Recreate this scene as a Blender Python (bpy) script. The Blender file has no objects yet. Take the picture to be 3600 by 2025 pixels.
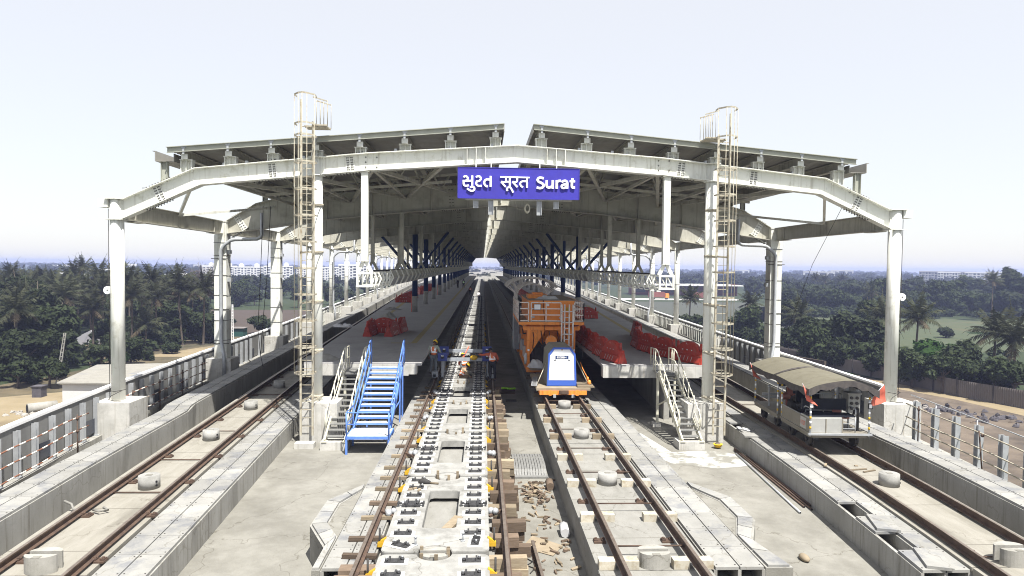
import bpy, bmesh, math, random
import numpy as np
from mathutils import Vector, Matrix, Euler
R=random.Random(7)
scene=bpy.context.scene
COL=scene.collection
V=Vector
rad=math.radians
# ------------------------------------------------------------------ helpers
ONES=['','first','second','third','fourth','fifth','sixth','seventh','eighth','ninth','tenth','eleventh','twelfth','thirteenth','fourteenth','fifteenth','sixteenth','seventeenth','eighteenth','nineteenth']
TENS={2:'twent',3:'thirt',4:'fort',5:'fift',6:'sixt',7:'sevent',8:'eight',9:'ninet'}
def nth(n):
    if n<20: return ONES[n]
    if n>=100: return 'hundred-and-'+nth(n-100) if n%100 else 'hundredth'
    t,o=divmod(n,10)
    return TENS[t]+('ieth' if o==0 else 'y-'+ONES[o])
def tag(o,label=None,cat=None,group=None,kind=None):
    if label: o['label']=label
    if cat: o['category']=cat
    if group: o['group']=group
    if kind: o['kind']=kind
    return o
def thing(name,label,cat,loc=(0,0,0),group=None,rz=0):
    o=bpy.data.objects.new(name,None); COL.objects.link(o)
    o.location=loc; o.rotation_euler=(0,0,rz); o.empty_display_size=.2
    return tag(o,label,cat,group)
def link(name,me,parent=None,loc=None):
    o=bpy.data.objects.new(name,me); COL.objects.link(o)
    if parent is not None: o.parent=parent
    if loc is not None: o.location=loc
    return o
def dup(o,parent=None):
    c=o.copy(); COL.objects.link(c); c.parent=parent
    for ch in list(o.children): dup(ch,c)
    return c
class MB:
    """collects shapes, then links them as one mesh object"""
    def __init__(s): s.v=[]; s.f=[]; s.sm=[]; s.mi=[]; s.m=0
    def add(s,vs,fs,smooth=False):
        b=len(s.v); s.v.extend([tuple(v) for v in vs])
        for f in fs: s.f.append([i+b for i in f]); s.sm.append(smooth); s.mi.append(s.m)
        return s
    def box(s,x0,x1,y0,y1,z0,z1):
        vs=[(x0,y0,z0),(x1,y0,z0),(x1,y1,z0),(x0,y1,z0),(x0,y0,z1),(x1,y0,z1),(x1,y1,z1),(x0,y1,z1)]
        return s.add(vs,[(3,2,1,0),(4,5,6,7),(0,1,5,4),(1,2,6,5),(2,3,7,6),(3,0,4,7)])
    def bar(s,p0,p1,w,h,up=(0,0,1)):
        p0,p1=V(p0),V(p1); d=(p1-p0)
        if d.length<1e-6: return s
        d.normalize(); u=V(up)
        if abs(d.dot(u))>.98: u=V((0,1,0)) if abs(d.y)<.9 else V((1,0,0))
        a=d.cross(u).normalized()*(w/2); b=a.cross(d).normalized()*(h/2)
        vs=[p0-a-b,p0+a-b,p0+a+b,p0-a+b,p1-a-b,p1+a-b,p1+a+b,p1-a+b]
        return s.add(vs,[(0,1,2,3),(7,6,5,4),(1,0,4,5),(2,1,5,6),(3,2,6,7),(0,3,7,4)])
    def cyl(s,p0,p1,r0,r1=None,n=12,caps=True):
        r1=r0 if r1 is None else r1
        p0,p1=V(p0),V(p1); d=(p1-p0).normalized()
        u=V((0,0,1)) if abs(d.z)<.9 else V((1,0,0))
        a=d.cross(u).normalized(); b=d.cross(a)
        vs=[];
        for p,r in((p0,r0),(p1,r1)):
            for k in range(n):
                t=2*math.pi*k/n; vs.append(p+a*(r*math.cos(t))+b*(r*math.sin(t)))
        s.add(vs,[((k+1)%n,k,n+k,n+(k+1)%n) for k in range(n)],True)
        if caps:
            m=len(s.v)-2*n
            s.f.append([m+k for k in range(n)]); s.f.append([m+n+k for k in reversed(range(n))])
            s.sm+= [False,False]; s.mi+=[s.m,s.m]
        return s
    def tube(s,pts,r,n=6,closed=False):
        pts=[V(p) for p in pts]; L=len(pts); rings=[]; prev=None
        for i,p in enumerate(pts):
            if closed: d=pts[(i+1)%L]-pts[i-1]
            else: d=pts[min(i+1,L-1)]-pts[max(i-1,0)]
            d.normalize()
            if prev is None:
                u=V((0,0,1)) if abs(d.z)<.9 else V((1,0,0)); a=d.cross(u).normalized()
            else:
                a=(prev-d*prev.dot(d)); a=a.normalized() if a.length>1e-6 else d.orthogonal().normalized()
            prev=a; b=d.cross(a)
            rr=r[i] if isinstance(r,(list,tuple)) else r
            rings.append([p+a*(rr*math.cos(2*math.pi*k/n))+b*(rr*math.sin(2*math.pi*k/n)) for k in range(n)])
        vs=[q for rg in rings for q in rg]; fs=[]
        for i in range(L if closed else L-1):
            j=(i+1)%L
            for k in range(n): fs.append((i*n+k,i*n+(k+1)%n,j*n+(k+1)%n,j*n+k))
        s.add(vs,fs,True)
        if not closed:
            m=len(s.v)-L*n
            s.f.append([m+k for k in reversed(range(n))]); s.f.append([m+(L-1)*n+k for k in range(n)])
            s.sm+=[False,False]; s.mi+=[s.m,s.m]
        return s
    def prism(s,poly,lo,hi,axis='y'):
        n=len(poly)
        def pt(a,b,c): return (a,c,b) if axis=='y' else ((c,a,b) if axis=='x' else (a,b,c))
        vs=[pt(a,b,lo) for a,b in poly]+[pt(a,b,hi) for a,b in poly]
        return s.add(vs,[tuple(range(n)),tuple(range(2*n-1,n-1,-1))]+[((i+1)%n,i,n+i,n+(i+1)%n) for i in range(n)])
    def sweep(s,sec,path,closed_sec=True):
        """sec: [(d,z)] across; path: [(x,y)] or [(x,y,z)]; d measured to the right of travel along +y"""
        n=len(sec); vs=[]; L=len(path)
        for i,p in enumerate(path):
            for d,z in sec: vs.append((p[0]+d,p[1],z+(p[2] if len(p)>2 else 0)))
        fs=[]
        for i in range(L-1):
            for k in range(n if closed_sec else n-1):
                k2=(k+1)%n
                fs.append((i*n+k,i*n+k2,(i+1)*n+k2,(i+1)*n+k))
        if closed_sec:
            fs.append(tuple(reversed(range(n)))); fs.append(tuple((L-1)*n+k for k in range(n)))
        return s.add(vs,fs)
    def ball(s,c,rx,ry=None,rz=None,n=10,m=6,zmin=-1):
        ry=ry or rx; rz=rz or rx; vs=[]; fs=[]
        t0=math.asin(zmin)
        for i in range(m+1):
            t=t0+(math.pi/2-t0)*i/m
            for k in range(n):
                a=2*math.pi*k/n; vs.append((c[0]+rx*math.cos(t)*math.cos(a),c[1]+ry*math.cos(t)*math.sin(a),c[2]+rz*math.sin(t)))
        for i in range(m):
            for k in range(n): fs.append((i*n+k,i*n+(k+1)%n,(i+1)*n+(k+1)%n,(i+1)*n+k))
        return s.add(vs,fs,True)
    def mesh(s,name,mats,origin=None):
        me=bpy.data.meshes.new(name)
        vs=s.v if origin is None else [(a-origin[0],b-origin[1],c-origin[2]) for a,b,c in s.v]
        me.from_pydata(vs,[],s.f)
        if not isinstance(mats,(list,tuple)): mats=[mats]
        for m in mats: me.materials.append(m)
        me.polygons.foreach_set('use_smooth',s.sm)
        if len(mats)>1: me.polygons.foreach_set('material_index',s.mi)
        bm=bmesh.new(); bm.from_mesh(me); bmesh.ops.recalc_face_normals(bm,faces=bm.faces); bm.to_mesh(me); bm.free()
        return me
    def build(s,name,mats,parent=None,label=None,local=False):
        """world-space verts (unless local); the mesh origin goes to the parent's, or to the base centre"""
        if local: o=link(name,s.mesh(name,mats),parent)
        elif parent is not None:
            off=V((0,0,0)); p=parent
            while p is not None: off+=V(p.location); p=p.parent
            o=link(name,s.mesh(name,mats,off),parent)
        else:
            xs=[v[0] for v in s.v]; ys=[v[1] for v in s.v]; zs=[v[2] for v in s.v]
            og=((min(xs)+max(xs))/2,(min(ys)+max(ys))/2,min(zs))
            o=link(name,s.mesh(name,mats,og),None,og)
        if label: o['label']=label
        return o
def pw(tbl):
    def f(y):
        if y<=tbl[0][0]: i=0
        elif y>=tbl[-1][0]: i=len(tbl)-2
        else:
            i=max(k for k in range(len(tbl)-1) if tbl[k][0]<=y)
        (a,b),(c,d)=tbl[i],tbl[i+1]
        return b+(d-b)*(y-a)/(c-a)
    return f
# ------------------------------------------------------------------ materials
def nodes(name):
    m=bpy.data.materials.new(name); m.use_nodes=True
    nt=m.node_tree; b=nt.nodes['Principled BSDF']; return m,nt,b
def mat(name,c1,c2=None,rough=.8,scale=2.,detail=6,lo=.35,hi=.65,metal=0,bump=0,bscale=40,spec=.3,c3=None,s3=.4,lo3=.55,hi3=.7,stretch=None,rand=0,speck=0,isl=0,streak=0):
    """two noise-mixed tones, an optional third for large stains"""
    m,nt,b=nodes(name); N=nt.nodes; L=nt.links
    b.inputs['Roughness'].default_value=rough; b.inputs['Metallic'].default_value=metal
    b.inputs['Specular IOR Level'].default_value=spec
    c1=tuple(c1)+(1,)
    if c2 is None and not rand and c3 is None and not speck:
        b.inputs['Base Color'].default_value=c1
        if not bump: return m
    geo=N.new('ShaderNodeNewGeometry'); mp=N.new('ShaderNodeMapping'); L.new(geo.outputs['Position'],mp.inputs['Vector'])
    if stretch: mp.inputs['Scale'].default_value=stretch
    def noise(sc,l,h,det=detail):
        n=N.new('ShaderNodeTexNoise'); n.inputs['Scale'].default_value=sc; n.inputs['Detail'].default_value=det; n.inputs['Roughness'].default_value=.65
        L.new(mp.outputs['Vector'],n.inputs['Vector'])
        r=N.new('ShaderNodeMapRange'); r.inputs['From Min'].default_value=l; r.inputs['From Max'].default_value=h
        L.new(n.outputs['Fac'],r.inputs['Value']); return r.outputs['Result']
    def mix(fac,a,bb):
        x=N.new('ShaderNodeMix'); x.data_type='RGBA'
        L.new(fac,x.inputs['Factor'])
        for k,val in((6,a),(7,bb)):
            if isinstance(val,tuple): x.inputs[k].default_value=val
            else: L.new(val,x.inputs[k])
        return x.outputs[2]
    out=c1
    if c2 is not None: out=mix(noise(scale,lo,hi),c1,tuple(c2)+(1,))
    if c3 is not None: out=mix(noise(s3,lo3,hi3,8),out,tuple(c3)+(1,))
    def darken(out,fac,k):
        x=N.new('ShaderNodeMix'); x.data_type='RGBA'; x.blend_type='MULTIPLY'; L.new(fac,x.inputs['Factor'])
        if isinstance(out,tuple): x.inputs[6].default_value=out
        else: L.new(out,x.inputs[6])
        x.inputs[7].default_value=(k,k*.97,k*.92,1); return x.outputs[2]
    if speck:      # grit, drips and hairline cracks that belong to the surface
        out=darken(out,noise(14,.60,.74,8),1-speck); out=darken(out,noise(70,.58,.72,3),1-speck*.7)
        vo=N.new('ShaderNodeTexVoronoi'); vo.feature='DISTANCE_TO_EDGE'; vo.inputs['Scale'].default_value=.33
        wn=N.new('ShaderNodeTexNoise'); wn.inputs['Scale'].default_value=1.7; wn.inputs['Detail'].default_value=6
        L.new(geo.outputs['Position'],wn.inputs['Vector']); va=N.new('ShaderNodeVectorMath'); va.operation='MULTIPLY_ADD'; va.inputs[1].default_value=(.9,.9,.9); L.new(wn.outputs['Color'],va.inputs[0]); L.new(geo.outputs['Position'],va.inputs[2]); L.new(va.outputs[0],vo.inputs['Vector'])
        cr_=N.new('ShaderNodeMapRange'); cr_.inputs['From Min'].default_value=.0; cr_.inputs['From Max'].default_value=.006; cr_.inputs['To Min'].default_value=1; cr_.inputs['To Max'].default_value=0; L.new(vo.outputs['Distance'],cr_.inputs['Value'])
        out=darken(out,cr_.outputs['Result'],1-speck*1.2)
    if streak:     # rain and rust runs down vertical faces
        m2=N.new('ShaderNodeMapping'); L.new(geo.outputs['Position'],m2.inputs['Vector']); m2.inputs['Scale'].default_value=(9,9,.5)
        sn=N.new('ShaderNodeTexNoise'); sn.inputs['Scale'].default_value=1; sn.inputs['Detail'].default_value=5; L.new(m2.outputs['Vector'],sn.inputs['Vector'])
        sr=N.new('ShaderNodeMapRange'); sr.inputs['From Min'].default_value=.54; sr.inputs['From Max'].default_value=.72; L.new(sn.outputs['Fac'],sr.inputs['Value'])
        out=darken(out,sr.outputs['Result'],1-streak)
    if isl:
        hs=N.new('ShaderNodeHueSaturation'); mr=N.new('ShaderNodeMapRange'); mr.inputs['To Min'].default_value=1-isl; mr.inputs['To Max'].default_value=1+isl
        L.new(geo.outputs['Random Per Island'],mr.inputs['Value']); L.new(mr.outputs['Result'],hs.inputs['Value'])
        if isinstance(out,tuple): hs.inputs['Color'].default_value=out
        else: L.new(out,hs.inputs['Color'])
        out=hs.outputs['Color']
    if rand:
        oi=N.new('ShaderNodeObjectInfo'); hs=N.new('ShaderNodeHueSaturation')
        mr=N.new('ShaderNodeMapRange'); mr.inputs['To Min'].default_value=1-rand; mr.inputs['To Max'].default_value=1+rand
        L.new(oi.outputs['Random'],mr.inputs['Value']); L.new(mr.outputs['Result'],hs.inputs['Value'])
        if isinstance(out,tuple): hs.inputs['Color'].default_value=out
        else: L.new(out,hs.inputs['Color'])
        out=hs.outputs['Color']
    if isinstance(out,tuple): b.inputs['Base Color'].default_value=out
    else: L.new(out,b.inputs['Base Color'])
    if bump:
        n=N.new('ShaderNodeTexNoise'); n.inputs['Scale'].default_value=bscale; n.inputs['Detail'].default_value=5
        L.new(geo.outputs['Position'],n.inputs['Vector'])
        bp=N.new('ShaderNodeBump'); bp.inputs['Strength'].default_value=bump; bp.inputs['Distance'].default_value=.02
        L.new(n.outputs['Fac'],bp.inputs['Height']); L.new(bp.outputs['Normal'],b.inputs['Normal'])
    return m
K={}
K['conc']=mat('concrete_light',(.25,.245,.22),(.32,.31,.285),.9,2.6,c3=(.19,.185,.165),s3=.9,bump=.25,speck=.25)
K['concv']=mat('concrete_cast_wall',(.24,.235,.215),(.31,.305,.285),.9,1.2,c3=(.17,.165,.15),s3=.8,bump=.2,stretch=(1,1,.35),speck=.2,streak=.3)
K['floor']=mat('deck_concrete_dusty',(.185,.179,.157),(.235,.228,.203),.95,1.7,c3=(.135,.129,.112),s3=.6,lo3=.45,hi3=.75,bump=.35,speck=.32)
K['bed']=mat('track_bed_concrete',(.215,.203,.172),(.265,.252,.22),.9,2.2,c3=(.17,.16,.135),s3=.8,bump=.2,stretch=(1.8,.35,1),speck=.28)
K['bedr']=mat('track_bed_concrete_grey',(.20,.196,.178),(.255,.25,.232),.9,2.2,c3=(.14,.136,.122),s3=1.,bump=.25,stretch=(1,.4,1),speck=.32)
K['lid']=mat('precast_lid',(.225,.222,.208),(.275,.272,.256),.85,1.5,c3=(.175,.178,.184),s3=1.4,lo3=.5,hi3=.64,bump=.15,speck=.22,isl=.16)
K['slab']=mat('track_slab_concrete',(.24,.238,.225),(.31,.306,.29),.8,2.6,c3=(.16,.158,.146),s3=1.8,lo3=.48,hi3=.70,bump=.1,speck=.35)
K['ped']=mat('pedestal_concrete',(.40,.395,.37),(.50,.49,.46),.85,1.8,c3=(.28,.275,.25),s3=1.2,lo3=.52,hi3=.75,bump=.2,speck=.25,streak=.25)
K['plat']=mat('platform_screed',(.29,.285,.285),(.335,.33,.33),.9,5,c3=(.245,.24,.242),s3=.5,lo3=.45,hi3=.75,bump=.1,speck=.15)
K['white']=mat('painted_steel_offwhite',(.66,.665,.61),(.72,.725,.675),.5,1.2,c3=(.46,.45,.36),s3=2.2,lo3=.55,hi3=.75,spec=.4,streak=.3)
K['steelin']=mat('painted_steel_shaded',(.40,.39,.335),(.47,.46,.40),.6,1.5,c3=(.28,.27,.225),s3=1.2,lo3=.52,hi3=.75,streak=.3)  # off-white steel, darkened in colour for the shade under the roof
K['fascia']=mat('fascia_greygreen',(.329,.336,.287),(.371,.378,.329),.5,2)
K['sheet']=mat('roof_sheet',(.27,.26,.23),(.33,.32,.29),.6,1.5,metal=.1)
K['galv']=mat('galvanised_steel',(.350,.364,.378),(.434,.448,.462),.45,4,metal=.35,spec=.5)
K['bolt']=mat('bolt_heads',(.08,.075,.07),rough=.6,metal=.4)
K['rail']=mat('rail_rust',(.060,.040,.032),(.104,.068,.048),.75,5,bump=.1)
K['railtop']=mat('rail_head',(.140,.112,.091),(.210,.175,.147),.45,6,metal=.4)
K['black']=mat('black_void',(.012,.012,.014))
K['plate']=mat('fastener_iron',(.05,.05,.052),(.085,.085,.088),.6,20,metal=.4)
K['pad']=mat('white_pad',(.66,.66,.64))
K['yellow']=mat('yellow_paint',(.576,.360,.024),(.480,.288,.024),.6,8)
K['wood']=mat('timber_pale',(.27,.225,.16),(.18,.14,.095),.9,9,stretch=(.5,6,6),rand=.4)
K['woodd']=mat('timber_dark',(.095,.07,.05),(.15,.11,.08),.9,7,stretch=(.5,6,6),rand=.4)
K['woodw']=mat('timber_limed',(.434,.406,.336),(.294,.245,.168),.9,7,lo=.45,hi=.7,rand=.15)
K['blue']=mat('stair_blue',(.090,.189,.540),(.126,.243,.594),.5,6,c3=(.270,.324,.504),s3=5,lo3=.6,hi3=.8)
K['tread']=mat('tread_worn_blue',(.465,.465,.435),(.225,.300,.495),.7,5,lo=.45,hi=.7,c3=(.413,.338,.150),s3=3,lo3=.62,hi3=.75)
K['beige']=mat('stair_beige',(.528,.504,.400),(.592,.576,.480),.6,6,c3=(.360,.304,.192),s3=6,lo3=.6,hi3=.8)
K['grate']=mat('grating_grey',(.17,.17,.165),(.23,.23,.22),.6,12,metal=.2)
K['ladder']=mat('ladder_rusty',(.40,.375,.30),(.25,.19,.12),.75,6,lo=.45,hi=.72,c3=(.48,.46,.39),s3=4)
K['signblue']=mat('sign_blue',(.050,.042,.30),(.052,.046,.360),.55,1.5,spec=.15)
K['letter']=mat('sign_letter_white',(.850,.850,.850),rough=.5)
K['colblue']=mat('column_blue',(.013,.032,.105),(.017,.04,.13),.5,2)
K['red']=mat('barrier_red',(.29,.03,.018),(.35,.042,.026),.5,4,c3=(.26,.07,.055),s3=3,lo3=.5,hi3=.7,rand=.2,streak=.2)
K['orange']=mat('machine_orange',(.78,.25,.04),(.84,.29,.055),.5,2,c3=(.42,.15,.045),s3=2,lo3=.55,hi3=.8,streak=.3,speck=.2)
K['dust']=mat('dusty_top',(.22,.18,.125),(.28,.23,.165),.9,2)
K['pipew']=mat('rail_white_rust',(.74,.70,.66),(.36,.21,.14),.7,9,lo=.56,hi=.70)
K['whitep']=mat('white_panel',(.820,.830,.850),rough=.4)
K['genblue']=mat('generator_blue',(.048,.112,.440),rough=.4)
K['gen']=mat('generator_grey',(.198,.186,.144),(.240,.228,.186),.7,2)
K['tarp']=mat('tarpaulin',(.210,.203,.182),(.280,.273,.252),.8,3,rand=.2)
K['tarpw']=mat('white_sheet',(.490,.496,.510),(.422,.422,.422),.8,6)
K['canvas']=mat('canopy_canvas',(.123,.113,.082),(.146,.135,.100),.9,3,c3=(.096,.087,.061),s3=1.8)
K['canvasd']=mat('canopy_valance',(.055,.05,.05),(.09,.08,.075),.9,6)
K['seat']=mat('seat_black',(.012,.014,.022),rough=.5)
K['seatr']=mat('seat_red',(.32,.13,.10),rough=.5)
K['flag']=mat('flag_red',(.62,.16,.11),(.52,.12,.08),.9,5)
K['dark']=mat('dark_iron',(.03,.03,.032),(.05,.045,.04),.7,6)
K['alu']=mat('aluminium_box',(.364,.364,.343),(.420,.420,.399),.5,3,metal=.3)
K['trol']=mat('trolley_panel_dusty',(.180,.162,.126),(.216,.198,.162),.7,2)
K['vest']=mat('vest_orange',(.612,.170,.060),(.544,.136,.051),.8,8)
K['panelc']=mat('parapet_panel',(.17,.17,.165),(.22,.22,.21),.9,1.2,c3=(.12,.12,.115),s3=.8,stretch=(1,1,.4))
K['lime']=mat('lime_wash',(.40,.40,.38),(.20,.195,.172),.9,1.1,lo=.47,hi=.56,detail=10)
K['vestg']=mat('vest_lime',(.35,.75,.05),rough=.8)
K['strip']=mat('reflective_strip',(.82,.82,.84),rough=.4)
K['shirt']=mat('shirt_pale_green',(.294,.329,.280),rough=.9)
K['shirtr']=mat('shirt_rust',(.38,.09,.05),rough=.9)
K['shirtb']=mat('shirt_tan',(.36,.27,.18),rough=.9)
K['jean']=mat('jeans_grey',(.104,.120,.136),(.144,.160,.176),.9,8)
K['trous']=mat('trousers_black',(.02,.02,.026),rough=.9)
K['skin']=mat('skin',(.17,.085,.05),rough=.6)
K['hair']=mat('hair',(.01,.008,.007),rough=.6)
K['boot']=mat('boots',(.05,.045,.04),rough=.7)
K['helmet']=mat('helmet_yellow',(.85,.58,.02),rough=.35)
K['gbeam']=mat('gantry_grey',(.26,.28,.31),(.32,.34,.37),.6,4)
K['gblue']=mat('jack_blue',(.045,.065,.25),rough=.5)
K['soil']=mat('soil',(.085,.068,.042),(.125,.10,.06),.95,.25,c3=(.05,.047,.028),s3=.09,lo3=.4,hi3=.6,bump=.3,bscale=3)
K['dirt']=mat('dirt_road_yellow',(.20,.16,.095),(.235,.19,.12),.95,.4,c3=(.15,.12,.075),s3=.15)
K['rubbs']=mat('bare_brown_soil',(.10,.08,.062),(.14,.112,.085),.95,.5,c3=(.065,.053,.043),s3=.16,lo3=.42,hi3=.6,bump=.5,bscale=4)
K['fieldb']=mat('ploughed_field',(.047,.036,.030),(.065,.050,.039),.95,.5,stretch=(1,6,1))
K['fieldg']=mat('pale_green_field',(.045,.06,.03),(.06,.07,.036),.95,.35,c3=(.075,.072,.036),s3=.05)
K['grass']=mat('grass_dark',(.018,.030,.010),(.030,.043,.015),.95,1.)
K['roofc']=mat('shed_roof_concrete',(.22,.21,.185),(.26,.25,.22),.9,1.2,c3=(.18,.18,.19),s3=.5,speck=.25)
K['bwall']=mat('building_white',(.585,.585,.578),(.540,.540,.540),.8,.2,rand=.06)
K['bgrey']=mat('building_grey',(.294,.294,.315),(.336,.336,.350),.8,.2)
K['win']=mat('window_dark',(.05,.055,.07),rough=.2,spec=.5)
K['bred']=mat('shed_red',(.168,.060,.048),(.192,.072,.060),.8,.2)
K['corr']=mat('corrugated_fence',(.143,.129,.121),(.182,.165,.154),.7,.6,c3=(.121,.105,.088),s3=.3)
K['rubble']=mat('rubble_white',(.330,.312,.282),(.240,.222,.198),.9,2)
K['slag']=mat('dark_spoil',(.060,.057,.066),(.096,.090,.099),.9,2)
K['trunk']=mat('trunk_bark',(.078,.063,.048),(.120,.099,.078),.9,3)
def leafmat(name,a,b_,rand=.35,trans=.25):
    m=mat(name,a,b_,.75,.9,lo=.3,hi=.7,rand=rand,spec=.2)
    nt=m.node_tree; b=nt.nodes['Principled BSDF']; src=b.inputs['Base Color'].links[0].from_socket
    t=nt.nodes.new('ShaderNodeBsdfTranslucent'); nt.links.new(src,t.inputs['Color'])
    x=nt.nodes.new('ShaderNodeMixShader'); x.inputs[0].default_value=trans
    nt.links.new(b.outputs[0],x.inputs[1]); nt.links.new(t.outputs[0],x.inputs[2])
    nt.links.new(x.outputs[0],nt.nodes['Material Output'].inputs['Surface']); return m
K['leaf']=leafmat('leaf_dark',(.017,.027,.010),(.036,.048,.019))
K['leafp']=leafmat('palm_frond',(.024,.032,.015),(.058,.06,.032))
K['leafb']=leafmat('leaf_bright',(.013,.038,.005),(.023,.050,.008))
K['leafd']=leafmat('leaf_dry',(.06,.05,.03),(.09,.07,.042))
K['bare']=mat('bare_twigs',(.096,.078,.072),(.132,.108,.096),.9,2)
# ------------------------------------------------------------------ station: layout
CX=1.28                      # axis of the canopy
SL=-.92; MR=3.52             # the two main tracks
ZF=-1.0; ZB=-.25             # deck floor, top of the track beds
PZ=1.5                       # platform top
Y0=26.7; DY=12.0; NF=23      # portal frame, frame spacing, number of frames
YE=320
cl=pw([(-40,-6.5),(9,-8.2),(13.5,-8.53),(18.5,-8.88),(23.5,-9.22),(28.5,-9.54),(36.9,-10.05),(60,-11.3),(100,-13.5),(140,-15.6),(320,-24.5),(1500,-8)])
cr=pw([(-40,8.6),(9,10.5),(14.8,11.1),(18.6,11.42),(21.6,11.58),(30.4,11.9),(48.8,13.1),(94,15.1),(140,17.2),(320,26.),(1500,10)])
xpl=pw([(-40,-10.3),(15,-13.2),(22,-14.1),(28.7,-14.75),(37.2,-15.25),(52,-15.95),(100,-18.9),(320,-30.5),(1500,-13)])   # left parapet inner face
xpr=pw([(-40,11.6),(14,15.0),(21.9,16.2),(28,16.9),(38.6,17.3),(51.6,18.0),(100,20.6),(320,32.),(1500,15)])
colL=pw([(26.7,-13.95),(38.7,-14.5),(50.7,-15.1),(62.7,-15.8),(74.7,-16.4),(100,-18.0),(320,-29.6)])
colR=pw([(26.7,16.45),(38.7,16.75),(50.7,17.4),(62.7,18.0),(74.7,18.7),(100,20.0),(320,31.3)])
pll=pw([(30,-7.75),(36.9,-8.3),(119,-12.75),(320,-22.7)])     # left platform, outer edge
prr=pw([(29.6,10.1),(48.8,11.35),(94,13.35),(320,24.)])
def ys(a,b,n): return [a+(b-a)*i/n for i in range(n+1)]
YS=[-40,-10,5,9]+ys(12,60,32)[1:]+[80,100,140,200,260,YE,700,1500]
YS2=[y for y in YS if y>=13.3]; YS2=[13.3]+YS2
# viaduct deck and track beds are ground: structure
m=MB(); n=len(YS)
vs=[];fs=[]
for y in YS:
    a,b=xpl(y)-.35,xpr(y)+.35
    vs+=[(a,y,ZF),(b,y,ZF),(b,y,ZF-1.6),(a,y,ZF-1.6)]
for i in range(n-1):
    for k in range(4): fs.append((i*4+k,i*4+(k+1)%4,i*4+4+(k+1)%4,i*4+4+k))
fs+=[(3,2,1,0),(4*n-4,4*n-3,4*n-2,4*n-1)]
m.add(vs,fs); tag(m.build('viaduct_deck',K['floor']),kind='structure')
def bed(name,f,l,r,mt,ya=13.3):
    m=MB(); Y=[y for y in YS if y>ya]; m.sweep([(l,ZF-.02),(r,ZF-.02),(r,ZB),(l,ZB)],[(f(y),y) for y in [ya]+Y])
    m.sweep([(l,ZF-.02),(r,ZF-.02),(r,ZB),(l,ZB)],[(f(y),y) for y in [-40,-10,5,ya-.03]])
    m.m=1
    for k in range(24):
        y=14.4+2.5*k; m.box(f(y)+l+.02,f(y)+r-.02,y,y+.014,ZB+.001,ZB+.004)
    o=m.build(name,[mt,K['slotline']]); tag(o,kind='structure'); return o
K['slotline']=mat('pour_joint',(.12,.11,.09))
bed('track_bed',cl,-1.22,.94,K['bed']); bed('track_bed',cr,-.94,1.22,K['bed'])
m=MB()
for a,b in((-40,13.27),(13.3,22.95),(23.02,62),(62.03,YE)): m.box(2.35,4.62,a,b,ZF-.02,ZB)
m.m=1
for k in range(16): m.box(2.37,4.6,14.9+2.5*k,14.912+2.5*k,ZB+.001,ZB+.004)
tag(m.build('track_bed',[K['bedr'],K['slotline']]),kind='structure')
m=MB()
for a,b in((-40,13.25),(13.3,YE)): m.box(-2.12,.3,a,b,ZF-.02,-.30)
tag(m.build('track_bed',K['bedr']),kind='structure')
# ---- cable troughs: two rows of lids over a cast body, open black ends towards us
def trough(label,pathf,w,zt,mt_body,y0,y1,ends=True,wallside=None,lidlen=1.0,skip=(),parent=None):
    """pathf: x of the left edge"""
    t=thing('cable_trough',label,'cable trough',(pathf(y0)+w/2,y0,ZF),group='cable troughs along the tracks')
    Y=[y0]+[y for y in YS if y0<y<y1]+[y1]
    b=MB()
    wt=.07; mid=w/2
    for a,c in((0,wt),(mid-wt*.5,mid+wt*.5),(w-wt,w)):
        b.sweep([(a,ZF-.01),(c,ZF-.01),(c,zt-.004),(a,zt-.004)],[(pathf(y),y) for y in Y])
    b.sweep([(wt,ZF),(w-wt,ZF),(w-wt,zt-.3),(wt,zt-.3)],[(pathf(y),y) for y in [Y[0]+.3]+Y[1:]])
    b.build('trough_body',mt_body,t)
    for r,(a,c) in enumerate(((.035,mid-.014),(mid+.014,w-.035))):
        l=MB(); y=y0; i=0
        while y<min(y1,70):
            e=min(y+lidlen-.011,y1)
            if (r,i) not in skip:
                x=pathf(y); x2=pathf(e); l.m=0
                l.add([(x+a,y,zt),(x+c,y,zt),(x2+c,e,zt),(x2+a,e,zt),(x+a,y,zt+.06),(x+c,y,zt+.06),(x2+c,e,zt+.06),(x2+a,e,zt+.06)],
                      [(3,2,1,0),(4,5,6,7),(0,1,5,4),(1,2,6,5),(2,3,7,6),(3,0,4,7)])
                if y<34:
                    l.m=1
                    for bx in(a+.05,c-.05):
                        l.cyl((x+bx,y+.1,zt+.058),(x+bx,y+.1,zt+.068),.017,n=6); l.cyl((x2+bx,e-.1,zt+.058),(x2+bx,e-.1,zt+.068),.017,n=6)
            y+=lidlen; i+=1
        if y1>70:
            l.m=0; l.sweep([(a,zt),(c,zt),(c,zt+.06),(a,zt+.06)],[(pathf(q),q) for q in [70]+[v for v in Y if v>70]])
        l.build('lid_row',[K['lid'],K['bolt']],t)
    return t
obend=pw([(-40,1.9),(15.8,2.03),(20,2.08),(26.9,1.98),(27.9,2.2),(28.6,2.25),(320,2.25)])
trough('raised cable trough between left parapet columns and leftmost track',lambda y:cl(y)-obend(y)-1.06,1.06,-.03,K['concv'],5,YE)
trough('low cable trough on the stair side of the leftmost track',lambda y:cl(y)+.98,1.1,-.34,K['concv'],13.3,YE)
trough('cable trough under the left temporary rail of the white slab track',lambda y:-3.13,.98,-.22,K['concv'],13.3,YE)
trough('cable trough beside the right rail of the orange machine track',lambda y:4.68,1.05,-.26,K['concv'],13.3,YE)
trough('low cable trough on the stair side of the trolley track, some lids lifted',lambda y:cr(y)-2.0,1.06,-.36,K['concv'],13.3,YE,skip={(0,1),(0,3),(0,12),(0,14)})
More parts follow.
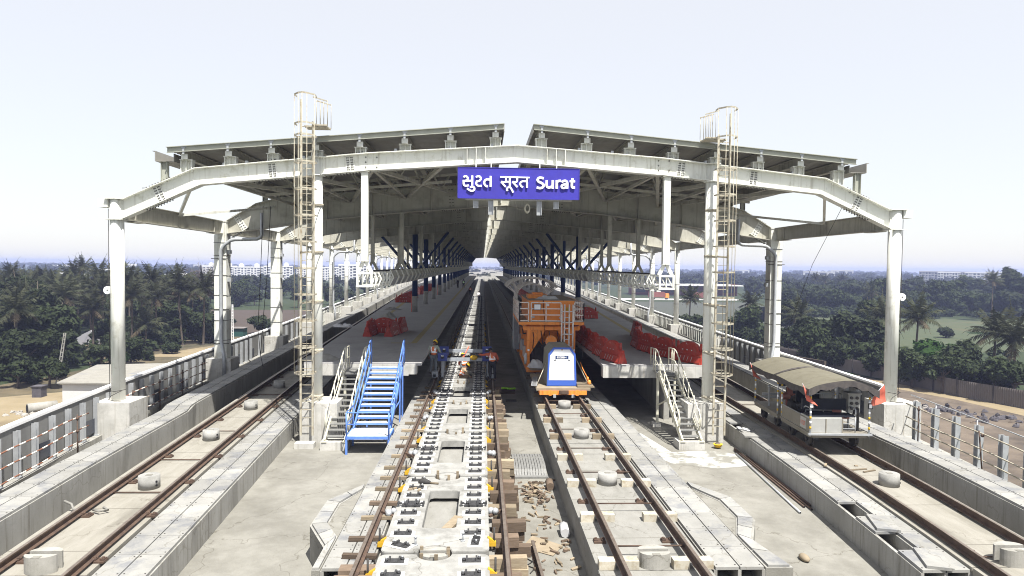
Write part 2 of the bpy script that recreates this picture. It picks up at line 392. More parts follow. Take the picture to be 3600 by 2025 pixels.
trough('raised cable trough between the trolley track and right parapet columns',lambda y:cr(y)+obend(y),1.06,-.03,K['concv'],5,YE)
def slab_lid(x,y,z,rz,label,tilt=0):
    b=MB(); b.box(-.25,.25,-.48,.48,0,.06); o=b.build('concrete_cover_slab',K['lid'],local=True); o.location=(x,y,z); o.rotation_euler=(tilt,0,rz)
    tag(o,label,'cover slab','loose trough cover slabs')
slab_lid(9.62,15.75,-.298,-.28,'loose concrete lid lying askew just before an open slot of the trolley-side trough')
slab_lid(9.5,13.75,-.298,-.32,'loose concrete lid lying askew on trolley-side trough, nearest the picture bottom')
slab_lid(9.98,24.2,-.298,1.45,'loose concrete lid lying flat on the trough near right ladder foot')
# bulges round the manholes: octagonal kerb boxes
def bulge(label,outer,inner,z,close):
    t=thing('manhole_surround',label,'trough bulge',(sum(p[0] for p in outer)/len(outer),sum(p[1] for p in outer)/len(outer),ZF),group='octagonal trough bulges')
    b=MB(); n=len(outer); b.prism(list(outer)+list(close),ZF,z-.012,'z'); b.build('solid_base',[K['floor']],t)
    b=MB()
    for i in range(n-1):
        q=[outer[i],outer[i+1],inner[i+1],inner[i]]; b.add([(x,y,z-.011) for x,y in q]+[(x,y,z) for x,y in q],[(0,1,2,3),(7,6,5,4),(0,4,5,1),(1,5,6,2),(2,6,7,3),(3,7,4,0)])
    b.build('kerb_ring',K['concv'],t)
    l=MB()
    for i in range(n-1):
        o0,o1,i0,i1=[V(p) for p in(outer[i],outer[i+1],inner[i],inner[i+1])]
        k=2 if (o1-o0).length>1.2 else 1
        for j in range(k):
            a,bb=j/k+.012,(j+1)/k-.012
            q=[o0.lerp(o1,a).lerp(i0.lerp(i1,a),.12),o0.lerp(o1,bb).lerp(i0.lerp(i1,bb),.12),o0.lerp(o1,bb).lerp(i0.lerp(i1,bb),.9),o0.lerp(o1,a).lerp(i0.lerp(i1,a),.9)]
            l.add([(p.x,p.y,z+.004) for p in q]+[(p.x,p.y,z+.05) for p in q],[(0,1,2,3),(7,6,5,4),(0,4,5,1),(1,5,6,2),(2,6,7,3),(3,7,4,0)])
    l.build('lid_row',K['lid'],t)
bulge('octagonal concrete bulge on the left of the slab track trough',[(-3.14,18.5),(-3.9,17.2),(-3.9,15.6),(-3.3,14.35),(-3.3,13.3)],[(-3.14,18.05),(-3.5,17.05),(-3.5,15.7),(-3.14,14.95),(-3.14,13.3)],-.2,[(-3.135,13.3),(-3.135,18.5)])
bulge('octagonal concrete bulge on the right of orange machine track trough',[(5.74,18.7),(6.05,18.2),(6.55,17.4),(6.55,15.85),(6.0,14.6),(6.3,13.3)],[(5.74,18.2),(5.82,17.95),(6.14,17.2),(6.14,16.0),(5.74,14.95),(5.74,13.3)],-.22,[(5.735,13.3),(5.735,18.7)])
# deck joint across the foot of the picture
m=MB(); m.box(-6.4,-3.2,12.75,13.1,ZF-.01,-.72); m.box(6.3,9.0,12.75,13.05,ZF-.01,-.8); m.build('joint_kerb',K['conc'])
tag(bpy.data.objects['joint_kerb'],kind='structure')
# ------------------------------------------------------------------ rails
RS=[(-.075,0),(.075,0),(.075,.012),(.012,.035),(.01,.125),(.036,.135),(.036,.165),(.03,.17),(-.03,.17),(-.036,.165),(-.036,.135),(-.01,.125),(-.012,.035),(-.075,.012)]
def rail(label,f,zfoot,ya=5,yb=YE,grp='rails'):
    m=MB(); Y=[ya]+[y for y in YS if ya<y<yb]+[yb]; m.sweep([(d,z+zfoot) for d,z in RS],[(f(y),y) for y in Y])
    # head shine: faces along the rail head
    for i,fc in enumerate(m.f):
        zz=[m.v[k][2] for k in fc]
        if min(zz)>zfoot+.16: m.mi[i]=1
    o=m.build('rail',[K['rail'],K['railtop']]); return tag(o,label,'rail',grp)
rail('outer rusty rail of leftmost track',lambda y:cl(y)-.75,-.19)
rail('inner rusty rail of leftmost track',lambda y:cl(y)+.75,-.19)
rail('inner rusty rail of the trolley track',lambda y:cr(y)-.75,-.19)
rail('outer rusty rail of the trolley track',lambda y:cr(y)+.75,-.19)
rail('left rail of the track under the orange machine',lambda y:MR-.75,-.07)
rail('right rail of the track under the orange machine',lambda y:MR+.75,-.07)
rail('temporary rail on short timbers left of the white slabs',lambda y:-2.37,-.07)
rail('temporary rail on timber stacks right of the white slabs',lambda y:.53,-.07)
rail('short spare rail lying on the floor among wood scraps',pw([(9,1.55),(16.3,1.25)]),-.98,9,16.2)
# small fastening clips of the loop rails and tie lines
def clip_mesh():
    b=MB(); b.box(-.13,.13,-.1,.1,0,.04); b.box(-.12,-.04,-.06,.06,.04,.075); b.box(.04,.12,-.06,.06,.04,.075); b.cyl((-.08,0,.07),(-.08,0,.1),.03,n=6); b.cyl((.08,0,.07),(.08,0,.1),.03,n=6)
    return b.mesh('rail_clip',K['rail'])
cm=clip_mesh(); cnt=0
for f,side,nm in((cl,-.75,'outer rail of leftmost track'),(cl,.75,'inner rail of leftmost track'),(cr,-.75,'inner rail of trolley track'),(cr,.75,'outer rail of trolley track')):
    for k in range(13):
        y=13.9+2.5*k; o=link('rail_clip',cm,None,(f(y)+side+(.14 if side>0 else .14),y,ZB)); 
        tag(o,'rusty rail clip on %s, %s from the near end'%(nm,nth(k+1)),'rail clip','rail clips on the outer tracks')
for k in range(16):
    y=14.2+1.25*k if False else 13.5+2.5*k
for side,nm in((-.75,'left'),(.75,'right')):
    for k in range(8):
        y=14.7+2.5*k; o=link('rail_clip',cm,None,(MR+side-.16,y,ZB)); tag(o,'iron clip beside the %s rail before the orange machine, %s from the near end'%(nm,nth(k+1)),'rail clip','rail clips on the machine track')
# gauge tie bars on the machine track
for k in range(7):
    y=13.95+2.55*k; m=MB(); m.tube([(MR-.72,y,-.03),(MR+.72,y,-.03)],.018,6); m.box(MR-.76,MR-.7,y-.03,y+.03,-.06,.0); m.box(MR+.7,MR+.76,y-.03,y+.03,-.06,.0)
    tag(m.build('tie_bar',K['rail']),'thin gauge tie bar across the machine track, %s from the near end'%nth(k+1),'tie bar','gauge tie bars')
for f,nm in((cl,'leftmost track'),(cr,'trolley track')):
    for k,y in enumerate((18.0,21.0,24.6,31.5) if f is cl else (13.7,24.5,29.5)):
        m=MB(); m.tube([(f(y)-.7,y,ZB+.04),(f(y)+.7,y,ZB+.04)],.018,6); m.box(f(y)-.74,f(y)-.68,y-.03,y+.03,ZB,ZB+.06); m.box(f(y)+.68,f(y)+.74,y-.03,y+.03,ZB,ZB+.06)
        tag(m.build('tie_bar',K['rail']),'thin rod across the %s, %s from the near end'%(nm,nth(k+1)),'tie bar','gauge tie bars')
# ------------------------------------------------------------------ round concrete stoppers
def stopper(x,y,z0,h,label,r=.27,half=False):
    t=thing('concrete_stopper',label,'stopper',(x,y,z0),'round concrete stoppers between the rails')
    b=MB()
    if half:
        for s in(-1,1):
            pts=[(r*1.15*math.cos(a),s*.07+s*r*.75*math.sin(a)) for a in [math.pi*i/14 for i in range(15)]]
            b.prism([(x+p,y+q) for p,q in pts],z0,z0+h,'z')
    else: b.cyl((x,y,z0),(x,y,z0+h),r,r*.985,n=28)
    b.build('body',K['slab' if not half else 'conc'],t)
    c=MB(); c.box(x-.08,x+.08,y-.05-(.22 if half else 0),y+.05-(.22 if half else 0),z0+h+.002,z0+h+.008); c.build('top_recess',K['floor'],t)
    if cl(20)-1<x<cl(20)+1.5 or x>9:
        h_=MB()
        for dz in(.1,.2): h_.cyl((x+(r-.01)*.9,y-(r-.01)*.43,z0+dz),(x+(r+.012)*.9,y-(r+.012)*.43,z0+dz),.03,n=8)
        h_.build('side_hole',K['black'],t)
for k,y in enumerate((13.55,18.5,23.55,28.5,33.5,38.5)):
    stopper(cl(y),y,ZB,.34,'round concrete stopper between leftmost rails, %s from the near end'%nth(k+1),half=(k==0))
for k,y in enumerate((13.5,18.5,23.55)):
    stopper(cr(y)+.03,y,ZB,.34,'round concrete stopper between trolley track rails, %s from the near end'%nth(k+1),half=(k==0))
for k,y in enumerate((13.55,18.72,23.8,28.8,33.8)):
    stopper(MR,y,ZB,.3,'round concrete stopper before the orange machine, %s from the near end'%nth(k+1),half=(k==0))
for k in range(12):
    y=13.61+5*k; stopper(SL,y,-.3,.32,'round concrete stopper in the gap between white track slabs, %s joint from the near end'%nth(k+1),r=.26,half=(k==0))
    if k<7:
        for q,(dx,dy) in enumerate(((-.25,-.18),(.05,-.31),(.28,-.12),(.27,.12),(-.27,.1))):
            w=MB(); w.box(SL+dx-.035,SL+dx+.035,y+dy-.02,y+dy+.02,-.16,.07+.03*((q*7+k)%3))
            tag(w.build('wood_wedge',K['wood']),'upright wood wedge at the %s slab joint, %s around its stopper'%(nth(k+1),nth(q+1)),'wedge','wood wedges round the slab stoppers')
# ------------------------------------------------------------------ white track slabs
def rrect(x0,x1,y0,y1,r,n=5):
    pts=[]
    for cx_,cy_,a0 in((x1-r,y1-r,0),(x0+r,y1-r,90),(x0+r,y0+r,180),(x1-r,y0+r,270)):
        for i in range(n+1):
            a=rad(a0+90*i/n); pts.append((cx_+r*math.cos(a),cy_+r*math.sin(a)))
    return pts
def slab_mesh():
    """2.2 x 4.9 m, rounded corners, half-round notches at both ends, a rounded opening in the middle"""
    bm=bmesh.new(); L=2.45; W=1.1
    out=[]
    r=.16
    def arc(cx_,cy_,r,a0,a1,n):
        return [(cx_+r*math.cos(rad(a0+(a1-a0)*i/n)),cy_+r*math.sin(rad(a0+(a1-a0)*i/n))) for i in range(n+1)]
    out+=arc(W-r,L-r,r,0,90,5)+arc(0,L+.04,.35,-6.5,-173.5,12)+arc(-W+r,L-r,r,90,180,5)+arc(-W+r,-L+r,r,180,270,5)+arc(0,-L-.04,.35,173.5,6.5,12)+arc(W-r,-L+r,r,270,360,5)
    inn=rrect(-.38,.38,-1.2,1.3,.12)
    vo=[bm.verts.new((x,y,0)) for x,y in out]; vi=[bm.verts.new((x,y,0)) for x,y in inn]
    eo=[bm.edges.new((vo[i],vo[(i+1)%len(vo)])) for i in range(len(vo))]; ei=[bm.edges.new((vi[i],vi[(i+1)%len(vi)])) for i in range(len(vi))]
    g=bmesh.ops.triangle_fill(bm,use_beauty=True,use_dissolve=False,edges=eo+ei)
    fs=[f for f in bm.faces]
    ex=bmesh.ops.extrude_face_region(bm,geom=fs)
    for v in [e for e in ex['geom'] if isinstance(e,bmesh.types.BMVert)]: v.co.z-=.2
    bmesh.ops.recalc_face_normals(bm,faces=bm.faces)
    be=[e for e in bm.edges if e.verts[0].co.z==0 and e.verts[1].co.z==0 and len(e.link_faces)==2 and abs(e.link_faces[0].normal.z-e.link_faces[1].normal.z)>.5]
    bmesh.ops.bevel(bm,geom=be,offset=.012,segments=2,affect='EDGES')
    me=bpy.data.meshes.new('track_slab'); bm.to_mesh(me); bm.free(); me.materials.append(K['slab']); return me
sm=slab_mesh()
def plate_mesh():
    b=MB(); b.m=0; b.box(-.26,.26,-.15,.15,0,.006); b.m=1; b.box(-.19,.19,-.085,.085,.006,.035)
    for s in(-1,1):
        b.box(s*.095-.018,s*.095+.018,-.08,.08,.035,.085); b.cyl((s*.15,s*.03,.035),(s*.15,s*.03,.075),.035,n=8); b.m=2; b.cyl((s*.15,s*.03,.075),(s*.15,s*.03,.11),.02,n=8); b.m=1
    return b.mesh('fastener_plate',[K['pad'],K['plate'],K['galv']])
pm=plate_mesh()
def tie_mesh():
    b=MB(); b.box(-.22,.22,-.07,.07,.006,.05)
    for s in(-1,1):
        b.box(s*.1-.02,s*.1+.02,-.1,.1,.05,.1); b.box(s*.27-.05,s*.27+.05,-.03,.03,.05,.09); b.box(s*.3-.02,s*.3+.02,-.06,.06,.05,.11); b.cyl((s*.15,0,.05),(s*.15,0,.1),.03,n=8)
    return b.mesh('centre_clamp',K['plate'])
tm=tie_mesh()
def bracket_mesh():
    b=MB(); b.m=0; b.box(-.09,.09,-.05,.05,-.11,-.02); b.prism([(-.09,-.02),(.09,-.02),(-.09,.09)],-.045,.045,'y'); b.m=1; b.cyl((.05,0,-.2),(.05,0,.28),.022,n=8); b.box(.02,.08,-.03,.03,-.25,-.2)
    return b.mesh('adjusting_bracket',[K['yellow'],K['dark']])
brm=bracket_mesh()
NS=56
for k in range(-1,NS):
    y=13.61+5*k+2.5
    if y>300: break
    o=link('track_slab',sm,None,(SL,y,0)); 
    tag(o,'white concrete track slab with rounded opening, %s from the near end of its row'%nth(k+2),'track slab','white track slabs in a row')
    if y<130:
        for i in range(8):
            py=-2.45+.32+.6*i+(.02 if i>3 else 0)
            for s in(-1,1):
                if k==0 and i==0: continue
                p=link('fastener_plate',pm,o,(s*.75,py,.003))
        for s in(-1,1):
            link('centre_clamp',tm,o,(s*.75,.17,.003)); link('fastener_plate',pm,o,(s*.75,.37,.004))
    if y<70:
        for s in(-1,1):
            for q in(-1.75,1.75):
                b_=link('adjusting_bracket',brm,o,(s*1.16,q,-.06)); b_.rotation_euler=(0,0,0 if s>0 else math.pi)
y=13.61+.33
for (dx,dy,rz,lb) in((-.72,.02,-.5,'loose skewed fastener plate on a white slab, left one at nearest joint'),(.82,.2,1.45,'loose turned fastener plate on a white slab, right one at nearest joint')):
    o=link('loose_fastener_plate',pm,None,(SL+dx,y+dy,.004)); o.rotation_euler=(0,0,rz); tag(o,lb,'fastener plate')
for k in range(2):
    m=MB(); x=SL+(-.42 if k==0 else .55); yy=y+(0.05 if k==0 else .25); m.cyl((x,yy,0),(x,yy,.02),.05,n=10); m.cyl((x,yy,.02),(x,yy,.16),.022,n=8); m.cyl((x,yy,.16),(x,yy,.19),.04,n=6)
    tag(m.build('loose_bolt',K['galv']),'loose upright bolt on nearest full white slab, %s one'%('left','right')[k],'bolt')
m=MB(); m.bar((SL+.12,15.05,-.13),(SL+.42,15.6,-.02),.22,.07); tag(m.build('plank_offcut',K['wood']),'pale plank offcut propped inside the opening of nearest full slab','plank')
m=MB(); m.tube([(SL-.72,18.05,.02),(SL-.62,18.0,.05),(SL-.5,17.98,.05),(SL-.42,17.95,.03)],[.05,.09,.07,.04],8); m.m=1; m.tube([(SL-.42,17.95,.03),(SL-.2,17.9,.03)],.025,6)
tag(m.build('hand_brush',[K['dark'],K['wood']]),'black brush with wooden handle lying on a white slab','brush')
for k,(dx,dy,rz) in enumerate(((-.9,17.45,.3),(-.78,17.5,.8),(-.66,17.4,1.2))):
    m=MB(); c,s_=math.cos(rz),math.sin(rz); m.bar((SL+dx-.06*c,dy-.06*s_,.03),(SL+dx+.06*c,dy+.06*s_,.03),.05,.05); tag(m.build('wood_chip',K['wood']),'small wood chip on a white slab by the brush, %s from the left'%nth(k+1),'wood chip','wood chips on the slab')
# ------------------------------------------------------------------ timbers
def block(name,x0,x1,y,z0,z1,w,mt,label,group,rz=0):
    m=MB(); m.box(-(x1-x0)/2,(x1-x0)/2,-w/2,w/2,0,z1-z0); o=m.build(name,mt,local=True)
    o.location=((x0+x1)/2,y,z0); o.rotation_euler=(0,0,rz); return tag(o,label,'timber',group)
y=12.75; k=0
while y<33:
    k+=1; d=R.random()<.5
    block('timber_block',-2.37-.36-R.uniform(0,.12),-2.37+.28+R.uniform(0,.1),y,-.15,-.072,.11+R.uniform(0,.035),K['woodd'] if d else K['wood'],
      '%s short timber under the left temporary rail, %s from the near end'%('dark' if d else 'pale',nth(k)),'short timbers under the left temporary rail',R.uniform(-.09,.09))
    y+=1.0+R.uniform(-.15,.25)
m=MB(); m.box(-2.95,-1.98,12.65,12.95,-.2,-.05) if False else None
y=12.7; k=0
while y<33.5:
    k+=1; z=ZF; j=0; x0=.2+R.uniform(-.04,.04); 
    for j in range(4):
        h=.235 if j<3 else -.072-z
        d=R.random()<(.85 if j<3 else .38)
        xx=x0+R.uniform(-.05,.06); L=.62+R.uniform(0,.2) if j<3 else .58+R.uniform(0,.24)
        block('timber_block',xx,xx+L,y+R.uniform(-.04,.04),z,z+h-.002,.22+R.uniform(-.05,.06),K['woodd'] if d else K['wood'],
          '%s timber in the %s stack under the right temporary rail, %s'%('dark' if d else 'pale',nth(k),('lowest layer','second layer','third layer','top layer')[j]),'timber stacks under the right temporary rail',R.uniform(-.06,.06))
        z+=h
    y+=.86+R.uniform(-.12,.2)
for k in range(10):
    y=13.3+2.55*k
    for s,nm in((-1,'left'),(1,'right')):
        far=y>21.5
        for q in(-1,1):
            x=MR+s*.75+q*(.24 if not far else .22)
            block('timber_block',x-.16,x+.16,y+.12,ZB,-.072,.24 if not far else .17,K['wood'] if far else K['woodw'],
              '%s block under the %s rail before the orange machine, %s pair, %s side'%('brown' if far else 'limed white',nm,nth(k+1),'outer' if q==s else 'inner'),'blocks under the machine track rails',R.uniform(-.05,.05))
m=MB(); m.box(-2.72,-1.95,13.0,13.28,-.2,-.075); tag(m.build('sleeper_offcut',K['woodd']),'thick brown sleeper offcut under the left temporary rail at the picture bottom','timber')
# wood scraps on the floor
def scrap(x,y,z,k,where):
    l=R.uniform(.08,.26); w=R.uniform(.03,.075); h=R.uniform(.02,.07)
    m=MB(); m.prism([(-l/2,0),(l/2,0),(l/2,h*R.uniform(.2,1)),(-l/2,h)],-w/2,w/2,'y'); o=m.build('wood_scrap',K['wood'] if R.random()<.45 else K['woodd'],local=True)
    o.location=(x,y,z); o.rotation_euler=(R.uniform(-.25,.25),R.uniform(-.35,.15),R.uniform(0,6.28))
    tag(o,'wood scrap %s, one of many similar pieces'%where,'wood scrap','wood scraps '+where)
for k in range(95):
    a=R.gauss(0,1); b=R.gauss(0,1); x=1.62+a*.26; y=19.9+b*.75
    if .98<x<2.28: scrap(x,y,ZF+.01+max(0,.16-.07*(a*a+b*b))*R.random(),k,'heaped on the floor by the timber stacks')
for k in range(55):
    scrap(R.uniform(1.12,2.25),R.uniform(13.4,18.4),ZF+.01,k,'strewn on the floor near the spare rail')
m=MB(); m.add([(1.0,16.2,ZF+.012),(1.7,15.7,ZF+.012),(2.0,16.3,ZF+.012),(1.3,16.9,ZF+.012),(1.0,16.2,ZF+.02),(1.7,15.7,ZF+.02),(2.0,16.3,ZF+.02),(1.3,16.9,ZF+.02)],[(0,1,2,3),(7,6,5,4),(0,4,5,1),(1,5,6,2),(2,6,7,3),(3,7,4,0)])
tag(m.build('cardboard_sheet',K['dust']),'flat brown cardboard sheet under wood scraps beside the spare rail','cardboard')
m=MB(); m.box(.75,1.0,13.7,15.2,ZF+.004,ZF+.02); tag(m.build('steel_strip',K['grate']),'grey strip lying left of the spare rail','steel strip')
# grey ribbed mat draped on the floor
m=MB(); prof=[(-.0,.02),(.25,.18),(.6,.24),(1.4,.24),(1.9,.22),(2.2,.05)]
for i in range(12):
    x0=1.05+i*.09
    m.sweep([(x0,0),(x0+.075,0),(x0+.075,.015),(x0,.015)],[(0,21.7+a,ZF+b) for a,b in prof])
m.box(1.04,2.15,21.55,21.8,ZF+.004,ZF+.05)
tag(m.build('ribbed_mat',K['grate']),'grey ribbed mat arched over the floor between the two main tracks','mat')
for k,(x,y) in enumerate(((2.12,17.0),(2.1,20.6))):
    m=MB(); m.tube([(x,y-.22,ZF+.12),(x,y+.2,ZF+.14)],[.12,.13],8); 
    tag(m.build('bagged_roll',K['tarpw'] if k==0 else K['woodd']),('whitish wrapped roll leaning on the machine track bed','brown log leaning on the machine track bed')[k],('roll','log')[k])
m=MB(); m.tube([(1.05,15.6,ZF+.02),(1.2,15.4,ZF+.02),(1.05,15.2,ZF+.02),(1.22,15.05,ZF+.02),(1.1,14.8,ZF+.02)],.012,5); tag(m.build('cable_piece',K['dark']),'thin black cable squiggle on the floor by the timber stacks','cable')
# rail braces with plastic bags
def brace(x0,x1,y,label):
    t=thing('rail_brace',label,'rail brace',(x0,y,-.05),'rail braces beside the slab')
    b=MB(); b.bar((x0,y,-.02),(x1,y-.18,-.1),.07,.05); b.build('strut',K['rail'],t)
    g=MB(); 
    for i in range(5): g.ball((x1+(x0-x1)*.35+R.uniform(-.08,.08),y-.05+R.uniform(-.1,.1),-.03+R.uniform(-.03,.06)),.07+R.uniform(0,.03),n=6,m=4)
    g.build('plastic_wrap',K['galv'],t)
for k in range(5):
    y=16.0+5*k
    brace(-2.32,-1.98,y,'dark rail brace with crumpled plastic left of the slabs, %s from the near end'%nth(k+1)); brace(.5,.2,y+.05,'dark rail brace with crumpled plastic right of the slabs, %s from the near end'%nth(k+1))
# steel pipes along the right floor
for k,(a,b) in enumerate((((9.28,24.3),(8.85,18.35)),((9.4,24.8),(9.18,18.8)),((9.48,25.0),(9.3,18.6)),((9.55,24.0),(9.42,18.9)))):
    m=MB(); m.cyl((a[0],a[1],ZF+.035),(b[0],b[1],ZF+.035),.03,n=10); m.m=1; m.cyl((b[0],b[1]-.002,ZF+.035),(b[0]-.001,b[1]-.006,ZF+.035),.022,n=10)
    tag(m.build('steel_pipe',[K['galv' if k==0 else 'rail'],K['black']]),('grey steel pipe lying on the floor, apart from the others','dark steel pipe by the trolley trough, leftmost of the bundle','dark steel pipe by the trolley trough, middle of the bundle','dark steel pipe by the trolley trough, tucked against the wall')[k],'pipe','steel pipes along the trough')
t=thing('mortar_bowl','upturned yellow helmet full of dirt beside right ladder pedestal','helmet',(8.9,25.15,ZF))
m=MB(); m.ball((8.9,25.15,ZF+.16),.16,.16,.15,n=14,m=6,zmin=-1)
m.v=[(a,b,min(c,ZF+.16)) for a,b,c in m.v]; m.build('shell',K['yellow'],t)
m=MB(); m.cyl((8.9,25.15,ZF+.155),(8.9,25.15,ZF+.17),.175,n=14); m.build('brim',K['helmet'],t); m=MB(); m.ball((8.9,25.15,ZF+.17),.12,.12,.04,n=8,m=4); m.build('dirt_fill',K['woodd'],t)
m=MB(); 
for i in range(6): m.ball((9.85+R.uniform(-.2,.2),25.2+R.uniform(-.3,.3),-.27),.1,.12,.03,n=6,m=3)
tag(m.build('work_gloves',K['tarpw']),'pale gloves dropped on the trough by the trolley','gloves')
m=MB(); m.tube([(-10.05,16.75,-.0),(-9.85,16.7,-.06),(-9.75,16.6,-.15),(-9.5,16.6,-.17)],.03,6); m.tube([(-9.3,16.62,-.17),(-9.1,16.5,-.16),(-8.95,16.62,-.17),(-9.1,16.7,-.14)],.03,6)
tag(m.build('rope',K['tarp']),'frayed rope tied over the outer rail of leftmost track','rope')
# ------------------------------------------------------------------ platforms
def platform(label,le,re,yf):
    t=thing('station_platform',label,'platform',((le(yf)+re(yf))/2,yf,ZF),group='station platforms')
    Y=[yf]+[y for y in YS if yf+.4<y<=YE]
    def sw(a,b,z0,z1,ya=0):
        m=MB(); L=len(Y); vs=[]; fs=[]
        for i,y in enumerate(Y):
            yy=y+(ya if i==0 else 0)
            vs+=[(le(yy)+a,yy,z0),(re(yy)+b,yy,z0),(re(yy)+b,yy,z1),(le(yy)+a,yy,z1)]
        for i in range(L-1):
            for k in range(4): fs.append((i*4+k,i*4+(k+1)%4,i*4+4+(k+1)%4,i*4+4+k))
        fs+=[(3,2,1,0),(4*L-4,4*L-3,4*L-2,4*L-1)]
        m.add(vs,fs); return m
    sw(0,0,PZ-.12,PZ).build('deck_slab',K['plat'],t)
    m=MB(); m.box(le(yf)+.02,re(yf)-.55,yf-.02,yf+.45,PZ-.56,PZ-.06); m.box(re(yf)-.55,re(yf)-.2,yf-.02,yf+.45,PZ-.5,PZ-.06); m.build('end_beam',K['ped'],t)
    m=sw(1.1,-1.5,PZ-.4,PZ-.121,.5); m.build('soffit_beam',K['concv'],t)
    m=MB()
    for y in range(int(yf)+13,300,8):
        m.box(le(y)+2.2,le(y)+2.9,y,y+.7,ZF,PZ-.41); m.box(re(y)-2.9,re(y)-2.2,y,y+.7,ZF,PZ-.41)
    m.build('support_piers',K['concv'],t)['kind']='stuff'
    m=MB(); w=-2.0 if le(30)>0 else None
    if w: m.add([(re(y)+w,y,ZF) for y in(yf+.5,70)]+[(re(y)+w+.25,y,ZF) for y in(70,yf+.5)]+[(re(y)+w,y,PZ-.41) for y in(yf+.5,70)]+[(re(y)+w+.25,y,PZ-.41) for y in(70,yf+.5)],[(0,1,2,3),(7,6,5,4),(0,4,5,1),(1,5,6,2),(2,6,7,3),(3,7,4,0)]); m.build('under_wall',K['concv'],t)
    return t
xr_=lambda y:-2.66
xl_=lambda y:5.27
platform('left grey island platform behind the blue stairs',pll,xr_,29.9)
platform('right grey island platform behind the beige stairs',xl_,prr,29.5)
K['tact']=mat('tactile_yellow',(.33,.27,.12),(.28,.24,.13),.9,3)
for nm,pts in (('left',[(-3.75,300),(-3.75,37.5),(-5.0,37.5)]),('left',[(-7.4,44),(-9.0,80)]),('right',[(6.6,300),(6.6,50)]),('right',[(9.6,41.5),(11.5,75)])):
    m=MB()
    for a,b in zip(pts,pts[1:]): 
        d=(V(b)-V(a)).normalized(); n_=V((-d.y,d.x))*.16; a_,b_=V(a),V(b)
        q=[a_-n_,b_-n_,b_+n_,a_+n_]; m.add([(p.x,p.y,PZ+.004) for p in q],[(0,1,2,3)])
    o=m.build('tactile_strip',K['tact']); tag(o,kind='structure')
# ------------------------------------------------------------------ canopy
can=thing('station_canopy','long off-white steel station canopy with split gable roof','canopy',(CX,Y0,ZF))
def beam(top,bot,y,mt,fw,name,parent,wt=.03,ft=.03):
    """plate girder in the xz plane: web between two polylines, flanges along them"""
    m=MB(); n=len(top)
    m.prism(list(top)+list(reversed(bot)),y-wt/2,y+wt/2,'y')
    for line,s in((top,1),(bot,-1)):
        for (x0,z0),(x1,z1) in zip(line,line[1:]):
            m.add([(x0,y-fw/2,z0),(x1,y-fw/2,z1),(x1,y+fw/2,z1),(x0,y+fw/2,z0),(x0,y-fw/2,z0+s*ft),(x1,y-fw/2,z1+s*ft),(x1,y+fw/2,z1+s*ft),(x0,y+fw/2,z0+s*ft)],
              [(0,1,2,3),(7,6,5,4),(0,4,5,1),(1,5,6,2),(2,6,7,3),(3,7,4,0)])
    return m
def lerp_line(line,x):
    for (x0,z0),(x1,z1) in zip(line,line[1:]):
        if min(x0,x1)<=x<=max(x0,x1): return z0+(z1-z0)*(x-x0)/(x1-x0)
    return line[-1][1]
def splice(parent,top,bot,x,y,mt,ang,bolts=True,two=True):
    """bolted web plate with flange plates and their bolt rows"""
    zt,zb=lerp_line(top,x),lerp_line(bot,x)
    sl=(lerp_line(top,x+.2)-lerp_line(top,x-.2))/.4
    d=V((1,0,sl)).normalized(); u=V((-sl,0,1)).normalized(); c=V((x,y,(zt+zb)/2)); h=(zt-zb)/2
    m=MB(); m.m=0
    yf=y-.022
    P=[c-d*.17-u*(h*.86),c+d*.17-u*(h*.86),c+d*.17+u*(h*.86),c-d*.17+u*(h*.86)]
    m.add([(p.x,yf-.012,p.z) for p in P]+[(p.x,yf+.006,p.z) for p in P],[(0,1,2,3),(7,6,5,4),(0,4,5,1),(1,5,6,2),(2,6,7,3),(3,7,4,0)])
    for zz,s in((zt,1),(zb,-1)):
        a=V((x,y,zz+s*.045)); m.m=0; m.bar(a-d*.55,a+d*.55,.26,.02)
        m.m=1
        for i in range(9):
            p=a+d*(-.48+.12*i)
            for q in(-.09,.09): m.cyl((p.x,y+q,p.z),(p.x+u.x*s*.055,y+q,p.z+u.z*s*.055),.022,n=6)
    m.m=1
    for i in range(2):
        for s in(-1,1):
            for r in range(6):
                p=c+d*(s*(.05+.055*i))+u*(h*.72*(-1+2*r/5)); m.cyl((p.x,yf-.012,p.z),(p.x,yf-.03,p.z),.024,n=6)
    m.build('splice_plate',[mt,K['bolt']],parent)
# front portal
PT=[(-13.7,8.13),(-10.98,9.36),(-4.4,10.05),(CX,10.44),(6.96,10.05),(13.5,9.36),(16.2,8.13)]
PB=[(-13.7,7.43),(-10.75,8.78),(-4.4,9.42),(CX,9.83),(6.96,9.42),(13.27,8.78),(16.2,7.43)]
pb=beam(PT,PB,Y0,K['white'],.42,'portal_beam',can).build('portal_beam',K['white'],can)
for x in(-12.35,-8.1,-5.15): splice(pb,PT,PB,x,Y0,K['white'],0)
for x in(14.85,10.65,7.75): splice(pb,PT,PB,x,Y0,K['white'],0)
for x in(-.65,-.3,.05,2.45,2.8,3.15): m=MB(); m.box(x-.012,x+.012,Y0-.2,Y0-.02,lerp_line(PB,x),lerp_line(PT,x)); m.build('stiffener',K['white'],pb)
m=MB(); m.m=0
for x0 in(-4.75,6.65):
    for i in range(3):
        for j in range(2):
            if i==1 and j==1: continue
            m.cyl((x0+.2+(i%2)*.0+j*.42,Y0-.02,lerp_line(PB,x0)+.15+i*.19),(x0+.2+j*.42,Y0-.045,lerp_line(PB,x0)+.15+i*.19),.028,n=8)
m.build('hanger_bolt',K['bolt'],pb)
for x in(-9.9,-6.9,-9.05,-3.4,-1.3,.3,3.7,5.0,8.7,12.2,-12.9,14.1): m=MB(); m.box(x-.05,x+.05,Y0-.12,Y0+.02,lerp_line(PT,x)+.03,lerp_line(PT,x)+.13); m.build('cleat',K['galv'],pb)
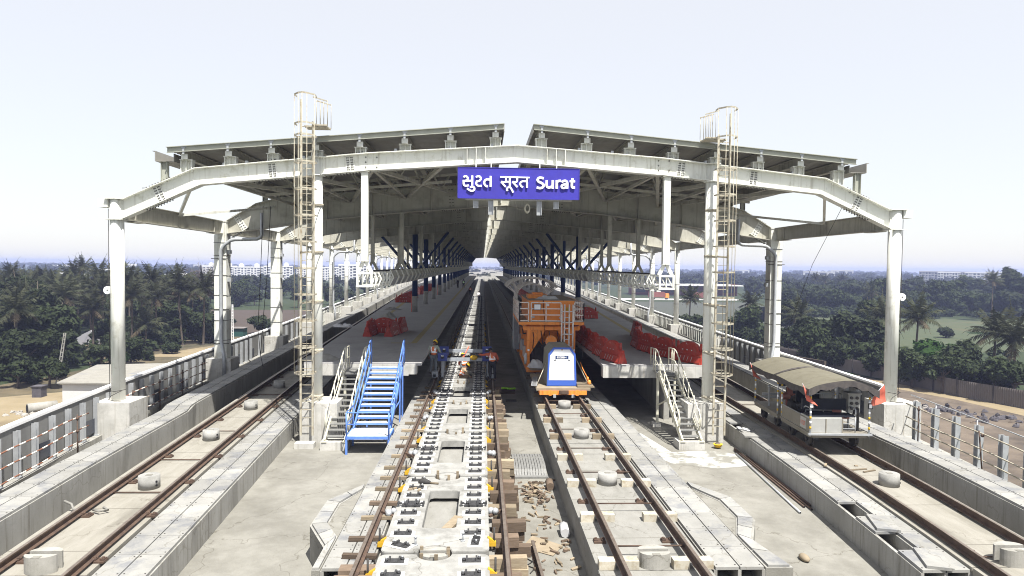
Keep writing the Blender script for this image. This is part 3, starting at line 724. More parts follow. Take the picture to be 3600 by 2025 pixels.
def ped(parent,x,y,w,d,z1,nm='pedestal'):
    m=MB(); m.box(x-w/2,x+w/2,y-d/2,y+d/2,ZF-.01,z1); m.build(nm,K['ped'],parent)
def rcol(x,y,z0,z1,r,mt,name='column'):
    m=MB(); m.cyl((x,y,z0),(x,y,z1),r,n=28); return m.build(name,mt,can)
for x,dx,w in((-13.95,.05,1.42),(16.45,.1,1.5)):
    c=rcol(x,Y0,.5,8.16,.245,K['white']); ped(c,x+dx,Y0,w,1.4,.5)
    m=MB(); s=-1 if x<0 else 1
    m.box(x-.34,x+.34,Y0-.3,Y0+.3,8.16,8.19); m.box(x-.32,x+.32,Y0-.3,Y0+.3,7.38,7.41); m.box(x+s*.3-.02,x+s*.3+.3*s+.02,Y0-.25,Y0+.25,7.86,8.15) if False else None
    m.box(min(x+s*.24,x+s*.6),max(x+s*.24,x+s*.6),Y0-.2,Y0+.2,7.85,8.159); m.build('cap_plate',K['white'],c)
    m=MB(); m.tube([(x+s*.27,Y0-.1,.6),(x+s*.27,Y0-.1,7.8)],.012,5); m.build('earth_wire',K['dark'],c)
    m=MB(); m.tube([(x-.26,Y0-.26,.9),(x,Y0-.3,.86),(x+.26,Y0-.26,.9),(x+.3,Y0,.9)],.012,5); m.tube([(x+.24,Y0-.25,.88),(x-.1,Y0-.33,.7),(x-.2,Y0-.33,.56),(x+.05,Y0-.4,.52),(x+.3,Y0-.4,.52)],.013,5); m.build('tied_wire',K['dark'],c)
    d_=MB(); d_.cyl((x+s*.36,Y0-.05,4.7),(x+s*.36,Y0+.03,4.7),.15,n=18); d_.m=1; d_.cyl((x+s*.36,Y0-.055,4.7),(x+s*.36,Y0-.05,4.7),.03,n=8); d_.build('round_lamp',[K['letter'],K['bolt']],c)
for x,dx in((-6.4,.22),(8.98,-.25)):
    z1=lerp_line(PT,x)+.02
    c=rcol(x,Y0,.5,z1,.2 if x<0 else .225,K['white']); ped(c,x+dx-.02,Y0+.02,1.42,1.4,.5)
    m=MB(); m.cyl((x,Y0,lerp_line(PB,x)-.05),(x,Y0,lerp_line(PB,x)-.02),.3,n=20); m.cyl((x,Y0,z1),(x,Y0,z1+.03),.36,n=20); m.build('collar',K['white'],c)
# cable stays: thin hanging lines
# interior frames
FY=[Y0+DY*k for k in range(NF)]
def frame_lines(k):
    y=FY[k]; a,b=colL(y),colR(y)
    top=[(a+.2,8.05),(a+1.9,9.08),(a+3.2,9.42),(CX-5.6,10.05),(CX,10.42),(CX+5.6,10.05),(b-3.2,9.42),(b-1.9,9.08),(b-.2,8.05)]
    bot=[(a+.2,7.42),(a+2.9,7.82),(a+5.5,8.25),(CX-5.6,8.75),(CX,9.2),(CX+5.6,8.75),(b-5.5,8.25),(b-2.9,7.82),(b-.2,7.42)]
    return y,a,b,top,bot
for k in range(1,NF):
    y,a,b,top,bot=frame_lines(k)
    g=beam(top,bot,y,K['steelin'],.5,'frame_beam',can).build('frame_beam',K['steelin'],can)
    if k<6:
        for x in(a+1.0,b-1.0): splice(g,top,bot,x,y,K['white'],0)
        for x in(CX-7.5,CX-4.2,CX-2.2,CX+2.2,CX+4.2,CX+7.5,CX-10,CX+10): m=MB(); m.box(x-.012,x+.012,y-.22,y-.02,lerp_line(bot,x),lerp_line(top,x)); m.build('stiffener',K['steelin'],g)
        for x in(CX-3.1,CX+3.1): splice(g,top,bot,x,y,K['steelin'],0)
    for s,x in((-1,a),(1,b)):
        box=(k in(1,2)) if s<0 else (k==1)
        if box:
            m=MB(); m.box(x-.33,x+.33,y-.33,y+.33,.5,8.06); c=m.build('column',K['white'],can)
            m=MB()
            for z in(1.5,2.6,4.0,5.1,6.2,6.9): m.tube([(x-.345,y-.345,z),(x+.345,y-.345,z),(x+.345,y+.345,z),(x-.345,y+.345,z)],.014,5,True)
            m.build('clamp_band',K['bolt'],c)
            m=MB(); m.box(x-.13-s*.38,x+.13-s*.38,y-.2,y+.05,6.3,6.5); m.box(x-.13-s*.4,x+.13-s*.4,y-.2,y+.05,4.75,4.95); m.build('camera_box',K['galv'],c)
        else:
            c=rcol(x,y,.5,8.06,.24,K['white'])
            if k<8:
                m=MB()
                for z in(2.4,4.2,6.2): m.cyl((x,y,z),(x,y,z+.03),.26,n=16)
                m.build('clamp_band',K['bolt'],c)
        ped(c,x,y,1.35,1.35,.5)
        m=MB(); m.box(x-.36,x+.36,y-.36,y+.36,8.06,8.09); m.box(x-.3,x+.3,y-.3,y+.3,7.36,7.39); m.build('cap_plate',K['white'],c)
        # rain pipes with elbows on every second frame
        if k in(1,4,8,12):
            p=MB(); q=-s
            xx=x-.1*s if k==1 else x+q*.34
            p.tube([(xx+q*2.2,y-.45,8.55),(xx+q*2.2,y-.45,7.35),(xx+q*2.12,y-.45,7.2),(xx+q*1.95,y-.45,7.12),(xx+q*.75,y-.45,7.08),(xx+q*.5,y-.45,7.02),(xx+q*.16,y-.47,6.75),(xx,y-.47,6.5),(xx,y-.47,1.6),(xx+q*.02,y-.5,1.4),(xx+q*.22,y-.72,.75),(xx+q*.25,y-.76,.45),(xx+q*.25,y-.76,ZF+.3)],.095,12)
            p.build('rain_pipe',K['galv'],c)
            m=MB()
            for z in(6.0,3.2,1.3): m.box(x-.48,x+.48,y-.36,y-.34,z,z+.035)
            m.build('pipe_clamp',K['bolt'],c)
# tie beams between column heads
for s,cf in((-1,colL),(1,colR)):
    for k in range(NF-1):
        y0,y1=FY[k]+.26,FY[k+1]-.26; x0,x1=cf(FY[k]),cf(FY[k+1]); m=MB()
        m.add([(x0-.012,y0,7.42),(x0+.012,y0,7.42),(x0+.012,y0,8.08),(x0-.012,y0,8.08),(x1-.012,y1,7.42),(x1+.012,y1,7.42),(x1+.012,y1,8.08),(x1-.012,y1,8.08)],[(0,1,2,3),(7,6,5,4),(0,4,5,1),(1,5,6,2),(2,6,7,3),(3,7,4,0)])
        for z in(7.41,8.09): m.bar((x0,y0,z),(x1,y1,z),.3,.025)
        if k<4:
            for t_ in(.1,.9): 
                xx,yy=x0+(x1-x0)*t_,y0+(y1-y0)*t_; m.box(xx-.07,xx+.07,yy-.03,yy+.03,7.45,8.04); m.box(xx-.16,xx+.16,yy-.6,yy+.6,7.35,7.38)
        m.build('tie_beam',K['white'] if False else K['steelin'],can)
        # open bay bracing in the sloped edge strip
        if k<5:
            y0,y1=FY[k],FY[k+1]; kx0=x0-s*2.9; kx1=x1-s*2.9; ym=(y0+y1)/2; xm=(x0+x1)/2
            m=MB(); m.bar((kx0,y0,9.0),(xm,ym,8.0),.12,.12); m.bar((kx1,y1,8.9),(xm,ym,8.0),.12,.12)
            m.build('edge_brace',K['white'],can)
# roof: purlins, posts, sheets, fascia, gutters
PX=[-11.3,-9.66,-8.05,-6.39,-4.73,-3.03,-1.29,.44]
PXR=[2.22,3.99,5.69,7.39,9.09,10.8,12.42,14.03]
def rz_(x): return 11.23-.0887*max(0,(.75-x) if x<CX else (x-1.91))
ROOFY1=FY[-1]+1
pi=0
for x in PX+PXR:
    side=x<CX
    z=rz_(x)-.16
    m=MB(); yb=Y0-.26
    m.box(x-.012,x+.012,yb,ROOFY1,z-.28,z); m.box(x-.11,x+.11,yb,ROOFY1,z-.3,z-.28); m.box(x-.11,x+.11,yb,ROOFY1,z,z+.02)
    m.box(x-.115,x+.115,yb-.012,yb,z-.3,z-.13)
    m.build('purlin',K['steelin'],can); m=MB(); m.box(x-.12,x+.12,yb-.03,yb-.013,z-.31,z-.12); m.build('purlin_cap',K['white'],can)  # caps in the paler steel, painting the purlin ends as sunlit
    for k in range(6):
        mm=MB(); y=FY[k]; zb=(lerp_line(PT,x) if k==0 else lerp_line(frame_lines(k)[3],x))+.03
        mm.box(x-.2,x+.2,y-.012,y+.012,zb,z-.3); mm.box(x-.21,x-.185,y-.15,y+.15,zb,z-.3); mm.box(x+.185,x+.21,y-.15,y+.15,zb,z-.3); mm.box(x-.24,x+.24,y-.17,y+.17,z-.33,z-.3); mm.box(x-.012,x+.012,y-.15,y-.013,zb,z-.33); mm.build('purlin_post',K['white'] if k==0 else K['steelin'],can)  # front posts painted pale as if sunlit, inner ones in shade-darkened steel
    m=MB(); m.prism([(x-.13,z+.17),(x+.13,z+.17),(x+.04,z+.05),(x-.04,z+.05)],yb-.13,yb-.095,'y'); m.box(x-.04,x+.04,yb-.13,yb-.095,z-.14,z+.05); m.build('fascia_clip',K['galv'],can)
for xa,xb in((-11.9,.75),(1.91,14.6)):
    side=xa<0; yb=Y0-.34
    za,zb=rz_(xa),rz_(xb)
    # trapezoid sheet: ribs run across the slope (along x), wave along y
    m=MB(); vs=[]; fs=[]; y=yb+.05; i=0; prof=[(0,0),(.11,0),(.14,.045),(.22,.045),(.25,0)]
    ylist=[]
    while y<95:
        for a,b in prof[:-1]: ylist.append((y+a,b))
        y+=.25
    ylist+= [(y,0),(ROOFY1,0)]
    for yy,h in ylist: vs+=[(xa,yy,za-.115+h),(xb,yy,zb-.115+h)]
    for j in range(len(ylist)-1): fs.append((2*j,2*j+1,2*j+3,2*j+2))
    vs2=[(xa,yb+.05,za-.05),(xb,yb+.05,zb-.05),(xb,ROOFY1,zb-.05),(xa,ROOFY1,za-.05)]
    m.add(vs,fs); m.add(vs2,[(0,1,2,3)])
    m.build('roof_sheet',K['sheet'],can)
    m=MB()
    m.add([(xa,yb-.02,za-.2),(xb,yb-.02,zb-.2),(xb,yb-.02,zb),(xa,yb-.02,za),(xa,yb-.0,za-.2),(xb,yb-.0,zb-.2),(xb,yb-.0,zb),(xa,yb-.0,za)],[(0,1,2,3),(7,6,5,4),(0,4,5,1),(1,5,6,2),(2,6,7,3),(3,7,4,0)])
    m.bar((xa-.02,yb-.04,za),(xb+.02,yb-.04,zb),.12,.025,); m.bar((xa,yb-.03,za-.2),(xb,yb-.03,zb-.2),.08,.02)
    m.build('fascia',K['fascia'],can)
    # ridge edge flashing
    xr=xb if side else xa; s=1 if side else -1
    m=MB(); m.box(min(xr,xr+s*.03),max(xr,xr+s*.03),yb,ROOFY1,11.0-.05,11.235); m.build('ridge_flashing',K['sheet'],can)
    # eaves gutter
    xe=xa if side else xb; s=-1 if side else 1; ze=rz_(xe)
    m=MB()
    a,b=xe+s*.55,xe-s*.15
    lo,hi=min(a,b),max(a,b)
    m.box(lo,hi,yb+.2,ROOFY1,ze-.50,ze-.48); m.box(a-.012,a+.012,yb+.2,ROOFY1,ze-.48,ze-.12); m.box(b-.012,b+.012,yb+.2,ROOFY1,ze-.48,ze-.2); m.box(min(a,a+s*.1),max(a,a+s*.1),yb+.2,ROOFY1,ze-.12,ze-.1)
    m.build('gutter',K['sheet'],can)
    m=MB()
    for k in range(6):
        y=FY[k]; x=xe+s*.25; zb_=lerp_line(PT if k==0 else frame_lines(k)[3],x)+.02; m.box(x-.11,x+.11,y-.01,y+.01,zb_,ze-.5); m.box(x-.12,x-.1,y-.1,y+.1,zb_,ze-.5); m.box(x+.1,x+.12,y-.1,y+.1,zb_,ze-.5)
    m.build('gutter_post',K['fascia'],can)
# roof plane bracing and joists under the sheets
for k in range(NF-1):
    y0,y1=FY[k],FY[k+1]; m=MB()
    xs=[CX-11.6,CX-8.6,CX-5.6,CX-2.8,CX+2.8,CX+5.6,CX+8.6,CX+11.6]
    if k<7:
        for a,b in zip(xs,xs[1:]):
            if a<CX<b: continue
            za,zb=9.36+.0887*(11.6-abs(a-CX)),9.36+.0887*(11.6-abs(b-CX)); za-=.12; zb-=.12
            if k<3:     # deeper lattice near the front: crossed chords with short hangers to the sheet
                za-=.25; zb-=.25
                m.bar((a,y0+.2,za),(b,y1-.2,zb),.15,.15); m.bar((b,y0+.2,zb),(a,y1-.2,za),.15,.15); m.bar((a,y0+.2,za),(a,y1-.2,za),.13,.13)
                ym=(y0+y1)/2; m.bar((a,ym,za),(b,ym,zb),.12,.12)
                for f in(.25,.5,.75): xx,yy,zz=a+(b-a)*f,y0+(y1-y0)*f,za+(zb-za)*f; m.bar((xx,yy,zz),(xx+.4,yy+.5,zz+.75),.07,.07); m.bar((xx,yy,zz),(xx-.4,yy-.5,zz+.75),.07,.07)
            else:
                m.bar((a,y0+.2,za),(b,y1-.2,zb),.1,.1); m.bar((b,y0+.2,zb),(a,y1-.2,za),.1,.1)
                m.bar((a,y0+.2,za),(a,y1-.2,za),.09,.09)
        m.bar((xs[-1],y0+.2,9.24),(xs[-1],y1-.2,9.24),.1,.1)
    else:
        for x in xs: m.box(x-.05,x+.05,y0+.2,y1-.2,9.3,9.4)
    m.build('roof_brace',K['steelin'],can)
    # joists: secondary ribs under the sheet
    m=MB()
    for j in range(1,4):
        y=y0+DY*j/4
        for a,b in((-11.4,.62),(2.0,14.1)): m.add([(a,y-.04,rz_(a)-.6),(b,y-.04,rz_(b)-.6),(b,y+.04,rz_(b)-.6),(a,y+.04,rz_(a)-.6),(a,y-.04,rz_(a)-.47),(b,y-.04,rz_(b)-.47),(b,y+.04,rz_(b)-.47),(a,y+.04,rz_(a)-.47)],[(0,1,2,3),(7,6,5,4),(0,4,5,1),(1,5,6,2),(2,6,7,3),(3,7,4,0)])
    m.build('roof_joist',K['steelin'],can)
# ridge spine elements in the gap
m=MB()
for k in range(1,NF):
    y=FY[k]; m.box(.75,1.8,y-.08,y+.08,10.45,10.55)
    m.box(CX-.02-.3,CX+.02-.3,y-.3,y+.3,9.3,10.4); m.box(.3,.55,y-.75,y-.5,8.7,9.3)
    for j in(.33,.66): m.box(.6,1.95,y-DY*j-.05,y-DY*j+.05,10.6,10.7)
m.build('ridge_cross_piece',K['white'],can)
# blue platform columns with raking arms
for k in range(3,NF):
    y,a,b,top,bot=frame_lines(k)
    for x in(-6.2,8.8):
        m=MB(); m.m=0; m.cyl((x,y,2.95),(x,y,lerp_line(bot,x)-.03),.25,n=20); m.m=1; m.cyl((x,y,PZ),(x,y,2.95),.255,n=20)
        c=m.build('platform_column',[K['colblue'],K['conc']],can)
        m=MB()
        for s in(-1,1): m.cyl((x,y,4.9),(x+s*3.0,y,lerp_line(bot,x+s*3.0)-.02),.13,n=12)
        m.build('raking_arm',K['colblue'],c)
    if k in(3,6):
        m=MB(); m.box(-6.2-.31,-6.2-.25,y-.28,y-.2,PZ,PZ+1.6); o=m.build('edge_guard',K['flag'],can)
# hangers: square posts below the beams with forked feet
def hanger(x,y,zt,w):
    m=MB(); m.box(x-w/2,x+w/2,y-w/2,y+w/2,5.92,zt); h=m.build('hanger',K['white'] if y<Y0+1 else K['steelin'],can)  # front hangers in the pale steel, inner ones in its shade-darkened copy
    f=MB()
    for s in(-1,1):
        f.bar((x+s*.04,y,5.92),(x+s*.26,y,5.48),.14,.1,(0,1,0)); 
    f.box(x-w*.6,x+w*.6,y-w*.6,y+w*.6,5.9,5.925); f.build('forked_foot',K['white'] if y<Y0+1 else K['steelin'],h)
    g=MB(); g.box(x-w*.75,x+w*.75,y-w*.75,y+w*.75,zt-.03,zt); g.build('head_plate',K['steelin'],h)
for k in range(NF):
    y=FY[k]
    for x in(-4.58,7.2):
        zt=lerp_line(PB,x) if k==0 else lerp_line(frame_lines(k)[4],x)
        hanger(x,y,zt-.03,.26 if k==0 else .22)
    if k>0:
        for x in(-6.2,8.85):
            if k in(1,2) : hanger(x,y,lerp_line(frame_lines(k)[4],x)-.03,.2)
            elif k<16:
                yy=y-DY/2; hanger(x,yy,9.1,.16)
# ------------------------------------------------------------------ hanging service trusses with folded panels
def truss(x,side,label,y0,y1,pfrom,pto):
    """open box truss; side=+1: folded panels bulge to +x"""
    t=thing('service_truss',label,'hanging truss',(x,y0,4.95),'hanging service trusses')
    m=MB(); a=.27; zt,zb=5.45,4.95
    for dx in(-a,a):
        for z in(zt,zb): m.box(x+dx-.03,x+dx+.03,y0,y1,z-.03,z+.03)
    m.build('chord',K['white'],t)
    w=MB(); y=y0; i=0
    while y<min(y1,120):
        for dx in(-a,a):
            w.box(x+dx-.025,x+dx+.025,y,y+.06,zb+.03,zt-.03); w.bar((x+dx,y+.03,zb+.03),(x+dx,y+.95,zt-.03),.04,.04)
        for z in(zt,zb): w.box(x-a+.03,x+a-.03,y,y+.06,z-.025,z+.025)
        y+=1.0
    w.build('lacing',K['white'],t)
    s=side
    for y in ys(y0,y1,int((y1-y0)/1.0)):
        if y>74: break
        for q in(-1,1):
            if q==s or y<pfrom-20:
                h=MB(); h.bar((x+q*.30,y+.5,zt+.02),(x+q*.42,y+.5,5.2),.05,.05); h.bar((x+q*.42,y+.5,5.2),(x+q*.26,y+.5,zb-.1),.05,.05); h.bar((x+q*.26,y+.5,zb-.1),(x+q*.1,y+.5,zb-.12),.05,.05); h.build('hoop_rib',K['white'],t)
    y=pfrom; n=0
    while y<pto:
        n+=1
        p=MB(); l=1.75; p.m=0
        A=[(x+s*.31,zt+.09),(x+s*.46,5.2)]; B=[(x+s*.46,5.2),(x+s*.27,zb-.14)]
        for (q0,q1),mi in((A,0),(B,1)):
            p.m=mi; d=V((q1[0]-q0[0],q1[1]-q0[1])); nn=V((d.y,-d.x)).normalized()*.03
            p.prism([q0,q1,(q1[0]-abs(nn.x)*s,q1[1]-.0),(q0[0]-abs(nn.x)*s,q0[1])],y,y+l,'y')
        p.m=2
        for yy in(y-.02,y+l-.02):
            for q0,q1 in(A,B): p.bar((q0[0],yy+.02,q0[1]),(q1[0],yy+.02,q1[1]),.05,.05,(0,1,0))
        if n<100: p.build('folded_panel',[K['steelin'],K['galv'],K['white']],t)
        y+=2.15+(.25 if n%3==0 else 0)
    c=MB(); c.tube([(x-.2,y0+2,5.52),(x-.2,y1,5.52)],.035,6); c.tube([(x-.1,y0+3,5.52),(x-.1,y1,5.52)],.03,6); c.tube([(x+.02,y0+5,5.52),(x+.02,y1,5.52)],.04,6); c.build('cable_bundle',K['dark'],t)
    f=MB()
    for z in(zt,zb): f.box(x-a-.05,x+a+.05,y0-.05,y0,z-.04,z+.04)
    for q in(-1,1): f.box(x+q*a-.04,x+q*a+.04,y0-.05,y0,zb+.04,zt-.04)
    f.build('end_frame',K['white'],t)
    return t
truss(-4.55,1,'white hanging service truss over the left platform, panels starting near its front',Y0-.2,280,31.5,200)
truss(7.2,-1,'white hanging service truss over the right platform, long bare lacing at its front',Y0-.2,280,44.5,210)
# ------------------------------------------------------------------ sign with lettering
sg=thing('station_sign','purple-blue station name board in three scripts under the portal beam','sign',(1.33,26.2,8.38))
m=MB(); m.box(-.98,3.66,26.2,26.3,8.36,9.52); m.build('board',K['signblue'],sg)
m=MB(); m.box(-.99,3.67,26.185,26.205,9.515,9.535); m.box(-.99,3.67,26.185,26.205,8.345,8.365); m.box(-.995,-.975,26.185,26.205,8.36,9.52); m.box(3.655,3.675,26.185,26.205,8.36,9.52); m.build('edge_trim',K['signblue'],sg)
SX0,SX1,SZ0,SZ1=-.98,3.66,8.36,9.52
def sp(px,py):  # drawing units of the board -> board metres
    u=(px-250)/2112.; v=(py-(125+ (px-250)*.0165))/530.
    return SX0+u*(SX1-SX0),SZ1-v*(SZ1-SZ0)
def ribbon(m,pts,w,yf,yb):
    """a stroke of constant width with mitred joints, extruded between two depths"""
    P=[V(p) for p in pts]; L=[]; Rr=[]; n=len(P)
    for i,p in enumerate(P):
        if i==0: d=(P[1]-P[0]).normalized(); nn=V((-d.y,d.x)); k=1
        elif i==n-1: d=(P[-1]-P[-2]).normalized(); nn=V((-d.y,d.x)); k=1
        else:
            d0=(p-P[i-1]).normalized(); d1=(P[i+1]-p).normalized(); t=(d0+d1)
            t=t.normalized() if t.length>1e-4 else d0
            nn=V((-t.y,t.x)); k=1/max(.5,nn.dot(V((-d0.y,d0.x))))
        L.append(p+nn*(w/2*k)); Rr.append(p-nn*(w/2*k))
    vs=[]
    for a,b in zip(L,Rr): vs+=[(a.x,yf,a.y),(b.x,yf,b.y),(b.x,yb,b.y),(a.x,yb,a.y)]
    fs=[]
    for i in range(n-1):
        o=4*i
        for k in range(4): fs.append((o+k,o+(k+1)%4,o+4+(k+1)%4,o+4+k))
    fs+=[(3,2,1,0),(4*n-4,4*n-3,4*n-2,4*n-1)]
    m.add(vs,fs)
def arcp(cx_,cy_,rx,ry,a0,a1,n=10): return [(cx_+rx*math.cos(rad(a0+(a1-a0)*i/n)),cy_+ry*math.sin(rad(a0+(a1-a0)*i/n))) for i in range(n+1)]
def smooth(pts,n=6):
    P=[V(p) for p in pts]; out=[]
    P=[P[0]*2-P[1]]+P+[P[-1]*2-P[-2]]
    for i in range(1,len(P)-2):
        for k in range(n):
            t=k/n; a,b,c,d=P[i-1],P[i],P[i+1],P[i+2]
            q=.5*((2*b)+(c-a)*t+(2*a-5*b+4*c-d)*t*t+(3*b-a-3*c+d)*t**3); out.append((q.x,q.y))
    out.append((P[-2].x,P[-2].y)); return out
def lettering(name,strokes,parent):
    m=MB()
    for i,(pts,w) in enumerate(strokes):
        ribbon(m,[sp(*p) for p in pts],w*(SX1-SX0)/2112.,26.2-.055-.0015*i,26.2-.02-.0015*i)
    m.build(name,K['letter'],parent)
# gujarati: su-ra-ta
guj=[(smooth([(345,296),(372,282),(405,290),(420,322),(398,352),(362,362),(330,360)]),32),
     (smooth([(362,362),(348,385),(352,425),(380,447),(440,440)]),32),
     ([(398,366),(500,356)],30),([(497,270),(497,475)],34),
     (smooth([(497,462),(530,478),(535,510),(505,535),(465,530),(408,492)]),32),
     (smooth([(462,478),(478,468),(497,462)]),30),
     (smooth([(560,300),(590,284),(630,290),(645,325),(625,360),(585,370),(560,368)]),32),
     (smooth([(588,368),(566,392),(575,430),(610,450),(662,447)]),32),
     (smooth([(800,345),(760,335),(718,355),(705,395),(715,430),(742,455),(768,458)]),34),
     ([(815,278),(815,468)],34),([(760,340),(815,345)],30)]
lettering('gujarati_lettering',guj,sg)
dev=[([(980,294),(1492,306)],24),
     ([(1082,300),(1082,380)],30),(smooth([(1082,378),(1040,385),(1000,375)]),28),([(998,378),(1078,468)],30),([(1080,378),(1150,378)],28),([(1148,300),(1148,470)],32),
     (smooth([(1112,538),(1098,505),(1118,478),(1150,474),(1175,500),(1210,566)]),30),
     ([(1278,304),(1278,360)],30),(smooth([(1278,358),(1262,382),(1225,385),(1195,376)]),28),([(1196,380),(1282,472)],32),
     (smooth([(1445,376),(1395,368),(1345,382),(1330,415),(1345,452),(1380,476)]),30),([(1448,306),(1448,484)],32),([(1390,370),(1448,374)],28)]
lettering('devanagari_lettering',dev,sg)
lat=[(smooth([(1738,322),(1700,310),(1655,312),(1632,345),(1652,378),(1705,402),(1738,435),(1722,475),(1675,490),(1618,476)],6),40),
     (smooth([(1792,352),(1792,440),(1808,472),(1845,478),(1895,452)],5),40),([(1898,352),(1898,500)],42),
     ([(1968,352),(1968,500)],42),(smooth([(1968,400),(1990,368),(2040,362)],5),40),
     (smooth([(2052,388),(2080,368),(2125,365),(2150,400),(2150,500)],6),40),(smooth([(2150,425),(2095,428),(2055,448),(2062,482),(2100,488),(2148,455)],6),36),
     (smooth([(2240,318),(2232,440),(2245,478),(2288,482)],5),42),([(2192,372),(2288,374)],34)]
lettering('latin_lettering',lat,sg)
br=MB()
for x in(-.3,.28,2.15,2.8): br.box(x-.1,x-.08,26.32,26.42,7.75 if x in(.28,2.15) else 8.0,8.36); br.box(x+.08,x+.1,26.32,26.42,7.75 if x in(.28,2.15) else 8.0,8.36); br.box(x-.08,x+.08,26.40,26.42,7.75 if x in(.28,2.15) else 8.0,8.36)
br.build('support_channel',K['galv'],sg)
m=MB(); m.box(-.7,3.4,26.3,26.42,8.3,8.36); m.build('backing_rail',K['steelin'],sg)
m=MB()
for x in(-.3,.28,2.15,2.8): m.box(x-.02,x+.02,26.32,26.36,8.36,9.85)
m.build('hanging_strap',K['white'],sg)
m=MB()
for i in range(5): 
    r=.10+.012*i; m.tube([(1.7+r*.75*math.cos(a),26.5+.02*i,8.02+r*1.25*math.sin(a)) for a in [6.283*k/16 for k in range(16)]],.008,5,True)
m.tube([(1.2,26.5,8.36),(1.3,26.5,8.0),(1.5,26.5,7.95),(1.62,26.5,8.05)],.006,4)
tag(m.build('wire_coil',K['beige']),'coil of pale wire hanging under the station name board','wire coil')
# ------------------------------------------------------------------ caged ladders
def ladder(x,y,label,zt,side):
    """side: +1 cage platform steps off to +x"""
    t=thing('caged_ladder',label,'ladder',(x,y,-.7),'caged ladders on the inner columns')
    a=.22; zp=zt-1.05
    m=MB()
    for s in(-1,1): m.box(x+s*a-.035,x+s*a+.035,y-.03,y+.03,-.65,zp+.15 if s*side>0 else zt-.1)
    m.build('side_rail',K['ladder'],t)
    r=MB(); z=-.3
    while z<zp: r.cyl((x-a,y,z),(x+a,y,z),.014,n=6); z+=.31
    r.build('rungs',K['ladder'],t)
    def hoop(z,big=0): return [(x-a-.14*1,y+.0,z),(x-a-.15,y-.35,z),(x-a*.7,y-.62,z),(x,y-.7,z),(x+a*.7,y-.62,z),(x+a+.15,y-.35,z),(x+a+.14,y,z)]
    z=1.75; hs=[]
    while z<zp-.3: hs.append(z); z+=.97
    hs+= [zp,zt]
    for z in hs:
        h=MB(); P=hoop(z)
        for p,q in zip(P,P[1:]): h.bar(p,q,.012,.06)
        if z<zp: h.bar((x-a-.14,y,z),(x+a+.14,y,z),.03,.05)
        h.build('cage_hoop',K['ladder'],t)
    c=MB()
    for p in hoop(0)[1:-1]: c.cyl((p[0],p[1],1.75),(p[0],p[1],zt),.013,n=5)
    c.build('cage_bar',K['ladder'],t)
    p=MB(); x1=x+side*.75; p.box(min(x-side*.1,x1),max(x-side*.1,x1),y-.02,y+.6,zp-.05,zp); 
    for yy in(y-.02,y+.6):
        p.bar((x+side*a,yy,zt),(x1,yy,zt-.15),.04,.04); p.bar((x+side*a,yy,zp+.02),(x1,yy,zp+.02),.05,.05)
        for i in range(4):
            xx=x+side*(a+.13+i*(.53-.13)/3); p.cyl((xx,yy,zp),(xx,yy,zt-.12),.012,n=5)
    p.build('top_landing',K['ladder'],t)
    cxx=-6.4 if x<0 else 8.98
    for z in(.62,2.4,4.3,6.2,8.0): 
        k=MB(); k.bar((x-a,y+.02,z),(cxx-.2,Y0,z+.05),.02,.07); k.bar((x+a,y+.02,z),(cxx+.2,Y0,z+.05),.02,.07); k.cyl((cxx,Y0,z),(cxx,Y0,z+.1),.235,n=18); k.build('wall_bracket',K['ladder'],t)
    return t
ladder(-6.55,25.72,'rusty caged access ladder on the left inner column, taller one',11.95,1)
ladder(9.12,25.72,'rusty caged access ladder on the right inner column',11.75,-1)
# ------------------------------------------------------------------ stairs
def beige_stair(x0,x1,label,mirror):
    t=thing('beige_stair',label,'stair',((x0+x1)/2,25.2,ZF),'beige metal stairs to the platforms')
    yb,yt,zb,zt=25.05,28.6,-.7,1.3
    m=MB()
    for x in(x0,x1): m.bar((x,yb-.05,zb),(x,yt,zt),.06,.22,(0,0,1)); m.box(x-.09,x+.09,yb-.18,yb+.1,zb,zb+.02)
    m.build('stringer',K['beige'],t)
    n=12
    for i in range(n):
        f=(i+.6)/n; y=yb+(yt-yb)*f; z=zb+(zt-zb)*(i+1)/(n+.3)
        q=MB(); q.box(x0+.03,x1-.03,y-.14,y+.12,z-.03,z); q.build('tread',K['grate'],t)
    m=MB(); m.box(x0-.03,x1+.03,yt,29.85,zt-.04,zt); m.box(x0-.03,x1+.03,yt,yt+.05,zt-.2,zt-.04); m.build('landing',K['grate'],t)
    for x in(x0,x1): m=MB(); m.box(x-.05,x+.05,yt+.05,yt+.15,ZF+.15,zt-.04); m.bar((x,yt+.1,-.1),(x,yb+2.2,zb+1.1),.05,.05); m.build('support_post',K['beige'],t)
    m=MB(); m.box(x0-.15,x1+.1,24.9,25.65,ZF-.005,zb); 
    m.build('plinth',K['ped'],t)
    if mirror: 
        m=MB(); m.box(x0-.2,x0+.12,yt-.05,yt+.28,ZF-.004,ZF+.16); m.build('post_footing',K['ped'],t)
    for x in(x0-.04,x1+.04):
        h=MB(); P=[(x,29.8,zt+.05),(x,29.8,zt+.95),(x,yt+.35,zt+.98),(x,yt+.05,zt+.92),(x,yb+.35,zb+.98),(x,yb+.2,zb+.8),(x,yb+.2,zb+.5),(x,yb+.35,zb+.45)]
        h.tube(P,.025,8); h.tube([(x,29.8,zt+.48),(x,yt+.2,zt+.48),(x,yb+.3,zb+.5)],.02,6)
        for y in(29.3,yt+.4): h.cyl((x,y,zt),(x,y,zt+.95),.022,n=6)
        for i in range(5):
            f=i/4.5; y=yb+.35+(yt-yb-.35)*f; z=zb+(zt-zb)*(y-yb)/(yt-yb); h.cyl((x,y,z),(x,y,z+.92),.022,n=6)
        h.build('handrail',K['beige'],t)
    return t
beige_stair(-5.72,-4.98,'narrow beige metal stair half hidden behind the blue stair',False)
beige_stair(7.5,8.22,'narrow beige metal stair beside the right ladder pedestal',True)
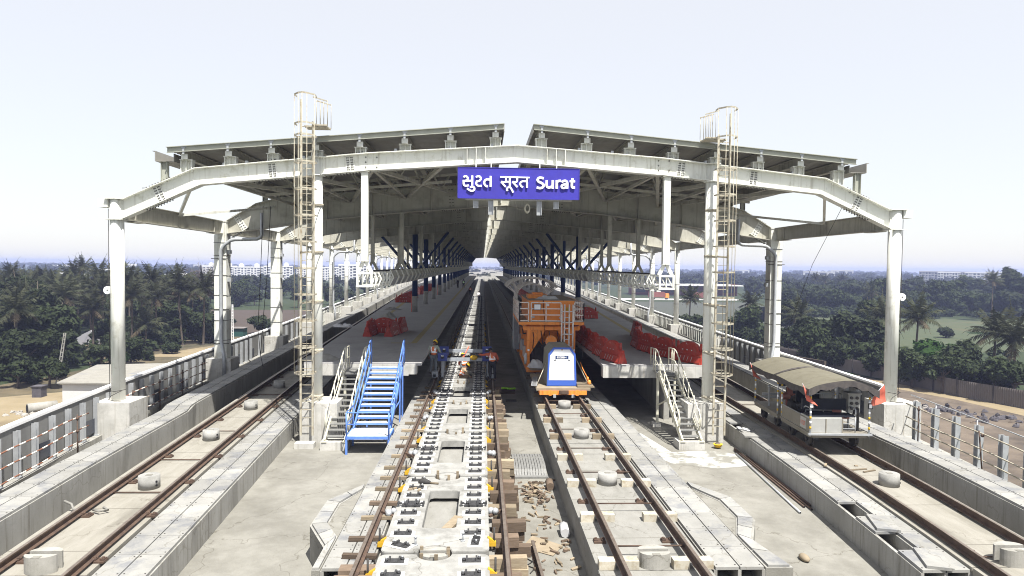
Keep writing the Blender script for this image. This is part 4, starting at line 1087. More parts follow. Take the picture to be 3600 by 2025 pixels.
t=thing('blue_stair','blue painted metal stair with bottom landing and worn treads','stair',(-4.1,25,ZF))
x0,x1=-4.78,-3.42
m=MB(); m.box(-4.83,-3.3,24.35,25.62,-.41,-.35); m.build('landing',K['tread'],t)
m=MB()
for (a,b,c,d) in((-4.83,-3.3,24.33,24.37),(-4.83,-3.3,25.6,25.64),(-4.85,-4.81,24.33,25.64),(-3.32,-3.28,24.33,25.64)): m.box(a,b,c,d,-.45,-.348)
m.build('landing_frame',K['blue'],t)
for x,y in((-4.81,24.37),(-3.31,24.37),(-4.81,25.6),(-3.31,25.6)):
    m=MB(); m.box(x-.035,x+.035,y-.035,y+.035,ZF,-.45); m.build('leg',K['blue'],t)
n=11; yb,yt,zb,zt=25.75,29.5,-.35,1.5
for i in range(n):
    y=yb+(yt-yb)*(i+.5)/n; z=zb+(zt-zb)*(i+1)/(n+.6); q=MB(); q.m=0; q.box(x0+.05,x1-.05,y-.17,y+.13,z-.02,z); q.m=1; q.box(x0+.05,x1-.05,y-.185,y-.17,z-.07,z-.001)
    q.build('tread',[K['tread'],K['blue']],t)
m=MB()
for x in(x0,x1): m.bar((x,25.55,-.42),(x,29.55,1.42),.05,.2)
m.build('stringer',K['blue'],t)
for x in(x0,x1):
    m=MB(); m.box(x-.03,x+.03,28.5,28.56,ZF,.95); m.bar((x,28.5,.1),(x,27.0,.1),.04,.04); m.build('support_post',K['blue'],t)
    m=MB(); m.box(x-.03,x+.03,29.45,29.51,ZF,1.4); m.build('support_post',K['blue'],t)
for x in(x0-.03,x1+.03):
    h=MB(); h.tube([(x,29.85,1.5),(x,29.85,2.55),(x,29.45,2.5),(x,25.95,.68),(x,25.6,.5)],.026,8); h.tube([(x,29.6,2.0),(x,25.7,.15)],.022,6)
    for y in(25.65,26.9,28.2,29.3):
        z=-.35+1.85*(y-25.7)/3.8; h.cyl((x,y,z),(x,y,z+.98),.026,n=6)
    h.build('handrail',K['blue'],t)
h=MB()
P=[(-4.81,25.6,.5),(-4.81,24.37,.5),(-3.31,24.37,.5)]
h.tube(P,.026,8); h.tube([(a,b,.08) for a,b,c in P],.022,6)
for x,y in((-4.81,24.37),(-3.31,24.37)): h.cyl((x,y,-.36),(x,y,.5),.03,n=8)
h.build('guard_rail',K['blue'],t)
m=MB(); m.box(-6.85,-6.15,25.1,25.5,ZF-.004,ZF+.2); tag(m.build('concrete_step',K['ped']),'low concrete step at the foot of the left ladder','step')
# ------------------------------------------------------------------ parapets
def parapet(label,xf,side,y0,y1,z1,name='parapet_wall'):
    t=thing(name,label,'parapet',(xf(y0),y0,ZF))
    Y=[y0]+[y for y in YS if y0<y<y1]+[y1]
    w=.16*side
    m=MB(); m.sweep([(0,ZF+.35),(w,ZF+.35),(w,z1),(0,z1)],[(xf(y),y) for y in Y]); m.build('panel',K['panelc'],t)
    m=MB(); m.sweep([(-.03*side,z1),(w+.03*side,z1),(w+.03*side,z1+.09),(-.03*side,z1+.09)],[(xf(y),y) for y in Y]); m.build('white_coping',K['letter'],t)
    m=MB(); m.sweep([(-.3*side,ZF),(w,ZF),(w,ZF+.3),(-.3*side,ZF+.3)],[(xf(y),y) for y in Y]); m.build('upstand',K['concv'],t)
    y=y0+.35; k=0
    far=MB()
    while y<y1:
        x=xf(y)-.11*side; k+=1
        q=far if k>40 else MB()
        q.box(x-.07,x+.07,y-.075,y-.06,ZF+.3,z1-.1); q.box(x-.07,x+.07,y+.06,y+.075,ZF+.3,z1-.1); q.box(x-.008,x+.008,y-.06,y+.06,ZF+.3,z1-.1); q.box(x-.1,x+.1,y-.1,y+.1,ZF+.3,ZF+.33)
        if k<=40: q.build('post',K['galv'],t)
        y+=1.03 if k<=40 else 2.06
    if far.v: far.build('far_posts',K['galv'],t)
    v=MB(); y=y0+.6; k=0
    while y<min(y1,60):
        x=xf(y)-.005*side
        if k%3==1: v.box(x-.01,x+.01,y+.15,y+.75,ZF+.42,ZF+.95)
        y+=1.03; k+=1
    v.build('vent_opening',K['win'],t)
    return t
parapet('grey panelled left parapet with white coping and galvanised posts',xpl,-1,5,150,.82)
parapet('grey panelled right parapet with white coping beyond the right portal column',xpr,1,27.3,150,.82)
def barfence(label,xf,side,y0,y1):
    t=thing('bar_fence',label,'fence',(xf(y0),y0,ZF))
    m=MB()
    for z in(-.35,.6): m.sweep([(-.02,z),(.02,z),(.02,z+.04),(-.02,z+.04)],[(xf(y)-.35*side,y) for y in ys(y0,y1,20)])
    m.build('fence_rail',K['white'],t); m=MB(); y=y0
    while y<y1: m.box(xf(y)-.35*side-.02,xf(y)-.35*side+.02,y-.03,y+.03,-.75,.75); y+=.62
    m.build('bars',K['white'],t)
    return t
barfence('white upright-bar fence along the far left deck edge',xpl,-1,64,150)
barfence('white upright-bar fence along the far right deck edge',xpr,1,50,150)
# striped pipe rails tied inside the left parapet
def pipe_rail(label,pts,mt,grp):
    m=MB(); m.tube(pts,.024,7); return tag(m.build('scaffold_pipe',mt),label,'pipe rail',grp)
def stripes():
    m,nt,b=nodes('red_white_stripes'); N=nt.nodes; L=nt.links
    g=N.new('ShaderNodeNewGeometry'); s=N.new('ShaderNodeSeparateXYZ'); L.new(g.outputs['Position'],s.inputs[0])
    w=N.new('ShaderNodeMath'); w.operation='MULTIPLY'; w.inputs[1].default_value=1.55; L.new(s.outputs['Y'],w.inputs[0])
    f=N.new('ShaderNodeMath'); f.operation='FRACT'; L.new(w.outputs[0],f.inputs[0])
    n=N.new('ShaderNodeTexNoise'); n.inputs['Scale'].default_value=3; a=N.new('ShaderNodeMath'); a.operation='MULTIPLY_ADD'; a.inputs[1].default_value=.35; L.new(n.outputs['Fac'],a.inputs[0]); L.new(f.outputs[0],a.inputs[2])
    c=N.new('ShaderNodeMath'); c.operation='GREATER_THAN'; c.inputs[1].default_value=.68; L.new(a.outputs[0],c.inputs[0])
    x=N.new('ShaderNodeMix'); x.data_type='RGBA'; x.inputs[6].default_value=(.20,.085,.05,1); x.inputs[7].default_value=(.66,.62,.56,1); L.new(c.outputs[0],x.inputs['Factor']); L.new(x.outputs[2],b.inputs['Base Color']); b.inputs['Roughness'].default_value=.7
    return m
K['stripe']=stripes()
for a,b,nm in((9,24.7,'before the left portal column'),(27.6,37.4,'beyond the left portal column')):
    for z,lv in((.42,'upper'),(-.02,'middle'),(-.45,'lower')):
        P=[(xpl(y)+.42+.02*math.sin(y),y,z+.02*math.sin(2*y)) for y in ys(a,b,10)]
        pipe_rail('%s red and white scaffold pipe %s'%(lv,nm),P,K['stripe'],'striped scaffold pipes on the left')
    for k,y in enumerate(ys(a+.8,b-.9,3)):
        m=MB(); m.cyl((xpl(y)+.46,y,ZF),(xpl(y)+.46,y,.55),.024,n=7); m.ball((xpl(y)+.46,y,.42),.06,n=6,m=4); m.ball((xpl(y)+.46,y,-.02),.06,n=6,m=4)
        tag(m.build('scaffold_upright',K['rail']),'rusty scaffold upright %s, %s from its near end'%(nm,nth(k+1)),'scaffold pipe','rusty scaffold uprights on the left')
# right near edge: galvanised posts, wire and brown pipes over an open edge
m=MB(); Y=ys(9,26.0,14); m.sweep([(-.35,ZF),(.35,ZF),(.35,ZF+.25),(-.35,ZF+.25)],[(xpr(y),y) for y in Y]); tag(m.build('edge_upstand',K['conc']),kind='structure')
k=0
for y in (25.2,23.9,22.6,21.3,20.0,18.8,17.6,16.4,15.2,14.0):
    k+=1; x=xpr(y); m=MB(); m.box(x-.09,x+.09,y-.1,y-.085,ZF+.25,.78); m.box(x-.09,x+.09,y+.085,y+.1,ZF+.25,.78); m.box(x-.01,x+.01,y-.085,y+.085,ZF+.25,.78); m.box(x-.16,x+.16,y-.16,y+.16,ZF+.25,ZF+.28)
    tag(m.build('galvanised_post',K['galv']),'galvanised H post on the open right deck edge, %s in front of the portal pedestal'%nth(k),'post','galvanised posts on the right edge')
for z,lv in((.62,'upper'),(.12,'middle'),(-.22,'lower')):
    P=[(xpr(y)-.2+.02*math.sin(1.7*y),y,z+.025*math.sin(y)) for y in ys(9,25.6,10)]
    pipe_rail('%s brown scaffold pipe tied along the open right deck edge'%lv,P,K['ladder'],'brown scaffold pipes on the right')
for k,y in enumerate((24.6,20.7,17.2)):
    m=MB(); m.cyl((xpr(y)-.24,y-.1*k,ZF),(xpr(y)-.24,y+.15*k,.72),.024,n=7); m.ball((xpr(y)-.24,y,.6),.06,n=6,m=4); tag(m.build('scaffold_upright',K['rail']),'rusty scaffold upright on the open right edge, %s from the portal'%nth(k+1),'scaffold pipe','rusty scaffold uprights on the right')
m=MB(); m.tube([(xpr(y)+.3,y,.85) for y in ys(9,26.2,10)],.02,6)
for y in(10,12,14,16.9,19.4,21.9,24.4): m.cyl((xpr(y)+.3,y,ZF+.2),(xpr(y)+.3,y,.85),.02,n=6)
tag(m.build('slim_handrail',K['galv']),'slim white handrail outside the galvanised posts on the right','handrail')
m=MB(); 
for i in range(14): m.ball((xpl(14)+.9+R.uniform(-.2,.2),14.3+R.uniform(-.6,.9),ZF+.7+R.uniform(-.1,.1)),R.uniform(.08,.16),R.uniform(.1,.2),R.uniform(.05,.1),n=7,m=4)
tag(m.build('crumpled_sheet',K['tarpw']),'crumpled white sheet by the left parapet near the picture edge','sheet')
m=MB(); m.tube([(-12.0,37.9,8.9),(-12.1,37.7,5),(-12.2,37.6,2.2),(-12.0,37.4,.8),(-11.8,37.2,.2)],.018,5); m.tube([(-11.6,37.9,8.9),(-11.75,37.7,5),(-11.95,37.6,2.4),(-12.0,37.4,.8)],.018,5)
tag(m.build('hanging_cable',K['dark']),'two black cables hanging from the canopy before the third left column','cable')
m=MB(); m.tube([(14.55,26.6,8.9),(14.75,30,6),(15.0,33,2.6)],.010,5); tag(m.build('hanging_cable',K['dark']),'thin black cable slanting down in the open right bay','cable')

m=MB(); P=[(5.9,25.0),(6.6,23.2),(8.0,22.6),(9.35,22.9),(9.3,24.3),(8.6,24.9),(7.0,24.6),(6.5,27.5),(5.95,28.5)]
m.add([(x,y,ZF+.005) for x,y in P],[tuple(range(len(P)))]); tag(m.build('lime_washed_patch',K['lime']),kind='structure')
# ------------------------------------------------------------------ red water-filled barriers
def barrier_proto():
    """1.25 m long along x, domed middle, knobs at both ends, flared skirt"""
    t=thing('water_barrier','tmp','barrier')
    m=MB(); 
    prof=[]  # end section (y,z)
    def sec(x,top,w):
        return [(x,-w*1.75,0),(x,-w*1.75,.08),(x,-w*1.05,.33),(x,-w*1.15,.38),(x,-w*.95,.42),(x,-w*.8,top-.03),(x,-w*.55,top),(x,w*.55,top),(x,w*.8,top-.03),(x,w*.95,.42),(x,w*1.15,.38),(x,w*1.05,.33),(x,w*1.75,.08),(x,w*1.75,0)]
    LX=1.46
    xs=[-.62,-.55,-.48,-.42,-.3,-.15,0,.15,.3,.42,.48,.55,.62]; tops=[.56,.58,.62,.74,.87,.94,.965,.94,.87,.74,.62,.58,.56]
    n=14; vs=[]; fs=[]
    for x,tp in zip(xs,tops): vs+=sec(x*LX,tp,.15 if abs(x)<.6 else .135)
    for i in range(len(xs)-1):
        for k in range(n-1): fs.append((i*n+k,i*n+k+1,(i+1)*n+k+1,(i+1)*n+k))
    fs+=[tuple(range(n)),tuple((len(xs)-1)*n+k for k in reversed(range(n)))]
    m.add(vs,fs)
    sh=m
    for s in(-1,1):
        k=MB(); k.cyl((s*.52*LX,0,.5),(s*.52*LX,0,.88),.07,.06,n=12); k.ball((s*.52*LX,0,.88),.06,.06,.05,n=12,m=3,zmin=0); k.build('knob',K['red'],t,local=True)
        e=MB(); e.box(s*.62*LX,s*(.62*LX+.08),-.07,.07,.48,.60) if s>0 else e.box(-.62*LX-.08,-.62*LX,-.07,.07,.28,.40); e.build('lug',K['red'],t,local=True)
    g=sh; g.m=1
    for x in(-.3,0,.3):
        for s in(-1,1): g.add([(x-.05,s*.142,.6),(x+.05,s*.142,.6),(x+.02,s*.144,.55),(x-.02,s*.144,.55)],[(0,1,2,3)])
    for x in(-.37,-.12,.12,.37):
        for s in(-1,1): g.bar((x,s*.262,.10),(x,s*.175,.30),.02,.006,(0,1,0))
    for s in(-1,1): g.bar((-.06,s*.13,.83),(-.06,s*.125,.89),.02,.006,(0,1,0)); g.bar((-.05,s*.132,.83),(.06,s*.132,.835),.02,.006)
    g.build('shell',[K['red'],K['tarpw']],t,local=True)
    # skirt notches: dark feet
    f=MB(); f.box(-.62,-.23,-.264,.264,0,.045); f.box(.23,.62,-.264,.264,0,.045); f.build('forklift_slot',K['dark'],t,local=True)
    return t
bp=barrier_proto(); bused=[]
def barrier(x,y,rz,label,group,z=PZ):
    o=bp if not bused else dup(bp); bused.append(1)
    o.location=(x,y,z); o.rotation_euler=(0,0,rz); o['label']=label; o['group']=group; return o
for (x,y,rz,l) in((-6.75,41.6,1.45,'left front one'),(-6.2,43.2,.05,'middle one seen broadside'),(-5.45,41.6,1.4,'right front one'),(-5.15,43.7,1.45,'right rear one')):
    barrier(x,y,rz,'dark red water barrier in the cluster on the left platform, '+l,'barriers clustered on the left platform')
row=[(5.95,30.75,-1.3),(5.76,32.6,-1.45),(5.72,34.6,-1.5),(5.7,36.6,-1.55),(5.72,38.6,-1.57),(5.75,40.6,-1.57),(5.78,42.6,-1.57)]
for k,(x,y,rz) in enumerate(row): barrier(x,y,rz,'red water barrier in the row along the right platform track edge, %s from its front'%nth(k+1),'barriers along the right platform track edge')
row=[(9.4,30.5,-1.15),(8.78,32.4,-1.25),(8.42,34.3,-1.4),(8.35,36.3,-1.6),(8.75,38.1,1.2),(9.3,39.9,1.35),(9.5,41.8,1.5)]
for k,(x,y,rz) in enumerate(row): barrier(x,y,rz,'red water barrier in the slanting row on the right platform, %s from the ladder column'%nth(k+1),'barriers slanting across the right platform')
for k,(x,y,rz) in enumerate(((8.6,56,.1),(7.2,60,.2))): barrier(x,y,rz,'red water barrier standing alone far back on the right platform, %s one'%('nearer','farther')[k],'lone barriers on the right platform')
for k in range(24):
    barrier(5.62,62+2.05*k,1.55,'red water barrier in the long far row behind the orange machine, %s from its front'%nth(k+1),'far barriers on the right platform')
for k in range(12):
    barrier(-9.0-.05*k,78+4*k+(k%3),.4*k,'red water barrier behind the blue columns of the left platform, %s from the front'%nth(k+1),'far barriers on the left platform')
# ------------------------------------------------------------------ generator on its flat wagon
ry=.10
def wheel(m,x,y,r,w=.09,z=None):
    z=ry+r if z is None else z
    m.cyl((x-w/2,y,z),(x+w/2,y,z),r,n=22); s=1 if x<MR else -1
    m.cyl((x+s*w/2,y,z),(x+s*(w/2+.03),y,z),r+.03,n=22); m.cyl((x-s*w/2,y,z),(x-s*(w/2+.05),y,z),.09,n=12)
t=thing('flat_wagon','low orange rail wagon carrying the white and blue generator','wagon',(MR,31.3,ry))
m=MB(); m.m=0; m.box(2.36,4.72,29.35,33.4,.40,.5); m.m=1; m.box(2.5,4.55,29.3,33.4,.22,.395); m.build('deck',[K['dust'],K['orange']],t)
for yy in(30.2,32.6):
    for s in(-1,1):
        m=MB(); wheel(m,MR+s*.75,yy,.2); m.build('wheel',K['dark'],t)
for x in(2.95,4.12):
    m=MB(); m.cyl((x,29.3,.33),(x,29.2,.33),.06,n=12); m.cyl((x,29.2,.33),(x,29.16,.33),.12,n=16); m.build('buffer',K['orange'],t)
m=MB(); m.box(3.35,3.75,29.16,29.3,.26,.42); m.box(3.42,3.68,29.1,29.16,.3,.38); m.build('coupler',K['rail'],t)
m=MB()
for x in(3.15,3.95): m.box(x-.06,x+.06,29.27,29.33,.1,.24)
m.build('lamp_bracket',K['galv'],t)
for k,(z,y) in enumerate(((.502,29.5),(.545,29.55),(.59,29.7))):
    m=MB(); m.box(4.18,4.92-.04*k,y,y+.55,z,z+.04); tag(m.build('timber_board',K['wood']),'yellowish board stacked on right end of the generator wagon, %s'%('lowest','middle','topmost')[k],'board','boards on the wagon')
m=MB(); 
for s in(0,.22): m.bar((2.15+s,29.35,.62),(2.42+s*.9,32.2,.52),.04,.04)
for i in range(9): f=i/8.; m.bar((2.15+.27*f,29.35+2.85*f,.62-.1*f),(2.37+.25*f,29.35+2.85*f,.62-.1*f),.03,.03)
tag(m.build('lying_ladder',K['galv']),'grey aluminium ladder lying along left side of the generator wagon','ladder')
g=thing('generator','tapered generator housing with white front framed in blue','generator',(MR,31,.51))
# hexagonal section, front at y 29.9, back 32.1
def gsec(y,s=1.): return [(MR+x*s,y,z) for x,z in((-.66,.51),(.66,.51),(.60,1.93),(.38,2.21),(-.38,2.21),(-.60,1.93))]
m=MB(); a=gsec(29.98); b=gsec(32.15); m.add(a+b,[(0,1,2,3,4,5),(11,10,9,8,7,6)]+[((i+1)%6,i,6+i,6+(i+1)%6) for i in range(6)]); m.build('housing',K['gen'],g)
fr=MB(); A=[(p[0]+(.03 if p[0]>MR else -.03)*0,p[2]) for p in gsec(0)]
def ins(P,d):
    c=(MR,1.3); return [(c[0]+(x-c[0])*(1-d/.62),c[1]+(z-c[1])*(1-d/.85)) for x,z in P]
I=ins(A,.075); y0_,y1_=29.86,29.99
n=6
vs=[(x,y0_,z) for x,z in A]+[(x,y0_,z) for x,z in I]+[(x,y1_,z) for x,z in A]+[(x,y1_,z) for x,z in I]
fs=[]
for i in range(n):
    j=(i+1)%n; fs+=[(i,j,n+j,n+i),(2*n+j,2*n+i,3*n+i,3*n+j),(j,i,2*n+i,2*n+j),(n+i,n+j,3*n+j,3*n+i)]
fr.add(vs,fs); fr.box(MR-.63,MR+.63,29.85,29.859,.53,.76); fr.build('blue_frame',K['genblue'],g)
m=MB(); m.prism([(x,max(z,.765)) for x,z in ins(A,.077)],29.885,29.9,'y'); m.build('white_door',K['whitep'],g)
m=MB(); m.box(MR-.29,MR+.29,29.876,29.884,1.705,1.845); m.build('logo_plate',K['colblue'],g)
SXg=MR-.27
def slet(strokes,w,name,parent,x0,z0,sc,y,mt):
    m=MB()
    for i,pts in enumerate(strokes): ribbon(m,[(x0+a*sc,z0+b*sc) for a,b in pts],w*sc,y-.006-.0006*i,y-.0005*i)
    m.build(name,mt,parent)
slet([arcp(.5,.5,.38,.38,0,330,14),[(.35,.35),(.65,.65)],[(1.15,0),(1.15,1)],
      [(2.3,.85),(1.55,.85),(1.55,.15),(2.3,.15),(2.3,.5),(1.95,.5)],[(2.6,.15),(2.6,.85),(3.3,.85),(3.3,.15),(2.6,.15)],[(2.6,.5),(3.3,.5)],[(3.6,.1),(3.6,.9)],[(4.35,.1),(4.35,.9)],[(3.6,.5),(4.35,.5)]],.15,'logo_lettering',g,SXg+.04,1.728,.095,29.874,K['letter'])
for x in(MR-.31,MR+.31):
    m=MB(); m.box(x-.05,x+.05,29.874,29.885,1.64,1.675); m.build('door_catch',K['black'],g)
m=MB(); m.box(MR-.04,MR+.04,29.874,29.885,2.09,2.13); m.build('yellow_sticker',K['yellow'],g)
m=MB(); m.tube([(4.15,30.6,1.8),(4.72,29.9,.55)],.02,6); m.tube([(2.9,30.5,1.5),(2.4,29.8,.55)],.02,6); m.build('lashing_strap',K['ladder'],g)
m=MB(); m.ball((4.72,29.75,.68),.09,.07,.13,n=8,m=5); m.ball((4.66,29.8,.85),.06,.06,.09,n=8,m=5); m.tube([(4.66,29.8,.88),(4.5,30.1,1.2),(4.4,30.3,1.5)],.02,5); tag(m.build('chain_hoist',K['orange']),'orange chain hoist tied at right end of the generator wagon','hoist')
# ------------------------------------------------------------------ hopper wagon (orange mixing plant)
t=thing('hopper_wagon','tall orange hopper wagon with railed platform and front ladder','rail wagon',(MR,38,ry))
x0,x1=2.38,4.72; ya,yb=35.0,41.2
m=MB(); m.box(x0-.1,x1+.1,ya-.25,yb+.4,.35,.6); m.box(x0-.02,x1+.02,ya-.3,ya-.25,.42,.78); m.build('chassis',K['orange'],t)
for yy in(36.,37.6,39.2,40.6):
    for s in(-1,1): m=MB(); wheel(m,MR+s*.75,yy,.17); m.build('wheel',K['dark'],t)
for i,yy in enumerate((ya,36.4,37.8,39.2,yb)):
    for x in(x0,x1): m=MB(); m.box(x-.07,x+.07,yy-.07,yy+.07,.6,2.62); m.build('leg',K['orange'],t)
m=MB(); 
for yy in(ya,yb): m.box(x0-.2,x1+.2,yy-.08,yy+.08,2.5,2.69); m.cyl((x0-.2,yy-.09,2.6),(x0-.2,yy+.09,2.6),.11,n=14); m.cyl((x1+.2,yy-.09,2.6),(x1+.2,yy+.09,2.6),.11,n=14)
for x in(x0,x1): m.box(x-.08,x+.08,ya,yb,2.5,2.66)
for s,x in((1,x0),(-1,x1)): m.prism([(x+s*.07,2.5),(x+s*.3,2.5),(x+s*.07,2.2)],ya-.03,ya+.03,'y'); m.bar((x-s*.1,ya-.05,2.62),(x-s*.5,ya-.05,2.85),.06,.06)
for x in(3.0,3.9): m.box(x-.03,x+.03,ya-.1,ya-.04,2.69,2.8)
m.build('top_frame',K['orange'],t)
m=MB(); m.m=0; m.box(1.86,5.2,ya-.35,yb+.4,2.80,2.94); m.m=1; m.box(1.9,5.16,ya-.31,yb+.36,2.941,2.955); m.build('platform_deck',[K['orange'],K['dust']],t)
# tank upper body and hopper cone
m=MB(); m.m=0; m.box(2.36,4.74,ya,yb,2.96,4.02); m.m=1; m.box(2.33,4.77,ya-.03,yb+.03,4.02,4.06); m.m=0
m.box(2.45,3.45,ya+1.4,ya+3.2,4.061,4.26); m.box(2.7,3.25,ya+1.7,ya+2.6,4.261,4.36)
for z in(3.35,3.72): m.box(2.36,4.74,ya-.012,ya-.001,z,z+.015)
for x in(2.95,3.95): m.box(x,x+.015,ya-.012,ya-.001,2.96,4.02)
m.build('tank',[K['orange'],K['dust']],t)
m=MB(); A=[(2.4,ya+.1,2.79),(4.7,ya+.1,2.79),(4.7,yb-.1,2.79),(2.4,yb-.1,2.79)]; B=[(3.25,ya+1.2,1.5),(3.8,ya+1.2,1.5),(3.8,yb-1.2,1.5),(3.25,yb-1.2,1.5)]
m.add(A+B,[(0,1,2,3),(7,6,5,4),(1,0,4,5),(2,1,5,6),(3,2,6,7),(0,3,7,4)])
m.prism([(2.45,2.5),(2.45,1.2),(3.25,2.5)],ya+.05,ya+.1,'y'); m.prism([(4.65,2.5),(4.65,1.2),(3.85,2.5)],ya+.05,ya+.1,'y')
m.build('hopper_cone',K['orange'],t)
m=MB(); m.m=0; m.cyl((3.52,ya-.25,1.95),(3.52,ya+.3,1.95),.24,n=24); m.cyl((3.52,ya-.29,1.95),(3.52,ya-.25,1.95),.3,n=24); m.m=1
for i in range(16): a=6.283*i/16; m.cyl((3.52+.265*math.cos(a),ya-.31,1.95+.265*math.sin(a)),(3.52+.265*math.cos(a),ya-.285,1.95+.265*math.sin(a)),.017,n=6)
m.build('flange_cover',[K['orange'],K['galv']],t)
m=MB(); m.cyl((3.52,ya+.1,1.5),(3.52,yb,1.6),.35,n=16); m.box(2.6,4.5,ya+.8,yb-.3,.62,1.5); m.build('dark_machinery',K['dark'],t)
for k,(x,z,w,h) in enumerate(((2.52,3.12,.16,.1),(4.3,3.5,.14,.18),(3.95,3.1,.2,.08))):
    m=MB(); m.box(x,x+w,ya-.02,ya-.013,z,z+h); m.build('warning_decal',K['yellow'] if k==1 else K['tarpw'],t)
for k in range(5):
    m=MB(); x=2.6+.42*k; m.tube([(x,ya+.05,2.45),(x+.05,ya-.05,2.1),(x+.12*math.sin(k),ya-.02,1.6+.1*k),(x+.1,ya+.3,1.2)],.022,5); m.build('hydraulic_hose',K['black'],t)
for k in range(4):
    m=MB(); yy=ya+.9+1.4*k; m.box(x0-.22,x0-.09,yy,yy+.5,1.0+.2*(k%2),1.55+.2*(k%2)); m.build('side_box',K['gbeam'] if k%2 else K['alu'],t)
m=MB(); m.tube([(x0-.12,ya+.3,2.3),(x0-.16,ya+2,2.1),(x0-.12,ya+4,2.35),(x0-.14,yb,2.2)],.03,6); m.build('side_hose',K['black'],t)
def railing(name,P,h,parent):
    m=MB()
    for a,b in zip(P,P[1:]):
        a,b=V(a),V(b)
        for z in(.05,h*.36,h*.68,h): m.bar(a+V((0,0,z)),b+V((0,0,z)),.048,.048)
        n=max(1,round((b-a).length/.75))
        for i in range(n+1): p=a.lerp(b,i/n); m.bar(p,p+V((0,0,h)),.048,.048)
    m.build(name,K['pipew'],parent)
railing('railing',[(2.35,ya-.3,2.95),(1.88,ya-.3,2.95),(1.88,yb+.3,2.95)],.98,t); railing('railing',[(4.7,ya-.3,2.95),(5.18,ya-.3,2.95),(5.18,yb+.3,2.95)],.98,t); railing('railing',[(2.48,ya-.31,2.95),(4.0,ya-.31,2.95)],.98,t)
m=MB()
for x in(4.02,4.18,4.42,4.6): m.cyl((x,ya-.42-(.12 if x in(4.02,4.6) else 0),.75 if x in(4.18,4.42) else 1.5),(x,ya-.42-(.12 if x in(4.02,4.6) else 0),3.85),.04,n=8)
for i in range(10): m.cyl((4.18,ya-.42,.95+.28*i),(4.42,ya-.42,.95+.28*i),.018,n=6)
for z in(1.7,2.35,2.95,3.5): m.tube([(4.02,ya-.42,z),(4.02,ya-.58,z),(4.3,ya-.66,z),(4.6,ya-.58,z),(4.6,ya-.42,z)],.025,6)
m.build('caged_ladder',K['pipew'],t)
m=MB(); m.box(2.6,2.98,ya-.36,ya-.33,3.55,3.87); m.m=1; m.box(2.63,2.95,ya-.37,ya-.36,3.58,3.84); m.build('notice_board',[K['dark'],K['whitep']],t)
m=MB(); m.cyl((3.36,ya-.05,3.8),(3.36,ya-.013,3.8),.07,n=14); m.build('pressure_gauge',K['letter'],t)
m=MB(); m.tube([(3.12,ya-.06,4.05),(3.14,ya-.06,3.5),(3.2,ya-.1,2.9),(3.2,ya-.15,2.2)],.015,5); m.build('black_hose',K['black'],t)
for x in(x0,x1): m=MB(); m.box(x-.05,x+.05,ya-.1,ya-.07,1.42,1.52); m.build('marker_lamp',K['letter'],t)
m=MB(); m.box(x0-.06,x0-.02,ya+.4,yb-.3,.7,1.6); 
for i in range(8): yy=ya+.6+.7*i; m.box(x0-.1,x0-.06,yy,yy+.1,.6,2.5)
m.build('side_rib',K['orange'],t)
def crumple(name,c,rx,ry_,h,mt,label,cat,n=9):
    """draped sheet: a wrinkled mound over its base"""
    m=MB(); N=16; vs=[]; fs=[]; rr=random.Random(sum(map(ord,label)))
    ph=[rr.uniform(0,6.28) for _ in range(6)]
    for i in range(N+1):
        for j in range(N+1):
            u,v=i/N*2-1,j/N*2-1; r=min(1,math.hypot(u,v)); 
            z=h*(1-r**1.6)*(.55+.25*math.sin(4*u+ph[0])*math.cos(3*v+ph[1])+.2*math.sin(8*u*v+ph[2])+.12*math.sin(11*u+7*v+ph[3]))
            e=1+.13*math.sin(3*math.atan2(v,u)+ph[4])
            vs.append((c[0]+u*rx*e*(1-.18*abs(v)),c[1]+v*ry_*e*(1-.18*abs(u)),c[2]+.004+max(0,z)))
    M_=(N+1)**2; vs+=[(x,y,c[2]) for x,y,z in vs]
    for i in range(N):
        for j in range(N):
            a=i*(N+1)+j; fs.append((a,a+1,a+N+2,a+N+1))
    for k in range(N):
        for a,b in((k,k+1),(N*(N+1)+k+1,N*(N+1)+k),((k+1)*(N+1),k*(N+1)),(k*(N+1)+N,(k+1)*(N+1)+N)): fs.append((b,a,a+M_,b+M_))
    m.add(vs,fs,True); return tag(m.build(name,mt),label,cat)
crumple('draped_sheet',(3.35,35.5,4.075),.62,.4,.34,K['tarpw'],'white sheet crumpled on front edge of the orange hopper top','sheet')
crumple('draped_sheet',(2.75,34.2,.72),.45,.6,.75,K['tarpw'],'grey-white tarpaulin bunched between generator and orange wagon','tarpaulin')
m=MB(); m.box(2.4,3.0,33.75,34.75,.6,.72); tag(m.build('timber_board',K['wood']),'plank under the bunched tarpaulin before the orange wagon','board')
m=MB(); m.tube([(2.25,34.7,1.35),(2.2,34.68,1.2),(2.22,34.66,1.0),(2.2,34.66,.78)],[.03,.09,.075,.05],8); tag(m.build('hanging_bag',K['tarpw']),'white plastic bag hanging from left leg of the orange wagon','bag')
crumple('tarpaulin_heap',(-7.2,30.9,PZ),.85,.45,.42,K['tarp'],'grey tarpaulin folded at left platform front beside the white column','tarpaulin')
crumple('tarpaulin_heap',(-7.55,55.5,PZ),.75,.6,.55,K['tarp'],'grey tarpaulin bundle before the first blue column','tarpaulin')
crumple('tarpaulin_heap',(-8.6,65,PZ),.9,.5,.4,K['tarp'],'grey tarpaulin bundle left of the second blue column','tarpaulin')
crumple('tarpaulin_heap',(-12.9,64,ZF+.97),1.,.8,.7,K['tarpw'],'whitish tarpaulin heap on the left deck edge among far columns','tarpaulin')
